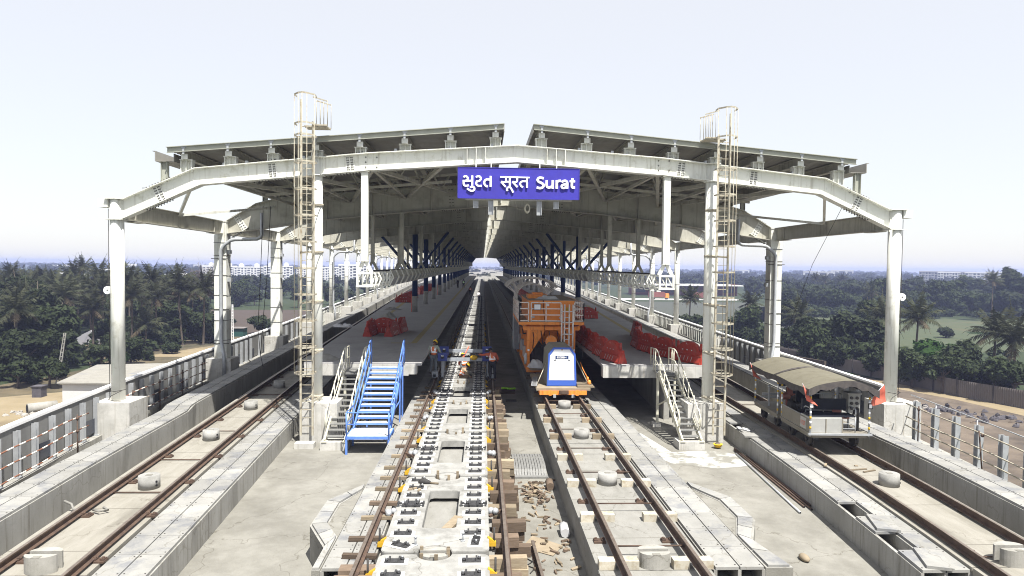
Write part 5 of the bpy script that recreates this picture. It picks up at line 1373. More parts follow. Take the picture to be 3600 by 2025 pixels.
# pipework canopy wagon behind
t=thing('pipe_canopy_wagon','rusty white arched pipe frame wagon behind the orange hopper','rail wagon',(MR,46,ry))
m=MB(); m.box(2.2,4.8,42.6,50,.4,.62); m.box(2.35,4.6,43,49.6,.62,2.1); m.build('body',K['orange'],t)
m=MB(); m.box(1.95,2.3,42.3,44.0,.6,3.3); m.box(2.0,2.28,42.27,42.3,2.4,3.1); m.build('control_cabinet',K['gbeam'],t)
for yy in(43.6,45,47.6,49): 
    for s in(-1,1): m=MB(); wheel(m,MR+s*.75,yy,.17); m.build('wheel',K['dark'],t)
m=MB()
def arc_y(y):
    return [(3.15+1.62*math.sin(a),y,3.65+1.35*math.cos(a)) for a in [rad(-82+164*i/14) for i in range(15)]]
for y in(43.6,44.6,45.6,46.6,47.6):
    P=[(x,yy,4.35+(z-3.65)*.5) for x,yy,z in arc_y(y)]; m.tube(P,.07,6)
    Q=[(3.15+.95*math.sin(a),y,3.95+.7*math.cos(a)) for a in [rad(-88+176*i/10) for i in range(11)]]; m.tube(Q,.055,6)
    for i in range(1,14,2): m.bar(P[i],Q[min(10,max(0,int((i-2)*10/10)))],.04,.04)
    for s in(-1,1): m.bar((3.15+s*1.55,y,4.42),(3.15+s*.95,y,3.95),.05,.05); m.bar((3.15+s*.95,y,3.95),(3.15+s*.95,y,2.1),.06,.06)
for i in range(0,15,2):
    p=arc_y(43.6)[i]; z=4.35+(p[2]-3.65)*.5; m.bar((p[0],43.5,z),(p[0],47.7,z),.06,.06)
m.build('pipe_arch',K['pipew'],t)
railing('railing',[(2.25,42.2,2.1),(2.25,50,2.1)],.95,t); railing('railing',[(4.75,42.2,2.1),(4.75,50,2.1)],.95,t)
for k in range(6):
    m=MB(); yy=42.6+1.2*k; m.box(2.5+.2*(k%2),4.4-.3*(k%3),yy,yy+.8,2.11,2.5+.2*(k%3)); m.build('equipment_box',K['gbeam'] if k%2 else K['alu'],t)
for k in range(4):
    m=MB(); m.tube([(2.6+.4*k,42.3,2.3),(2.7+.4*k,43,3.0),(2.5+.5*k,44.5,2.8),(2.8+.3*k,46,3.1)],.05,6); m.build('feed_hose',K['black'],t)
# ------------------------------------------------------------------ track trolley with canvas canopy
TX,TY,TR=11.52,21.35,-.055
t=thing('track_trolley','coupled rail trolleys with arched dusty canvas roof, benches and red flags','rail trolley',(TX,TY,.02),rz=TR)
def L_(name,m,mt,parent=t): return m.build(name,mt,parent,local=True)
for nm,(a,b) in (('front',(0,2.45)),('rear',(2.75,5.2))):
    m=MB(); m.box(-.98,.95,a,b,.44,.5); m.box(-.95,-.88,a,b,.34,.44); m.box(.85,.92,a,b,.34,.44); m.box(-.95,.92,a,a+.07,.34,.44); d=L_('deck',m,K['trol'])
    for yy in(a+.55,b-.5):
        for s in(-1,1):
            m=MB(); x=s*.75; m.cyl((x-.05,yy,.16),(x+.05,yy,.16),.2,n=20); m.cyl((x-s*.05,yy,.16),(x-s*.08,yy,.16),.23,n=20); m.cyl((x+s*.05,yy,.16),(x+s*.1,yy,.16),.06,n=10); w=L_('wheel',m,K['dark'])
m=MB(); m.bar((-1.02,-.04,.46),(1.02,-.04,.46),.07,.06); L_('front_bar',m,K['yellow'] if False else K['galv'])
m=MB(); m.box(-.06,.06,2.45,2.75,.38,.44); L_('coupling',m,K['dark'])
m=MB(); m.m=0; m.box(-.95,.1,.02,.06,.5,.95); m.box(-.95,-.91,.06,2.4,.5,.95); m.box(-.95,.1,.06,.72,.945,.985); m.m=1
for x in(-.95,-.43,.1): m.box(x-.015,x+.015,.005,.02,.5,.95)
L_('bench_box',m,[K['alu'],K['trol']])
m=MB(); m.box(-.93,-.91,.8,2.3,.6,.9) if False else m.box(-.965,-.951,.02,2.35,.52,.93); L_('side_panel',m,K['trol'])
m=MB(); m.box(-.968,-.966,.28,.72,.55,.9); sp_=L_('name_plate',m,K['alu'])
# red lettering on the side plate (reads from the left side)
lm=MB()
def lst(pts,i):
    pts=[(.70-a*.082,.66+b*.16) for a,b in pts]; vs=[]
    P=[V(p) for p in pts]; w=.016
    for k in range(len(P)-1):
        d=(P[k+1]-P[k]).normalized(); n_=V((-d.y,d.x))*w/2; e=d*w/2
        q=[P[k]-e-n_,P[k+1]+e-n_,P[k+1]+e+n_,P[k]-e+n_]; xx=-.970-.0003*(i*6+k)
        lm.add([(xx,p.x,p.y) for p in q],[(0,1,2,3)])
for i,s_ in enumerate([[(.3,0),(.3,.75)],[(.2,1.05),(.45,1.05)],[(1,0),(1,.75),(1.5,.75)],[(2.5,.75),(1.9,.75),(1.9,0),(2.5,0)],[(2.9,0),(2.9,.75),(3.5,.75),(3.5,0),(2.9,0)],[(3.9,0),(3.9,.75),(4.5,.75),(4.5,0)]]): lst(s_,i)
L_('red_lettering',lm,K['flag'],sp_)
m=MB(); m.box(-.9,.55,.12,.62,.985,1.04); L_('seat_cushion',m,K['seat'])
m=MB(); m.box(-.95,.5,.64,.72,1.12,1.48); L_('seat_back',m,K['seat'])
m=MB(); m.box(-.6,.6,1.6,2.0,.98,1.04); m.box(-.6,.6,2.0,2.08,1.1,1.5); m.box(-.6,.6,1.55,1.6,.5,.98); L_('second_bench',m,K['seat'])
m=MB()
for z in(.99,1.2,1.55): m.bar((-.6,1.2,z),(.6,1.2,z),.03,.03)
for x in(-.6,0,.6): m.bar((x,1.2,.5),(x,1.2,1.55),.03,.03)
for x in(-.9,.55): m.tube([(x,.1,.99),(x,.1,1.22),(x,.18,1.27),(x,.5,1.27),(x,.6,1.2)],.02,6)
m.tube([(.55,.1,.5),(.55,.1,.99)],.02,6); m.tube([(.55,.6,.5),(.55,.6,.99)],.02,6)
for z in(.62,.78): m.bar((.15,.1,z),(.55,.1,z),.02,.02)
L_('bench_rail',m,K['galv'])
# control box on legs
m=MB(); m.m=0; m.box(.62,1.0,.75,1.15,1.0,1.62); m.box(.58,1.04,.7,1.2,1.62,1.66); m.m=1
for x in(.72,.9):
    for z in(1.15,1.32,1.5): m.cyl((x,.75,z),(x,.71,z),.05,n=10)
m.m=0
for x in(.66,.94): m.box(x-.02,x+.02,.8,.84,.5,1.0)
L_('socket_box',m,[K['alu'],K['bolt']])
m=MB(); m.box(.2,.58,1.9,2.2,.9,1.5); L_('rear_cabinet',m,K['alu'])
m=MB(); m.bar((.72,.3,.5),(.72,.3,1.25),.06,.06); m.ball((.66,.3,1.12),.1,.1,.1,n=10,m=6); m.bar((.3,.3,.95),(.6,.35,1.02),.06,.05); L_('brake_lever',m,K['dark'])
m=MB(); m.box(.25,.55,.5,.75,.85,.9); m.bar((.28,.75,.9),(.25,.9,1.25),.28,.04,(0,1,0)); L_('red_seat',m,K['seatr'])
m=MB(); m.tube([(-.45,3.5,1.02),(-.4,3.7,.98),(-.2,3.8,.98),(-.05,3.9,1.05)],[.05,.13,.15,.05],8); m.bar((-.05,3.7,1.0),(-.02,3.95,1.45),.35,.06,(0,1,0)); m.bar((-.25,3.75,.5),(-.25,3.75,.95),.05,.05); L_('red_driver_seat',m,K['seatr'])
m=MB(); m.box(-.2,.5,2.85,3.3,.5,1.1); m.cyl((-.45,3.0,.75),(-.2,3.0,.75),.2,n=12); m.box(.0,.55,4.2,4.5,.5,1.2); L_('engine',m,K['dark'])
m=MB(); m.box(-.42,-.3,3.1,3.2,.55,.8); L_('fuel_can',m,K['orange'])
m=MB(); m.bar((-.8,4.8,.85),(.2,4.8,.85),.04,.1); m.bar((-.8,4.9,.72),(.2,4.9,.72),.04,.06); m.bar((-.75,4.2,.5),(-.75,4.2,1.2),.05,.05); m.ball((-.75,4.2,1.25),.06,n=8,m=5); L_('rear_rail',m,K['galv'])
m=MB(); m.box(-.1,.7,4.95,5.0,1.15,1.65); m.box(-.5,.8,2.5,2.56,1.3,1.7); L_('dark_panel',m,K['seat'])
# posts with yellow and white bands
posts=[(-.94,.0),(.94,.0),(-.94,2.4),(-.94,2.8),(.94,2.4),(.94,2.8),(-.94,5.15),(.94,5.15)]
for x,y in posts:
    m=MB(); m.m=0; m.cyl((x,y,.38),(x,y,1.98),.028,n=10); m.m=1
    for z in(.62,.95,1.3,1.6): m.cyl((x,y,z),(x,y,z+.08),.031,n=10)
    m.m=2
    for z in(.8,1.12,1.45): m.cyl((x,y,z),(x,y,z+.08),.031,n=10)
    p=L_('post',m,[K['galv'],K['yellow'],K['letter']])
for x in(-.94,.94):
    m=MB(); m.m=0; m.box(x-.07,x+.07,-.07,-.03,1.3,1.48); m.m=1; m.box(x-.045,x+.045,-.075,-.07,1.33,1.45); L_('tail_lamp',m,[K['dark'],K['vestg'] if False else K['letter']])
# arched canvas roof
m=MB(); N=12; M2=14; vs=[]; fs=[]
for j in range(M2+1):
    y=-.25+5.65*j/M2
    for i in range(N+1):
        u=i/N*2-1; z=1.92+.30*(1-u*u)+.012*math.sin(3.1*j)+(.02*math.sin(5*u+j)); 
        vs.append((u*1.12,y,z))
for j in range(M2):
    for i in range(N): a=j*(N+1)+i; fs.append((a,a+1,a+N+2,a+N+1))
top=[(x,y,z+.012) for x,y,z in vs]; m.m=0; m.add(top,fs,True); m.m=1; m.add(vs,[tuple(reversed(f)) for f in fs],True)
def val(P):
    P=[V(p) for p in P]; q=[]
    for i,p in enumerate(P): d=.2+.05*math.sin(2.3*i); q.append(p-V((0,0,d)))
    n=len(P); m.add([p+V((0,0,.013)) for p in P]+q,[(i,i+1,n+i+1,n+i) for i in range(n-1)],True)
val([V(vs[i])+V((0,-.004,0)) for i in range(N+1)]); val([V(vs[M2*(N+1)+i])+V((0,.004,0)) for i in range(N+1)])
val([V(vs[j*(N+1)])+V((-.004,0,0)) for j in range(M2+1)]); val([V(vs[j*(N+1)+N])+V((.004,0,0)) for j in range(M2+1)])
roof=L_('canvas_roof',m,[K['canvas'],K['canvasd']])
m=MB(); 
for y in(2.55,2.66): m.tube([(u*1.13,y+.05*math.sin(4*u),1.945+.30*(1-u*u)) for u in [i/8*2-1 for i in range(9)]],.022,5)
L_('roof_seam',m,K['canvasd'],roof)
for (x,y,dx,dz) in((-.94,.0,-.6,.55),(.94,.0,.7,.55),(-.94,5.15,-.5,.5)):
    m=MB(); m.m=0; a=V((x,y,1.55)); b=a+V((dx*.55,-.1,dz)); m.cyl(a,b,.014,n=6); m.m=1
    W_=5; vs=[]; fs=[]
    for i in range(W_+1):
        f=i/W_
        for k in range(5):
            g_=k/4; p=b.lerp(a,.1+.75*g_) if False else b.lerp(a,.75*g_); 
            vs.append(p+V((f*.10*(1 if dx>0 else 1)*(1-g_)+f*.24*(.2+g_)*(1 if dx<0 else -.4),-.03*math.sin(6*f+3*g_)-.02,-.70*f*(.45+.55*(1-g_)*.6))))
    for i in range(W_):
        for k in range(4): q=i*5+k; fs.append((q,q+1,q+6,q+5))
    m.add(vs,fs,True); L_('red_flag',m,[K['galv'],K['flag']])
# debris on the loop bed
for k,(x,y,rz) in enumerate(((11.3,19.9,.2),(11.6,19.75,.4),(10.6,20.4,1.0),(11.5,20.3,-.1))):
    m=MB(); m.box(-.35+.1*k,.35-.1*k,-.03,.03,0,.03); o=m.build('wood_strip',K['wood'],local=True); o.location=(x,y,ZB+.005); o.rotation_euler=(0,0,rz)
    tag(o,'thin wood strip on the trolley track bed before the round stopper, %s'%('longest','second longest','third longest','shortest')[k],'wood strip','wood strips on the trolley track')
m=MB(); m.ball((7.55,15.4,ZF+.06),.11,.2,.08,n=8,m=5); tag(m.build('small_sack',K['dust']),'small brown sack on the bare floor right of the octagonal bulge','sack')
# ------------------------------------------------------------------ slab-laying gantry
t=thing('slab_gantry','grey twin beam gantry with blue jacks straddling the white slabs','gantry',(SL,35.4,.1))
for yy,z in((36.0,1.2),(34.5,.95)):
    m=MB(); m.box(-2.25,.45,yy-.09,yy+.09,z,z+.16); m.box(-.9,-.88,yy-.095,yy+.095,z-.004,z+.164); m.build('cross_beam',K['gbeam'],t)
for x in(-2.0,.25):
    for yy in(34.6,36.1):
        m=MB(); m.m=0; m.box(x-.24,x+.24,yy-.2,yy+.2,1.05 if yy>35 else .95,1.5 if yy>35 else 1.36); m.m=1; m.cyl((x,yy-.2,1.3 if yy>35 else 1.16),(x,yy-.26,1.3 if yy>35 else 1.16),.09,n=14); m.m=2; m.box(x-.06,x+.06,yy-.27,yy-.2,1.36 if yy>35 else 1.2,1.4 if yy>35 else 1.24); m.build('jack_box',[K['gblue'],K['dark'],K['letter']],t)
        q=MB(); q.box(x-.06,x+.06,yy-.06,yy+.06,.12,1.0); q.build('leg',K['gbeam'],t)
for x in(-2.37,.53):
    m=MB(); m.box(x-.08,x+.08,34.0,36.6,.16,.34); m.build('runner_beam',K['gbeam'],t)
    for yy in(34.3,36.3): m=MB(); m.cyl((x-.05,yy,.24),(x+.05,yy,.24),.14,n=16); m.build('wheel',K['dark'],t)
m=MB(); m.box(-2.5,-2.2,34.0,34.35,.2,.48); m.build('end_box',K['gbeam'],t)
m=MB(); m.tube([(.0,34.4,1.0),(-.02,34.3,.6),(.1,34.25,.5),(.2,34.3,.7),(.22,34.4,.95)],.015,5); m.tube([(.2,34.4,1.0),(.22,34.3,.3),(.2,34.2,.1)],.015,5); m.build('control_cable',K['black'],t)
m=MB(); m.ball((-.42,34.42,1.13),.2,.16,.13,n=12,m=6); tag(m.build('yellow_bowl',K['yellow']),'dented yellow bowl resting on the nearer gantry beam','bowl')
m=MB()
for i in range(7): m.ball((1.0+.12*i,36.2+.1*math.sin(i),ZF+.25),.1,.12,.06,n=6,m=4)
o=m.build('lime_vest',K['vestg']); tag(o,'lime safety vest lying on timber right of the gantry','vest')
block('timber_block',.85,1.75,36.2,ZF,ZF+.2,.4,K['woodd'],'dark timber under the lime vest right of the gantry','timbers by the gantry')
m=MB(); m.box(1.2,1.75,33.9,34.4,ZF,ZF+.02) ; tag(m.build('steel_plate',K['dark']),'flat dark plate on the floor between the main tracks near the gantry','plate')
m=MB(); m.bar((-.95,34.9,1.1),(-.7,35.6,1.55),.06,.03); tag(m.build('marking_pole',K['flag']),'short red and white pole leaning on the gantry','pole')
# ------------------------------------------------------------------ people
def skin_mesh(name,pts,edges,mt,sub=2):
    """pts: [(co, r)], edges by index; grown with a Skin modifier and frozen"""
    me=bpy.data.meshes.new(name); me.from_pydata([p for p,r in pts],edges,[])
    o=bpy.data.objects.new(name,me); COL.objects.link(o)
    md=o.modifiers.new('s','SKIN'); md.use_smooth_shade=True
    lay=me.skin_vertices[0].data if me.skin_vertices else None
    if lay is None:
        bm=bmesh.new(); bm.from_mesh(me); bm.verts.layers.skin.verify(); bm.to_mesh(me); bm.free(); lay=me.skin_vertices[0].data
    for i,(p,r) in enumerate(pts):
        lay[i].radius=(r,r) if not isinstance(r,tuple) else r; lay[i].use_root=(i==0)
    s=o.modifiers.new('b','SUBSURF'); s.levels=sub; s.render_levels=sub
    dg=bpy.context.evaluated_depsgraph_get(); dg.update()
    m2=bpy.data.meshes.new_from_object(o.evaluated_get(dg)); m2.name=name
    bpy.data.objects.remove(o); bpy.data.meshes.remove(me)
    m2.materials.clear(); m2.materials.append(mt)
    for p in m2.polygons: p.use_smooth=True; p.material_index=0
    return m2
def chain(*a):
    pts=[(V(p),r) for p,r in a]; return pts,[(i,i+1) for i in range(len(pts)-1)]
def person(label,loc,rz,J,top,legs,vest,helmet,gloves=None,detail=True,group=None,sleeves=None):
    t=thing('person',label,'person',loc,group,rz)
    J={k:V(v) for k,v in J.items()}
    pts=[];ed=[];ix={}
    def add(n,p,r,par=None):
        pts.append((V(p),r)); ix[n]=len(pts)-1
        if par is not None: ed.append((ix[par],ix[n]))
    up=(J['head']-J['neck']).normalized(); fw=V(J.get('face',(0,1,0))).normalized()
    add('pel',J['pel'],.125); add('waist',J['pel'].lerp(J['chest'],.5),.115,'pel'); add('chest',J['chest'],.135,'waist'); add('neck',J['neck'],.055,'chest')
    add('jaw',J['neck'].lerp(J['head'],.5)+fw*.02,.07,'neck'); add('head',J['head']+fw*.01,.088,'jaw'); add('crown',J['head']+up*.075,.07,'head')
    add('nose',J['head']+fw*.105-up*.02,.016,'head')
    for s in 'LR':
        sh,el,wr=J['sh'+s],J['el'+s],J['wr'+s]
        add('sh'+s,sh,.062,'chest'); add('el'+s,el,.043,'sh'+s); add('wr'+s,wr,.028,'el'+s)
        d=(wr-el).normalized(); side=d.cross(fw); side=side.normalized() if side.length>.1 else d.orthogonal().normalized(); nn=d.cross(side)
        add('pa'+s,wr+d*.06,(.036,.018),'wr'+s)
        if detail:
            for q,(o_,l) in enumerate(((-.027,.062),(-.009,.075),(.009,.07),(.026,.055))):
                b=wr+d*.09+side*o_; add('f%d%s'%(q,s),b,.0095,'pa'+s); add('g%d%s'%(q,s),b+d*l*.5+nn*.008,.009,'f%d%s'%(q,s)); add('h%d%s'%(q,s),b+d*l*.8+nn*(.03),.0075,'g%d%s'%(q,s))
            b=wr+d*.035-side*.035; add('t0'+s,b,.012,'pa'+s); add('t1'+s,b+d*.04-side*.025,.010,'t0'+s); add('t2'+s,b+d*.065-side*.02+nn*.01,.008,'t1'+s)
        hp,kn,an=J['hp'+s],J['kn'+s],J['an'+s]
        add('hp'+s,hp,.095,'pel'); add('kn'+s,kn,.06,'hp'+s); add('an'+s,an,.04,'kn'+s); add('to'+s,J['to'+s],.035,'an'+s)
    b=link('body',skin_mesh('body',pts,ed,K['skin']),t)
    def wear(nm,c,mt): link(nm,skin_mesh(nm,*c,mt),t)
    tr=[];te=[]
    tr=[(J['pel'],.15)]; 
    for s in 'LR':
        b0=len(tr); tr+=[(J['hp'+s],.115),(J['hp'+s].lerp(J['kn'+s],.5),.095),(J['kn'+s],.08),(J['kn'+s].lerp(J['an'+s],.5),.07),(J['an'+s]+(J['kn'+s]-J['an'+s]).normalized()*.03,.065)]
        te+=[(0,b0)]+[(b0+i,b0+i+1) for i in range(4)]
    link('trousers',skin_mesh('trousers',tr,te,legs),t)
    w=J['pel'].lerp(J['chest'],.5)
    sv=[(J['pel']+(J['chest']-J['pel'])*.1,.155),(w,.145),(J['chest'],.165),(J['neck']-up*.04,.085)]; se=[(0,1),(1,2),(2,3)]
    for s in 'LR':
        b0=len(sv); sv+=[(J['sh'+s],.085),(J['sh'+s].lerp(J['el'+s],.5),.07),(J['el'+s],.062),(J['el'+s].lerp(J['wr'+s],.85),.048)]; se+=[(2,b0)]+[(b0+i,b0+i+1) for i in range(3)]
    link('shirt',skin_mesh('shirt',sv,se,top),t)
    if vest:
        vv=[(J['pel']+(J['chest']-J['pel'])*.02,.172),(w,.168),(J['chest'],.188),(J['neck']-up*.07,.11)]; ve=[(0,1),(1,2),(2,3)]
        for s in 'LR':
            b0=len(vv); vv+=[(J['sh'+s].lerp(J['chest'],.25),.09)]; ve+=[(2,b0)]
        vm=link('safety_vest',skin_mesh('safety_vest',vv,ve,vest),t)
        # reflective bands hugging the vest: faces lifted off its own surface
        ax=(J['chest']-J['pel']).normalized(); lr=(J['shR']-J['shL']).normalized(); me=vm.data; m=MB()
        for p in me.polygons:
            c=p.center; h=(c-J['pel']).dot(ax); l=abs((c-J['chest']).dot(lr)); H=(J['chest']-J['pel']).length
            if (H*.42<h<H*.60) or (h>=H*.60 and .065<l<.125):
                m.add([me.vertices[i].co+p.normal*.006 for i in p.vertices],[tuple(range(len(p.vertices)))],True)
        if m.v: m.build('reflective_band',K['strip'],vm,local=True)
    for s in 'LR':
        an,to=J['an'+s],J['to'+s]
        wear('boot',chain((an+V((0,0,.04)),.052),(an-V((0,0,.02)),.052),(to,.045)),K['boot'])
        if gloves: d=(J['wr'+s]-J['el'+s]).normalized(); wear('glove',chain((J['wr'+s],.035),(J['wr'+s]+d*.06,.047),(J['wr'+s]+d*.12,.036)),gloves)
    hm=MB(); c=J['head']+up*.035; rot=V((0,0,1)).rotation_difference(up).to_matrix()
    tmp=MB()
    if helmet:
        tmp.ball((0,0,0),.118,.135,.12,n=18,m=7,zmin=0)
        tmp.ball((0,0,-.002),.128,.15,.016,n=18,m=2,zmin=-1); tmp.ball((0,.09,0),.085,.085,.012,n=14,m=2,zmin=-1); tmp.box(-.012,.012,-.11,.11,.09,.125)
        yaw=math.atan2(-fw.x,fw.y); rot=rot@Matrix.Rotation(yaw,3,'Z')
        hm.add([rot@V(v)+c for v in tmp.v],tmp.f,True); hm.build('helmet',helmet,t,local=True)
    hr=MB(); hr.ball((0,0,0),.097,.11,.10,n=14,m=8,zmin=-.55); 
    hr.v=[tuple(rot@V(v)+c-up*.02-fw*.012) for v in hr.v]; hr.build('hair',K['hair'],t,local=True)
    e=MB()
    for s in(-1,1):
        sd=up.cross(fw).normalized(); e.ball(tuple(J['head']+fw*.088+sd*s*.033+up*.012),.011,n=8,m=4)
    e.bar(J['head']+fw*.085-up*.06-sd*.022,J['head']+fw*.085-up*.06+sd*.022,.01,.006); e.build('eyes_and_mouth',K['hair'],t,local=True)
    r=MB()
    for s in(-1,1): r.ball(tuple(J['head']+sd*s*.092-up*.005),.014,.024,.032,n=8,m=5)
    r.build('ear',K['skin'],t,local=True)
    return t
def stand(lean=0,**kw):
    J=dict(pel=(0,0,.93),chest=(0,lean*.5,1.28),neck=(0,lean*.8,1.45),head=(0,lean*1.05,1.60),face=(0,1,0),
      shL=(-.19,lean*.7,1.39),shR=(.19,lean*.7,1.39),elL=(-.25,lean*.6-.02,1.12),elR=(.25,lean*.6-.02,1.12),wrL=(-.25,lean*.5+.05,.88),wrR=(.25,lean*.5+.05,.88),
      hpL=(-.09,0,.88),hpR=(.09,0,.88),knL=(-.11,.02,.49),knR=(.11,.02,.49),anL=(-.12,-.02,.08),anR=(.12,-.02,.08),toL=(-.14,.14,.04),toR=(.14,.14,.04))
    J.update(kw); return J
person('person in orange vest, yellow helmet and grey jeans standing by the left platform edge',(-2.45,34.45,.28),-.12,
  stand(.10,head=(.04,.17,1.58),face=(.35,.8,-.45),elR=(.30,.1,1.14),wrR=(.36,.28,.98),anL=(-.16,-.03,.08),toL=(-.18,.13,.04)),K['shirt'],K['jean'],K['vest'],K['helmet'],group='workers at the gantry')
person('person in rust shirt and orange vest, bareheaded, reaching left over the right rail',(.52,33.45,.1),.1,
  stand(.16,chest=(-.03,.1,1.24),neck=(-.06,.18,1.38),head=(-.09,.25,1.51),face=(-.25,.75,-.6),shL=(-.21,.14,1.33),shR=(.16,.12,1.33),elL=(-.46,.2,1.27),wrL=(-.70,.28,1.31),elR=(.27,.12,1.08),wrR=(.24,.3,.92),pel=(0,0,.9)),K['shirtr'],K['trous'],K['vest'],None,gloves=K['trous'],group='workers at the gantry')
SQ=dict(pel=(-.10,0,.30),chest=(.06,.08,.62),neck=(.14,.13,.78),head=(.24,.17,.88),face=(.75,.4,-.55),shL=(-.02,.24,.70),shR=(.10,-.12,.70),elL=(.12,.36,.45),elR=(.26,-.14,.44),wrL=(.34,.34,.32),wrR=(.45,-.02,.28),
  hpL=(-.06,.10,.28),hpR=(-.06,-.10,.28),knL=(.30,.22,.42),knR=(.30,-.18,.42),anL=(.10,.20,.08),anR=(.10,-.16,.08),toL=(.26,.24,.04),toR=(.26,-.2,.04))
person('person in yellow helmet and tan shirt squatting inside a slab opening',(-1.0,35.1,-.28),0,SQ,K['shirtb'],K['woodd'],K['vest'],K['helmet'],group='workers at the gantry')
SQ2=dict(SQ); 
person('person in yellow helmet crouching behind the gantry beams',(-.95,37.6,-.1),1.4,SQ2,K['shirtr'],K['jean'],K['vest'],K['helmet'],group='workers at the gantry')
for (x,y,z,rz,lb,top,vest,hel) in((-3.6,128,PZ,2.9,'far person in lime vest and dark trousers on the left platform',K['trous'],K['vestg'],K['trous']),(-4.7,129,PZ,2.4,'far person in white helmet beside the lime vest on the left platform',K['trous'],None,K['letter']),
   (-.6,108,.05,0.2,'far person in pale shirt standing on the slab track',K['strip'],None,None),(-2.4,132,.05,.4,'far person in orange vest beside the slab track',K['shirtr'],K['vest'],None)):
    person(lb,(x,y,z),rz,stand(.05),top,K['trous'],vest,hel,detail=False,group='distant workers')
# ------------------------------------------------------------------ land below the viaduct
G=-9.5
def sheet(name,poly,mt,dz,z=G):
    m=MB(); m.add([(x,y,z+dz) for x,y in poly],[tuple(range(len(poly)))]); o=m.build(name,mt); return tag(o,kind='structure')
m=MB(); S=3900; N=24
m.add([(-S+2*S*i/N,-S+2*S*j/N,G) for j in range(N+1) for i in range(N+1)],[(j*(N+1)+i,j*(N+1)+i+1,(j+1)*(N+1)+i+1,(j+1)*(N+1)+i) for j in range(N) for i in range(N)])
tag(m.build('ground',K['grass']),kind='structure')
sheet('soil_strip',[(-80,30),(-16,30),(-17,170),(-60,170),(-75,128),(-56,100),(-60,82),(-85,70)],K['soil'],.01)
sheet('dirt_road',[(-75,40),(-36,40),(-40,66),(-44,78),(-48,82),(-54,78),(-64,64)],K['dirt'],.02)
sheet('dirt_road',[(-55,112),(-46,112),(-36,136),(-30,170),(-38,170),(-46,138)],K['dirt'],.024)
sheet('ploughed_field',[(-62,150),(-20,150),(-26,232),(-88,225),(-72,180)],K['fieldb'],.015)
sheet('soil_strip',[(17,20),(75,20),(66,70),(60,85),(57,100),(50,122),(34,150),(22,150)],K['rubbs'],.012)
sheet('dirt_road',[(60,50),(64,50),(60,80),(52,96),(49,96),(56,78)],K['dirt'],.02)
sheet('pale_field',[(84,165),(150,195),(143,232),(135,258),(108,268),(78,205)],K['fieldg'],.015)
sheet('pale_field',[(66,118),(120,128),(185,195),(160,206),(112,186),(78,148)],K['fieldg'],.018)
sheet('grass_patch',[(118,160),(127,158),(130,163),(121,166)],K['leafb'],.03)
sheet('grass_patch',[(58,94),(56,101),(53,101),(55,92)],K['leafb'],.03)
sheet('ploughed_field',[(26,160),(76,160),(100,215),(120,300),(30,300)],mat('shade_net_field',(.045,.05,.04),(.065,.07,.055),.9,.3,stretch=(1,4,1)),.015)
sheet('road',[(30,315),(125,318),(125,332),(30,330)],mat('far_road',(.45,.44,.42)),.02)
# ------------------------------------------------------------------ vegetation prototypes
def frond(m,base,az,el,L,rr,droop):
    """an arching rachis with two ranks of hanging leaflets"""
    pts=[]; p=V(base); d=V((math.cos(az)*math.cos(el),math.sin(az)*math.cos(el),math.sin(el))); n=9
    for i in range(n+1):
        pts.append(p.copy()); p=p+d*(L/n); d=(d+V((0,0,-droop*(.35+i/n)))).normalized()
    side=V((-math.sin(az),math.cos(az),0))
    vs=[];fs=[]
    for i in range(n):
        a,b=pts[i],pts[i+1]; vs+=[a-side*.03,a+side*.03,b+side*.02,b-side*.02]; k=len(vs)-4; fs.append((k,k+1,k+2,k+3))
        for j in range(3):
            f=(i+j/3)/n; q=a.lerp(b,j/3); l=L*.26*math.sin(min(1,f*1.15+.12)*math.pi)**.6*rr.uniform(.8,1.15)
            if i==0 and j<2: continue
            dd=(b-a).normalized()
            for s in(-1,1):
                tip=q+side*(s*l*.72)+dd*(l*.45)+V((0,0,-l*rr.uniform(.25,.75))); mid=q.lerp(tip,.5)+V((0,0,.04))
                w=dd*.055; vs+=[q-w,q+w,mid+w*.9,tip,mid-w*.9]; k=len(vs)-5; fs.append((k,k+1,k+2,k+3,k+4))
    m.add(vs,fs)
def palm_crown(seed):
    rr=random.Random(seed); m=MB(); 
    for i in range(24):
        f=i/24; el=rad(78-105*f+rr.uniform(-8,8)); az=i*2.4+rr.uniform(-.25,.25)
        m.m=0 if f<.86 else 1
        frond(m,(0,0,0),az,el,rr.uniform(3.5,4.5)*(1-.12*f),rr,.13+.08*rr.random())
    m.m=2
    for i in range(6): m.ball((.22*math.cos(i),.22*math.sin(i),-.25),.13,n=6,m=4)
    return m.mesh('palm_crown',[K['leafp'],K['leafd'],K['leafd']])
PC=[palm_crown(s) for s in(1,2,3,4)]
def palm_trunk(seed,bend):
    m=MB(); m.tube([(bend*(1-i/8)**2,0,i/8) for i in range(9)],[.19-.08*i/8 for i in range(9)],8); return m
trunkme=[]
for b in(.0,.12,-.15):
    m=MB(); vs=[]
    for i in range(9):
        z=i/8; r=.20-.075*z+(.06 if i==0 else 0)
        for k in range(8): a=6.283*k/8; vs.append((b*10*(1-z)**2*.5+r*math.cos(a),r*math.sin(a),z))
    m.add(vs,[(i*8+k,i*8+(k+1)%8,i*8+8+(k+1)%8,i*8+8+k) for i in range(8) for k in range(8)],True); trunkme.append(m.mesh('palm_trunk',K['trunk']))
def palm(x,y,z,label,group,k,s=1.):
    t=thing('palm_tree',label,'palm tree',(x,y,G),group)
    c=link('crown',PC[k%4],t,(0,0,z-G)); c.rotation_euler=(.06*math.sin(k),.08*math.cos(k*2),k*1.7); c.scale=(s,s,s)
    tr=link('trunk',trunkme[k%3],t); tr.scale=(1,1,max(1,z-G-.05)); tr.rotation_euler=(0,0,k*2.1); return t
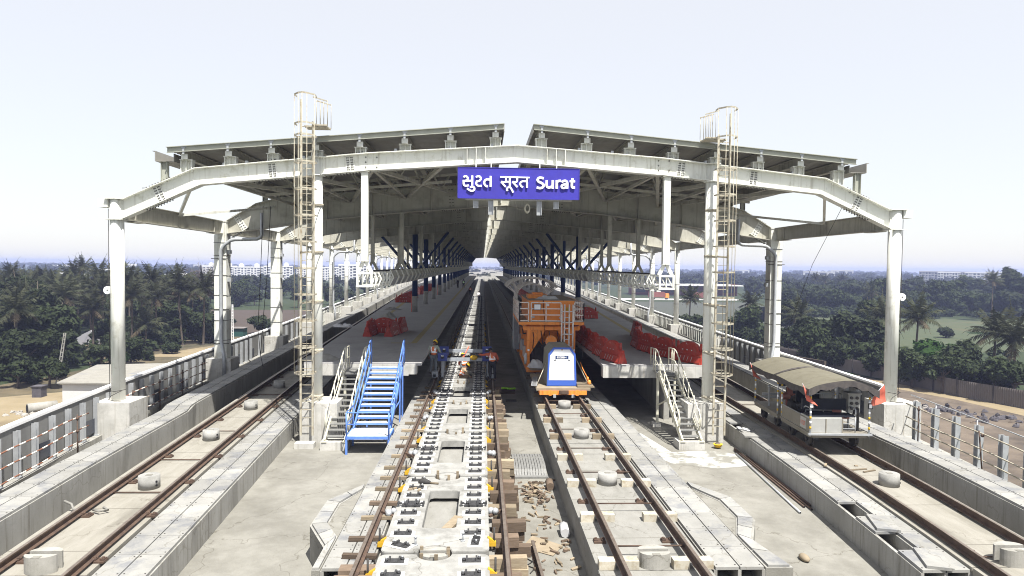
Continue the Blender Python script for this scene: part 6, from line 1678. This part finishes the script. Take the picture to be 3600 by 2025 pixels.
def leafcloud(rr,blobs,n,size,flat=1.):
    """leaf-sized faces on and inside overlapping blobs, thinned by noise so gaps show"""
    vs=[];fs=[]; tot=sum(b[3]**2 for b in blobs)
    for (bx,by,bz,br) in blobs:
        for i in range(int(n*br*br/tot)):
            d=V((rr.gauss(0,1),rr.gauss(0,1),rr.gauss(0,1))).normalized()
            r=br*(rr.random()**.33)*(1+.16*math.sin(5*d.x+bx)+.14*math.sin(6*d.y+4*d.z+by))
            p=V((bx,by,bz))+V((d.x*r,d.y*r,d.z*r*.85*flat))
            nn=(d+V((rr.gauss(0,.6),rr.gauss(0,.6),rr.gauss(0,.6)+.35))).normalized(); a=nn.orthogonal().normalized(); b=nn.cross(a); t=rr.uniform(0,6.28)
            u=(a*math.cos(t)+b*math.sin(t)); v=nn.cross(u); s=size*rr.uniform(.6,1.4)
            vs+=[p-u*s,p-v*s*.42+u*s*.1,p+u*s,p+v*s*.42+u*s*.1]; k=len(vs)-4; fs.append((k,k+1,k+2,k+3))
    return vs,fs
def tree_proto(seed,mt,n=3800,spread=1.,flat=1.,size=.13):
    """unit tree: crown radius about 1 around the origin"""
    rr=random.Random(seed); bl=[]
    for i in range(11):
        a=rr.uniform(0,6.28); q=rr.uniform(.25,.8)*spread; bl.append((q*math.cos(a),q*math.sin(a),rr.uniform(-.55,.55)*flat,rr.uniform(.28,.5)))
    bl.append((0,0,.3*flat,.5))
    m=MB(); vs,fs=leafcloud(rr,bl,n,size,flat); m.add(vs,fs); cr_=m.mesh('crown',mt)
    t=MB(); t.tube([(0,0,-1),(.03,.02,-.5),(0,.05,0)],[.09,.07,.04],7)
    for b in bl[:7]: t.tube([(.02,.02,-.55+.2*rr.random()),(b[0]*.5,b[1]*.5,b[2]*.5-.2),(b[0],b[1],b[2])],[.045,.03,.012],5)
    return cr_,t.mesh('trunk',K['trunk'])
TP=[tree_proto(11,K['leaf']),tree_proto(12,K['leaf'],4200,1.1,.8),tree_proto(13,K['leaf'],3600,.8,1.2),tree_proto(14,[K['leaf']],3000,1.15,.65,.16),tree_proto(15,K['leafb'],3600,.95,.9)]
TD=tree_proto(16,K['leafd'],1500,1.,1.)
DI=[0]
def tree(x,y,z,r,label,group,p,name='broadleaf_tree',cat='tree'):
    """z: height of the crown centre"""
    t=thing(name,label,cat,(x,y,G),group); r=r*1.28; h=max(z-G,r*.75)
    DI[0]+=1; k=DI[0]; c=link('crown',p[0],t,(0,0,h)); c.scale=(r,r*.95,r*.92); c.rotation_euler=(0,0,k*1.31)
    u=link('trunk',p[1],t,(0,0,h)); u.scale=(r*.9,r*.9,h); u.rotation_euler=(0,0,k*1.31)
    return t
PALML=[(-100.5,150,2.3),(-100.3,160,2.0),(-85.0,140,1.4),(-98.1,172,4.4),(-87.8,150,3.0),(-82.1,150,3.1),(-71.7,120,0.2),(-64.1,115,-1.8),(-63.1,95,-0.6),(-76.0,135,0.6),(-69.6,128,0.7),(-65.8,130,2.2),(-64.5,136,2.6),(-59.3,118,0.3),(-58.2,124,-0.3),(-59.4,136,2.6),(-55.8,128,1.0),(-51.3,128,1.4),(-58.0,120,-4.7),(-108.1,165,1.4),(-92.6,150,0.1),(-83.8,145,0.7),(-73.1,140,2.8),(-69.5,142,1.0),(-68.0,150,0.7),(-62.6,150,-0.7),(-95.0,140,0.4),(-108.5,170,-0.2),(-88,128,.2),(-80,122,-.6),(-77,118,-1.2),(-75,145,2.4),(-90,140,1.2),(-104,150,.5),(-79,152,1.6)]
for k,(x,y,z) in enumerate(sorted(PALML,key=lambda p:p[0]/p[1])):
    palm(x,y,z-.2,'dusty coconut palm in the grove beyond the left parapet, %s counted from the left'%nth(k+1),'coconut palms on the left',k,1.22+.08*math.sin(k*3))
PALMR=[(59.9,150,-2.1),(59.2,125,-2.8),(164.2,330,1.1),(176.1,345,0.5),(188.1,350,0.5),(127.9,220,-1.4),(63.1,105,-1.8),(65.6,100,-1.3),(154.1,200,3.0),(66.1,85,-2.1),(64.7,80,-2.5),(217.7,330,-0.3),(271.9,420,-0.7),(50.5,164,-1.5)]
for k,(x,y,z) in enumerate(sorted(PALMR,key=lambda p:p[0]/p[1])):
    palm(x,y,z,'coconut palm beyond the right parapet, %s counted from the left'%nth(k+1),'coconut palms on the right',k+1,1.2)
TREEL=[(-71.1,112,-1.3,2.9),(-63.0,102,-3.2,2.9),(-64.6,100,-2.5,2.5),(-65.7,98,-3.3,2.2),(-59.5,98,-5.7,2.3),(-59.8,92,-5.4,2.4),(-60.7,90,-5.9,2.1),(-55.7,84,-7.1,1.5),(-52.0,84,-6.9,1.5),(-53.5,98,-6.7,1.4),(-52.5,104,-7.3,1.6),(-59.0,112,-7.3,1.7),(-57.6,128,-6.0,3.0),(-58.4,124,-7.1,1.8),(-55.8,140,-6.0,2.9),(-51.8,132,-8.0,1.9),(-58.6,138,-6.7,2.7),(-82.2,125,1.0,3.1),(-65.0,120,-5.9,1.9),(-64.3,126,-5.7,2.3),(-71.3,105,-5.9,2.0),(-54.1,90,-6.8,1.0),(-51.7,108,-8.9,0.8),(-51.8,116,-9.2,1.1),(-76,108,-3.5,3.2),(-70,100,-6,2.6),(-66,94,-6.5,2.4),(-72,118,-6,2.4),(-80,132,-5,3.),(-88,140,-4.5,3.2),(-70,134,-6,2.8),(-63,144,-6,3.),(-95,150,-4,3.4),(-75,152,-5,3.),(-48,150,-7,2.2),(-57,108,-7.6,1.7),(-62,84,-7.6,1.8),(-66,86,-7.2,2.0)]
for k in range(44):
    d=R.uniform(150,225); a=R.uniform(-.76,-.41); TREEL.append((a*d,d,R.uniform(-5.5,-2.5),R.uniform(2.8,4.2)))
for k,(x,y,z,r) in enumerate(sorted(TREEL,key=lambda p:p[0]/p[1])):
    low=z<-6.4
    tree(x,y,z,r,'%s beyond the left parapet, %s of all trees there counted from the left'%('low dark bush' if low else 'dark leafy tree',nth(k+1)),'trees and bushes on the left',TP[k%4] if k!=6 else TP[4],'bush' if low else 'broadleaf_tree','bush' if low else 'tree')
tree(-52.5,101,-8.2,.9,'bright green bush at the edge of the left dirt yard','green bushes',TP[4],'bush','bush')
TREER=[(56.5,115,-4.9,3.5),(53.2,106,-6.2,2.6),(59.1,104,-5.1,3.4),(80.3,136,-2.9,2.7),(56.7,98,-6.6,2.7),(60.8,84,-6.2,2.5),(60.8,78,-6.6,2.3),(55.4,122,-7.0,2.8),(56.1,142,-6.4,3.5),(72.8,160,-4.7,3.4),(55.9,86,-6.6,1.8),(57.2,82,-6.3,1.6),(60.2,80,-6.5,1.7),(61.5,76,-5.8,1.7),(54.3,102,-6.9,2.2),(61.9,112,-4.4,2.2),(105.0,150,-8.8,1.5),(63.6,122,-5.0,1.2),(56.5,93,-7,2.2),(50,128,-7.2,2.4),(61,90,-6.8,2.4),(46,150,-7,2.6)]
for k,(x,y,z,r) in enumerate(sorted(TREER,key=lambda p:p[0]/p[1])):
    tree(x,y,z,r,'dark dense tree beyond the right parapet, %s of the near ones counted from the left'%nth(k+1),'near trees on the right',TP[k%4])
tree(59.1,88,-5.9,3.0,'large rounded tree with bright green leaves behind the corrugated fence','near trees on the right',TP[4])
ROWR=[(106.8,235,-4.1,4.2),(114.3,240,-3.9,4.3),(119.0,238,-4.1,4.3),(122.8,236,-4.4,4.6),(129.8,240,-4.1,4.3),(133.6,238,-4.4,3.9),(137.3,236,-4.3,3.5),(138.4,230,-0.5,4.5),(144.4,232,-3.6,3.8),(149.5,235,-2.9,4.2),(150.3,230,-3.5,4.1),(159.0,236,-2.9,5.0),(161.1,232,-1.9,4.5),(169.0,240,0.2,3.9),(161.6,226,-3.2,4.0),(166.3,226,-3.2,4.4),(168.0,222,-3.3,4.3),(168.0,216,-3.4,4.2),(169.2,212,-2.5,4.8),(183.4,230,2.2,4.5),(182.6,225,0.4,4.4),(133.7,300,-2.4,4.9),(145.5,310,-2.6,5.0),(150.3,305,-2.9,4.5),(155.0,300,-3.2,4.4),(168.6,310,-2.9,4.5),(171.3,300,-2.5,4.4),(188.7,300,-1.4,4.9),(199.1,305,-1.4,4.5),(210.3,310,-0.9,5.5),(214.3,290,-1.3,5.2),(214.2,280,-1.9,4.5)]
for k,(x,y,z,r) in enumerate(sorted(ROWR,key=lambda p:p[0]/p[1])):
    tree(x,y,z-1.1 if z<0 else z-.3,r*.95,'bluish dark tree in the wooded belt behind the right fields, %s counted from the left'%nth(k+1),'wooded belt behind the right fields',TP[(k+1)%4])
MIDL=[(-92.3,260,-5.9,1.3),(-82.4,250,-6.1,1.2),(-75.3,250,-5.6,1.2),(-64.1,240,-5.5,1.1),(-57.6,260,-5.6,1.1),(-116.2,330,-6.2,1.3),(-108.2,340,-5.5,1.4),(-93.8,330,-5.4,1.2),(-63.0,300,-6.5,1.0)]
for k in range(34): 
    d=R.uniform(235,420); a=R.uniform(-.40,-.12); MIDL.append((a*d,d,R.uniform(-6.5,-4.5),R.uniform(2.6,4.)))
for k,(x,y,z,r) in enumerate(sorted(MIDL,key=lambda p:p[0]/p[1])):
    tree(x,y,z,max(2.4,r),'bushy tree behind the ploughed field on the left, %s counted from the left'%nth(k+1),'trees behind the left ploughed field',TP[k%4])
# leafless tree
def bare(x,y,h,label):
    t=thing('bare_tree',label,'tree',(x,y,G)); rr=random.Random(3); m=MB()
    def grow(p,d,l,r,n):
        q=p+d*l; m.tube([p,p.lerp(q,.5)+V((rr.gauss(0,.03*l),rr.gauss(0,.03*l),0)),q],[r,r*.85,r*.7],4)
        if n==0: return
        for _ in range(3): grow(q,(d+V((rr.gauss(0,.5),rr.gauss(0,.5),rr.gauss(.1,.3)))).normalized(),l*rr.uniform(.6,.85),r*.62,n-1)
    for i in range(5): a=i*1.3; grow(V((0,0,h*.25)),V((.6*math.cos(a),.6*math.sin(a),1)).normalized(),h*.26,.16,4)
    m.build('limbs',K['bare'],t,local=True); b=MB(); b.cyl((0,0,0),(0,0,h*.27),.35,.25,n=8); b.build('trunk',K['bare'],t,local=True)
bare(-72.6,180,15.5,'leafless purple-grey tree standing behind the last left palms')
# far wood: one mass towards the horizon
rr=random.Random(21); npt=[]
base=[]
for s in range(5):
    r2=random.Random(50+s); bl=[(r2.uniform(-.6,.6),r2.uniform(-.6,.6),r2.uniform(-.2,.4),r2.uniform(.35,.6)) for _ in range(6)]
    v,f=leafcloud(r2,bl,150,.3); base.append(np.array([tuple(p) for p in v],dtype=np.float32))
VV=[]
def wood(x,y,r,z):
    b=base[rr.randrange(5)]; a=rr.uniform(0,6.28); c,s=math.cos(a),math.sin(a)
    p=b*np.array([r,r,r*.8],dtype=np.float32); q=p.copy(); q[:,0]=p[:,0]*c-p[:,1]*s+x; q[:,1]=p[:,0]*s+p[:,1]*c+y; q[:,2]+=z; VV.append(q)
for k in range(2600):
    u=rr.random(); d=310*math.exp(u*math.log(2900/310)); an=rr.uniform(-.85,.85); x=d*math.sin(an); y=d*math.cos(an)
    if -45-.1*y<x<45+.1*y and y<420: continue
    if d<460 and .08<an<.38: continue
    if (.54<an<.70 and 400<d<760) or (-.42<an<-.14 and 440<d<700): continue
    r=min(7.5,rr.uniform(3.2,5.5)*(1+d/2500)); wood(x,y,r,G+r*.75+(rr.uniform(0,2)))
A=np.concatenate(VV); nq=len(A)//4
me=bpy.data.meshes.new('far_wood'); me.vertices.add(len(A)); me.vertices.foreach_set('co',A.ravel())
me.loops.add(nq*4); me.polygons.add(nq); me.loops.foreach_set('vertex_index',np.arange(nq*4,dtype=np.int32)); me.polygons.foreach_set('loop_start',np.arange(0,nq*4,4,dtype=np.int32))
me.update(); me.validate(); me.materials.append(K['leaf']); o=link('far_wood',me); tag(o,kind='stuff')
# undergrowth near the groves
VV=[]
for k in range(420):
    x=rr.uniform(-125,-52); y=rr.uniform(84,175)
    if x>-54 and y<96: continue
    if x/y>-.36: continue
    r=rr.uniform(.9,1.9); wood(x,y,r,G+r*.5)
for k in range(160):
    y=rr.uniform(74,150); x=rr.uniform(.42,.8)*y
    if 66<x and 118<y: continue
    if x<62-.1*(y-74)*1.6: continue
    r=rr.uniform(.8,1.7); wood(x,y,r,G+r*.5)
for k in range(150):
    y=rr.uniform(208,246); x=rr.uniform(.44,.84)*y; r=rr.uniform(1.8,3.2); wood(x,y,r,G+r*.5)
A=np.concatenate(VV); nq=len(A)//4
me=bpy.data.meshes.new('undergrowth'); me.vertices.add(len(A)); me.vertices.foreach_set('co',A.ravel()); me.loops.add(nq*4); me.polygons.add(nq); me.loops.foreach_set('vertex_index',np.arange(nq*4,dtype=np.int32)); me.polygons.foreach_set('loop_start',np.arange(0,nq*4,4,dtype=np.int32))
me.update(); me.validate(); me.materials.append(K['leaf']); o=link('undergrowth',me); tag(o,kind='stuff')
# ------------------------------------------------------------------ buildings
def block_building(name,label,x,y,w,d,h,rz,floors,bays,cat='apartment block',mt=None,stair=True,win=(.45,.5)):
    t=thing(name,label,cat,(x,y,G),rz=rz); mt=mt or K['bwall']
    m=MB(); m.box(-w/2,w/2,0,d,0,h); wl=m.build('wall',mt,t,local=True)
    m=MB(); m.box(-w/2-.3,w/2+.3,-.3,d+.3,h,h+.35); m.box(-w/2,w/2,-.02,.15,h+.35,h+1.1); m.box(-w/2,-w/2+.2,.15,d,h+.35,h+1.1); m.box(w/2-.2,w/2,.15,d,h+.35,h+1.1)
    rf=m.build('roof',mt,t,local=True)
    if stair:
        m=MB()
        for f in(-.25,.28): m.box(f*w-2.2,f*w+2.2,d*.3,d*.3+4,h+.36,h+3.2); m.box(f*w-1.2,f*w+1.2,d*.3+.6,d*.3+2.8,h+3.2,h+4.2)
        m.build('roof_tank',mt,rf,local=True)
    fh=h/floors; bw=w/bays; n=0
    for i in range(floors):
        for j in range(bays):
            xx=-w/2+bw*(j+.5); z=fh*i+fh*.3
            if n>=95: break
            n+=1
            m=MB()
            if j%3==1: m.box(xx-bw*.42,xx+bw*.42,-.9,-.75,z-.4,z+.5); m.box(xx-bw*.42,xx+bw*.42,-.75,-.02,z-.55,z-.4); m.build('balcony',mt,t,local=True); m=MB(); m.box(xx-bw*.38,xx+bw*.38,-.05,.02,z-.3,z+fh*.55); m.build('window',K['win'],t,local=True)
            else: m.box(xx-bw*win[0]*.6,xx+bw*win[0]*.6,-.05,.02,z,z+fh*win[1]); m.build('window',K['win'],t,local=True)
    m=MB()
    for i in range(1,floors): m.box(-w/2-.05,w/2+.05,-.08,-.03,fh*i-.15,fh*i)
    m.build('floor_band',mt,t,local=True)
    return t
AB=[(-250,660,30,11.5,.3,'leftmost, with a stair tower'),(-221,655,26,11,.33,'second from the left'),(-192,650,26,12,.28,'third from the left'),(-163,655,26,11,.25,'fourth from the left'),(-134,640,24,11.5,.2,'fifth from the left'),(-104,560,26,14,.15,'seen between far canopy columns')]
for x,y,w,h,rz,w_ in AB: block_building('apartment_block','white five-storey apartment block beyond the left fields, '+w_,x,y,w,13,h,rz,5 if h<13 else 6,9)
for x,y,w,h,l in((-258,420,18,7.5,'behind the left palms, widest'),(-240,430,10,6.5,'behind the left palms, next to the widest'),(-211,415,22,7,'behind the palms right of the left portal column'),(-187,425,12,7.5,'behind the palms near the bare tree'),(-330,600,26,8,'at the far left horizon')):
    block_building('low_house','low white flat-roofed house '+l,x,y,w,9,h,.45,2,4,'house',stair=False)
for x,y,w,l in((472,700,22,'left one'),(483,688,20,'left one, front wing'),(515,720,34,'right one'),(522,695,28,'right one, front wing'),(548,705,22,'rightmost wing')):
    block_building('office_block','white multi-storey block on the right horizon, '+l,x,y,w,14,12.6 if 'front' in l else 13.2,-.62,5,8,'building',K['bwall'] if 'front' in l or 'most' in l else K['bgrey'],False,(.5,.62))
for k in range(16):
    d=R.uniform(900,1500); a=R.uniform(.18,.75) if k%4 else R.uniform(-.6,-.3); block_building('distant_house','tiny white building in the haze, %s of the scattered ones'%nth(k+1),d*math.sin(a),d*math.cos(a),R.uniform(18,40),14,R.uniform(9,13),-a,2,3,'house',stair=False)
# low shed close on the left with a lean-to roof
t=thing('site_shed','low shed with flat grey roof and whitish walls just outside the left parapet','shed',(-38,74,G))
P=[(-43.4,71.6),(-35.2,71.2),(-28,92),(-45.5,84.5)]
zr=-6.8
def poly_solid(P,z0,z1): 
    m=MB(); n=len(P); m.add([(x,y,z0) for x,y in P]+[(x,y,z1) for x,y in P],[tuple(reversed(range(n))),tuple(range(n,2*n))]+[(i,(i+1)%n,n+(i+1)%n,n+i) for i in range(n)]); return m
P=[(-43.6,71.6),(-24,70.5),(-27,88),(-46.5,84.2)]
poly_solid(P,zr,zr+.14).build('roof',K['roofc'],t)
c=V((-35.3,78.6)); Q=[tuple(c+(V(p)-c)*.955) for p in P]
poly_solid(Q,G,zr-.003).build('wall',K['bwall'],t)
m=MB(); m.box(-38.6,-38.2,71.3,71.65,zr-.9,zr-.2); m.build('wall_box',K['letter'],t)
m=MB(); m.cyl((-31,83,zr+.14),(-31,83,zr+1.5),.08,n=8); m.build('vent_pipe',K['letter'],t)
m=MB(); m.box(-39.5,-36.5,70.2,71.5,zr-1.5,zr-1.35); m.build('lean_to_roof',K['roofc'],t)
t=thing('water_tank','grey tank block by the left dirt road','tank',(-50,77.5,G)); m=MB(); m.box(-50.2,-49.2,78,79,G,G+1.2); m.build('body',K['slag'],t); m=MB(); m.box(-50.3,-49.1,77.9,79.1,G+1.2,G+1.3); m.build('lid',K['slag'],t)
t=thing('culvert_pipe','concrete culvert pipe lying by the shed','pipe',(-44.5,71,G)); m=MB(); m.cyl((-45.4,69.8,G+.5),(-43.6,71.6,G+.5),.5,n=18); m.m=1; m.cyl((-45.42,69.78,G+.5),(-45.4,69.8,G+.5),.4,n=18); m.build('pipe_body',[K['conc'],K['black']],t)
t=thing('old_wall','grey wall fragment among the left palms','wall',(-72.5,128.5,G)); m=MB(); m.prism([(-75,G),(-70.5,G),(-70.5,G+1.6),(-72,G+2.6),(-73.2,G+2.0),(-75,G+1.0)],128.3,128.7,'y'); m.build('wall_body',K['bgrey'],t)
t=thing('lattice_pole','pale lattice concrete pole leaning before the left thicket','pole',(-52.5,86.5,G)); m=MB()
for s in(-.18,.18): m.bar((-52.6+s,86.5,G),(-51.6+s*.6,86.5,G+6.4),.09,.12)
for i in range(12): f=(i+.5)/12; m.bar((-52.6-.18+f,86.5,G+6.4*f),(-52.6+.18+f,86.5,G+6.4*f),.06,.08)
m.build('pole_body',K['conc'],t)
t=thing('lattice_pole','slim white lattice pole beyond the second left column','pole',(-44,122,G)); m=MB()
for s in(-.16,.16): m.bar((-44+s,122,G),(-44+s*.5,122,G+8),.08,.1)
for i in range(16): m.bar((-44.16,122,G+.5*i),(-43.84,122,G+.5*i+.1),.05,.05)
m.build('pole_body',K['letter'],t)
t=thing('green_shed','small green-walled shed beyond the left parapet','shed',(-50.9,144.5,G)); m=MB(); m.box(-52,-49.6,143.5,146,G,G+1.7); m.build('wall',mat('shed_green',(.02,.07,.06)),t); m=MB(); m.box(-52.2,-49.4,143.2,146.3,G+1.7,G+1.82); m.build('roof',K['corr'],t)
for k in range(22):
    x,y=-47+1.35*k*.9,150+.9*k; m=MB(); m.cyl((x,y,G),(x+R.uniform(-.1,.1),y,G+1.8),.07,n=5); tag(m.build('fence_stake',K['letter']),'pale stake in the line along the ploughed field, %s from the left'%nth(k+1),'stake','stakes along the ploughed field')
def rock(name,x,y,z,rx,ry,rz,mt):
    m=MB(); rr_=random.Random(int(x*991+y*37)); m.ball((0,0,0),1,n=7,m=4)
    vs=[]; 
    for v in m.v: q=rr_.uniform(.65,1.2); vs.append((x+v[0]*rx*q,y+v[1]*ry*q,z+max(-.2,v[2])*rz*q))
    m.v=vs; m.sm=[False]*len(m.f); return m.build(name,mt)
# right side: boundary fence, spoil, sheds and trucks
t=thing('corrugated_fence','long grey corrugated sheet fence with posts beyond the right parapet','fence',(58,84,G))
FP=[(47,124),(52,108),(56.2,91),(57.6,80),(60.5,72),(64,62),(68,52)]
m=MB()
for (a,b) in zip(FP,FP[1:]):
    a,b=V(a),V(b); n=int((b-a).length/.12); d=(b-a)/n; nn=V((-d.y,d.x)).normalized()
    for i in range(n):
        p,q=a+d*i,a+d*(i+1); o1=nn*(.05 if i%2 else -.05); o2=nn*(-.05 if i%2 else .05)
        m.add([(p.x+o1.x,p.y+o1.y,G),(q.x+o2.x,q.y+o2.y,G),(q.x+o2.x,q.y+o2.y,G+2.05),(p.x+o1.x,p.y+o1.y,G+2.05)],[(0,1,2,3)])
m.build('sheet_panel',K['corr'],t)
for a,b in zip(FP,FP[1:]):
    a,b=V(a),V(b); n=max(2,int((b-a).length/3.2))
    for i in range(n): p=a.lerp(b,i/n); m=MB(); m.bar((p.x-.15,p.y-.15,G),(p.x-.15,p.y-.15,G+2.35),.1,.1); m.build('post',K['dark'],t)
t=thing('boundary_wall','old low brick wall overgrown along the right wood','wall',(46,118,G)); m=MB(); m.sweep([(-.15,G),(.15,G),(.15,G+1.5),(-.15,G+1.5)],[(38,140),(43,124),(47,112),(51.5,100)]); m.build('wall_body',K['rubbs'],t)
for k in range(10):
    o=rock('rubble_lump',-46+R.uniform(-1.5,1.5),69.5+R.uniform(-1,1),G+.05,.35,.3,.22,K['rubble']); tag(o,'pale rubble lump near the culvert pipe, one of several','rubble','rubble by the culvert')
for k in range(120):
    q=R.random(); w=q<.18 or .5<q<.62; x=42+12*q+R.gauss(0,1.3); y=84-18*q+R.gauss(0,1.5)
    o=rock('rubble_lump' if w else 'spoil_lump',x,y,G+.05,R.uniform(.15,.55),R.uniform(.15,.5),R.uniform(.12,.4),K['rubble'] if w else K['slag'])
    tag(o,'%s on the bare ground inside the corrugated fence, one of many'%('pale rubble lump' if w else 'dark spoil lump'),'rubble' if w else 'spoil','pale rubble on the right' if w else 'dark spoil on the right')
for k in range(90):
    x,y=R.uniform(22,54),R.uniform(40,100); o=rock('earth_clod',x,y,G,R.uniform(.1,.5),R.uniform(.1,.45),R.uniform(.06,.25),K['rubbs']); tag(o,'brown earth clod on the bare right ground, one of many','clod','earth clods on the right')
block_building('long_shed','long low shed with red wall and pale roof behind the right fields',112,375,58,16,5,-.1,1,6,'shed',K['bred'],False)
m=MB(); m.box(82,142,366,392,G+5.4,G+5.9); tag(m.build('shed_roof_sheet',K['bwall']),'wide pale roof sheet over the long red shed','roof')
for x,y,l in((104,318,'by the second right column'),(84,322,'seen between far right columns')):
    t=thing('lorry','far red and white lorry beyond the right fields, '+l,'lorry',(x,y,G)); m=MB(); m.box(x-5,x+2.6,y-1.2,y+1.2,G+1.1,G+3.6); m.build('cargo_box',K['bred'],t); m=MB(); m.box(x+2.9,x+4.6,y-1.1,y+1.1,G+.8,G+2.9); m.build('cab',K['orange'],t)
    for wx in(-3.8,-2.6,3.6): m=MB(); m.cyl((x+wx,y-1.2,G+.5),(x+wx,y+1.2,G+.5),.5,n=12); m.build('wheel',K['dark'],t)
# ------------------------------------------------------------------ camera
cam=bpy.data.cameras.new('camera'); co=bpy.data.objects.new('camera',cam); COL.objects.link(co); scene.camera=co
cam.sensor_width=36; cam.lens=23.995; cam.clip_start=.1; cam.clip_end=12000
yaw,pit,rol=rad(2.4528),rad(-1.8591),rad(.6)
F=V((math.sin(yaw)*math.cos(pit),math.cos(yaw)*math.cos(pit),math.sin(pit))); Rt=V((math.cos(yaw),-math.sin(yaw),0)); U=Rt.cross(F)
R2=Rt*math.cos(rol)+U*math.sin(rol); U2=U*math.cos(rol)-Rt*math.sin(rol)
M4=Matrix((R2,U2,-F)).transposed().to_4x4(); M4.translation=V((0,0,5.79)); co.matrix_world=M4
# ------------------------------------------------------------------ light, sky and air
SUN=V((.24,-.45,1.)).normalized()
sl=bpy.data.lights.new('sun','SUN'); sl.energy=4.9; sl.angle=rad(.6); sl.color=(1,.965,.90)
so=bpy.data.objects.new('sun',sl); COL.objects.link(so); so.rotation_euler=SUN.to_track_quat('Z','Y').to_euler(); so.location=(0,0,60)
w=bpy.data.worlds.new('World'); scene.world=w; w.use_nodes=True; N=w.node_tree.nodes; L=w.node_tree.links
bg=N['Background']; sk=N.new('ShaderNodeTexSky'); sk.sky_type='NISHITA'; sk.sun_disc=False; sk.sun_elevation=math.asin(SUN.z); sk.sun_rotation=math.atan2(SUN.x,SUN.y)
sk.air_density=1.; sk.dust_density=1.; sk.ozone_density=1.; sk.altitude=0
hs=N.new('ShaderNodeMix'); hs.data_type='RGBA'; hs.inputs['Factor'].default_value=.78; hs.inputs[7].default_value=(4.12,4.08,4.12,1); L.new(sk.outputs[0],hs.inputs[6])
L.new(hs.outputs[2],bg.inputs['Color']); bg.inputs['Strength'].default_value=.112
m=MB(); m.box(-3950,3950,-3950,3950,G-1,13.5)
hz,nt,b=nodes('haze_air'); nt.nodes.remove(b)
pv=nt.nodes.new('ShaderNodeVolumePrincipled'); pv.inputs['Color'].default_value=(.52,.59,.96,1); pv.inputs['Density'].default_value=.00042; pv.inputs['Anisotropy'].default_value=.2
nt.links.new(pv.outputs[0],nt.nodes['Material Output'].inputs['Volume'])
HAZE=True
if HAZE: tag(m.build('haze',hz),kind='stuff')
vs_=scene.view_settings; scene.display_settings.display_device='sRGB'; vs_.view_transform='Standard'; vs_.look='None'; vs_.exposure=1.08; vs_.gamma=1; vs_.use_curve_mapping=False
scene.cycles.use_denoising=True; scene.cycles.filter_width=1.05; scene.cycles.max_bounces=7; scene.cycles.diffuse_bounces=5; scene.cycles.glossy_bounces=2; scene.cycles.transmission_bounces=2; scene.cycles.volume_bounces=1; scene.cycles.transparent_max_bounces=4
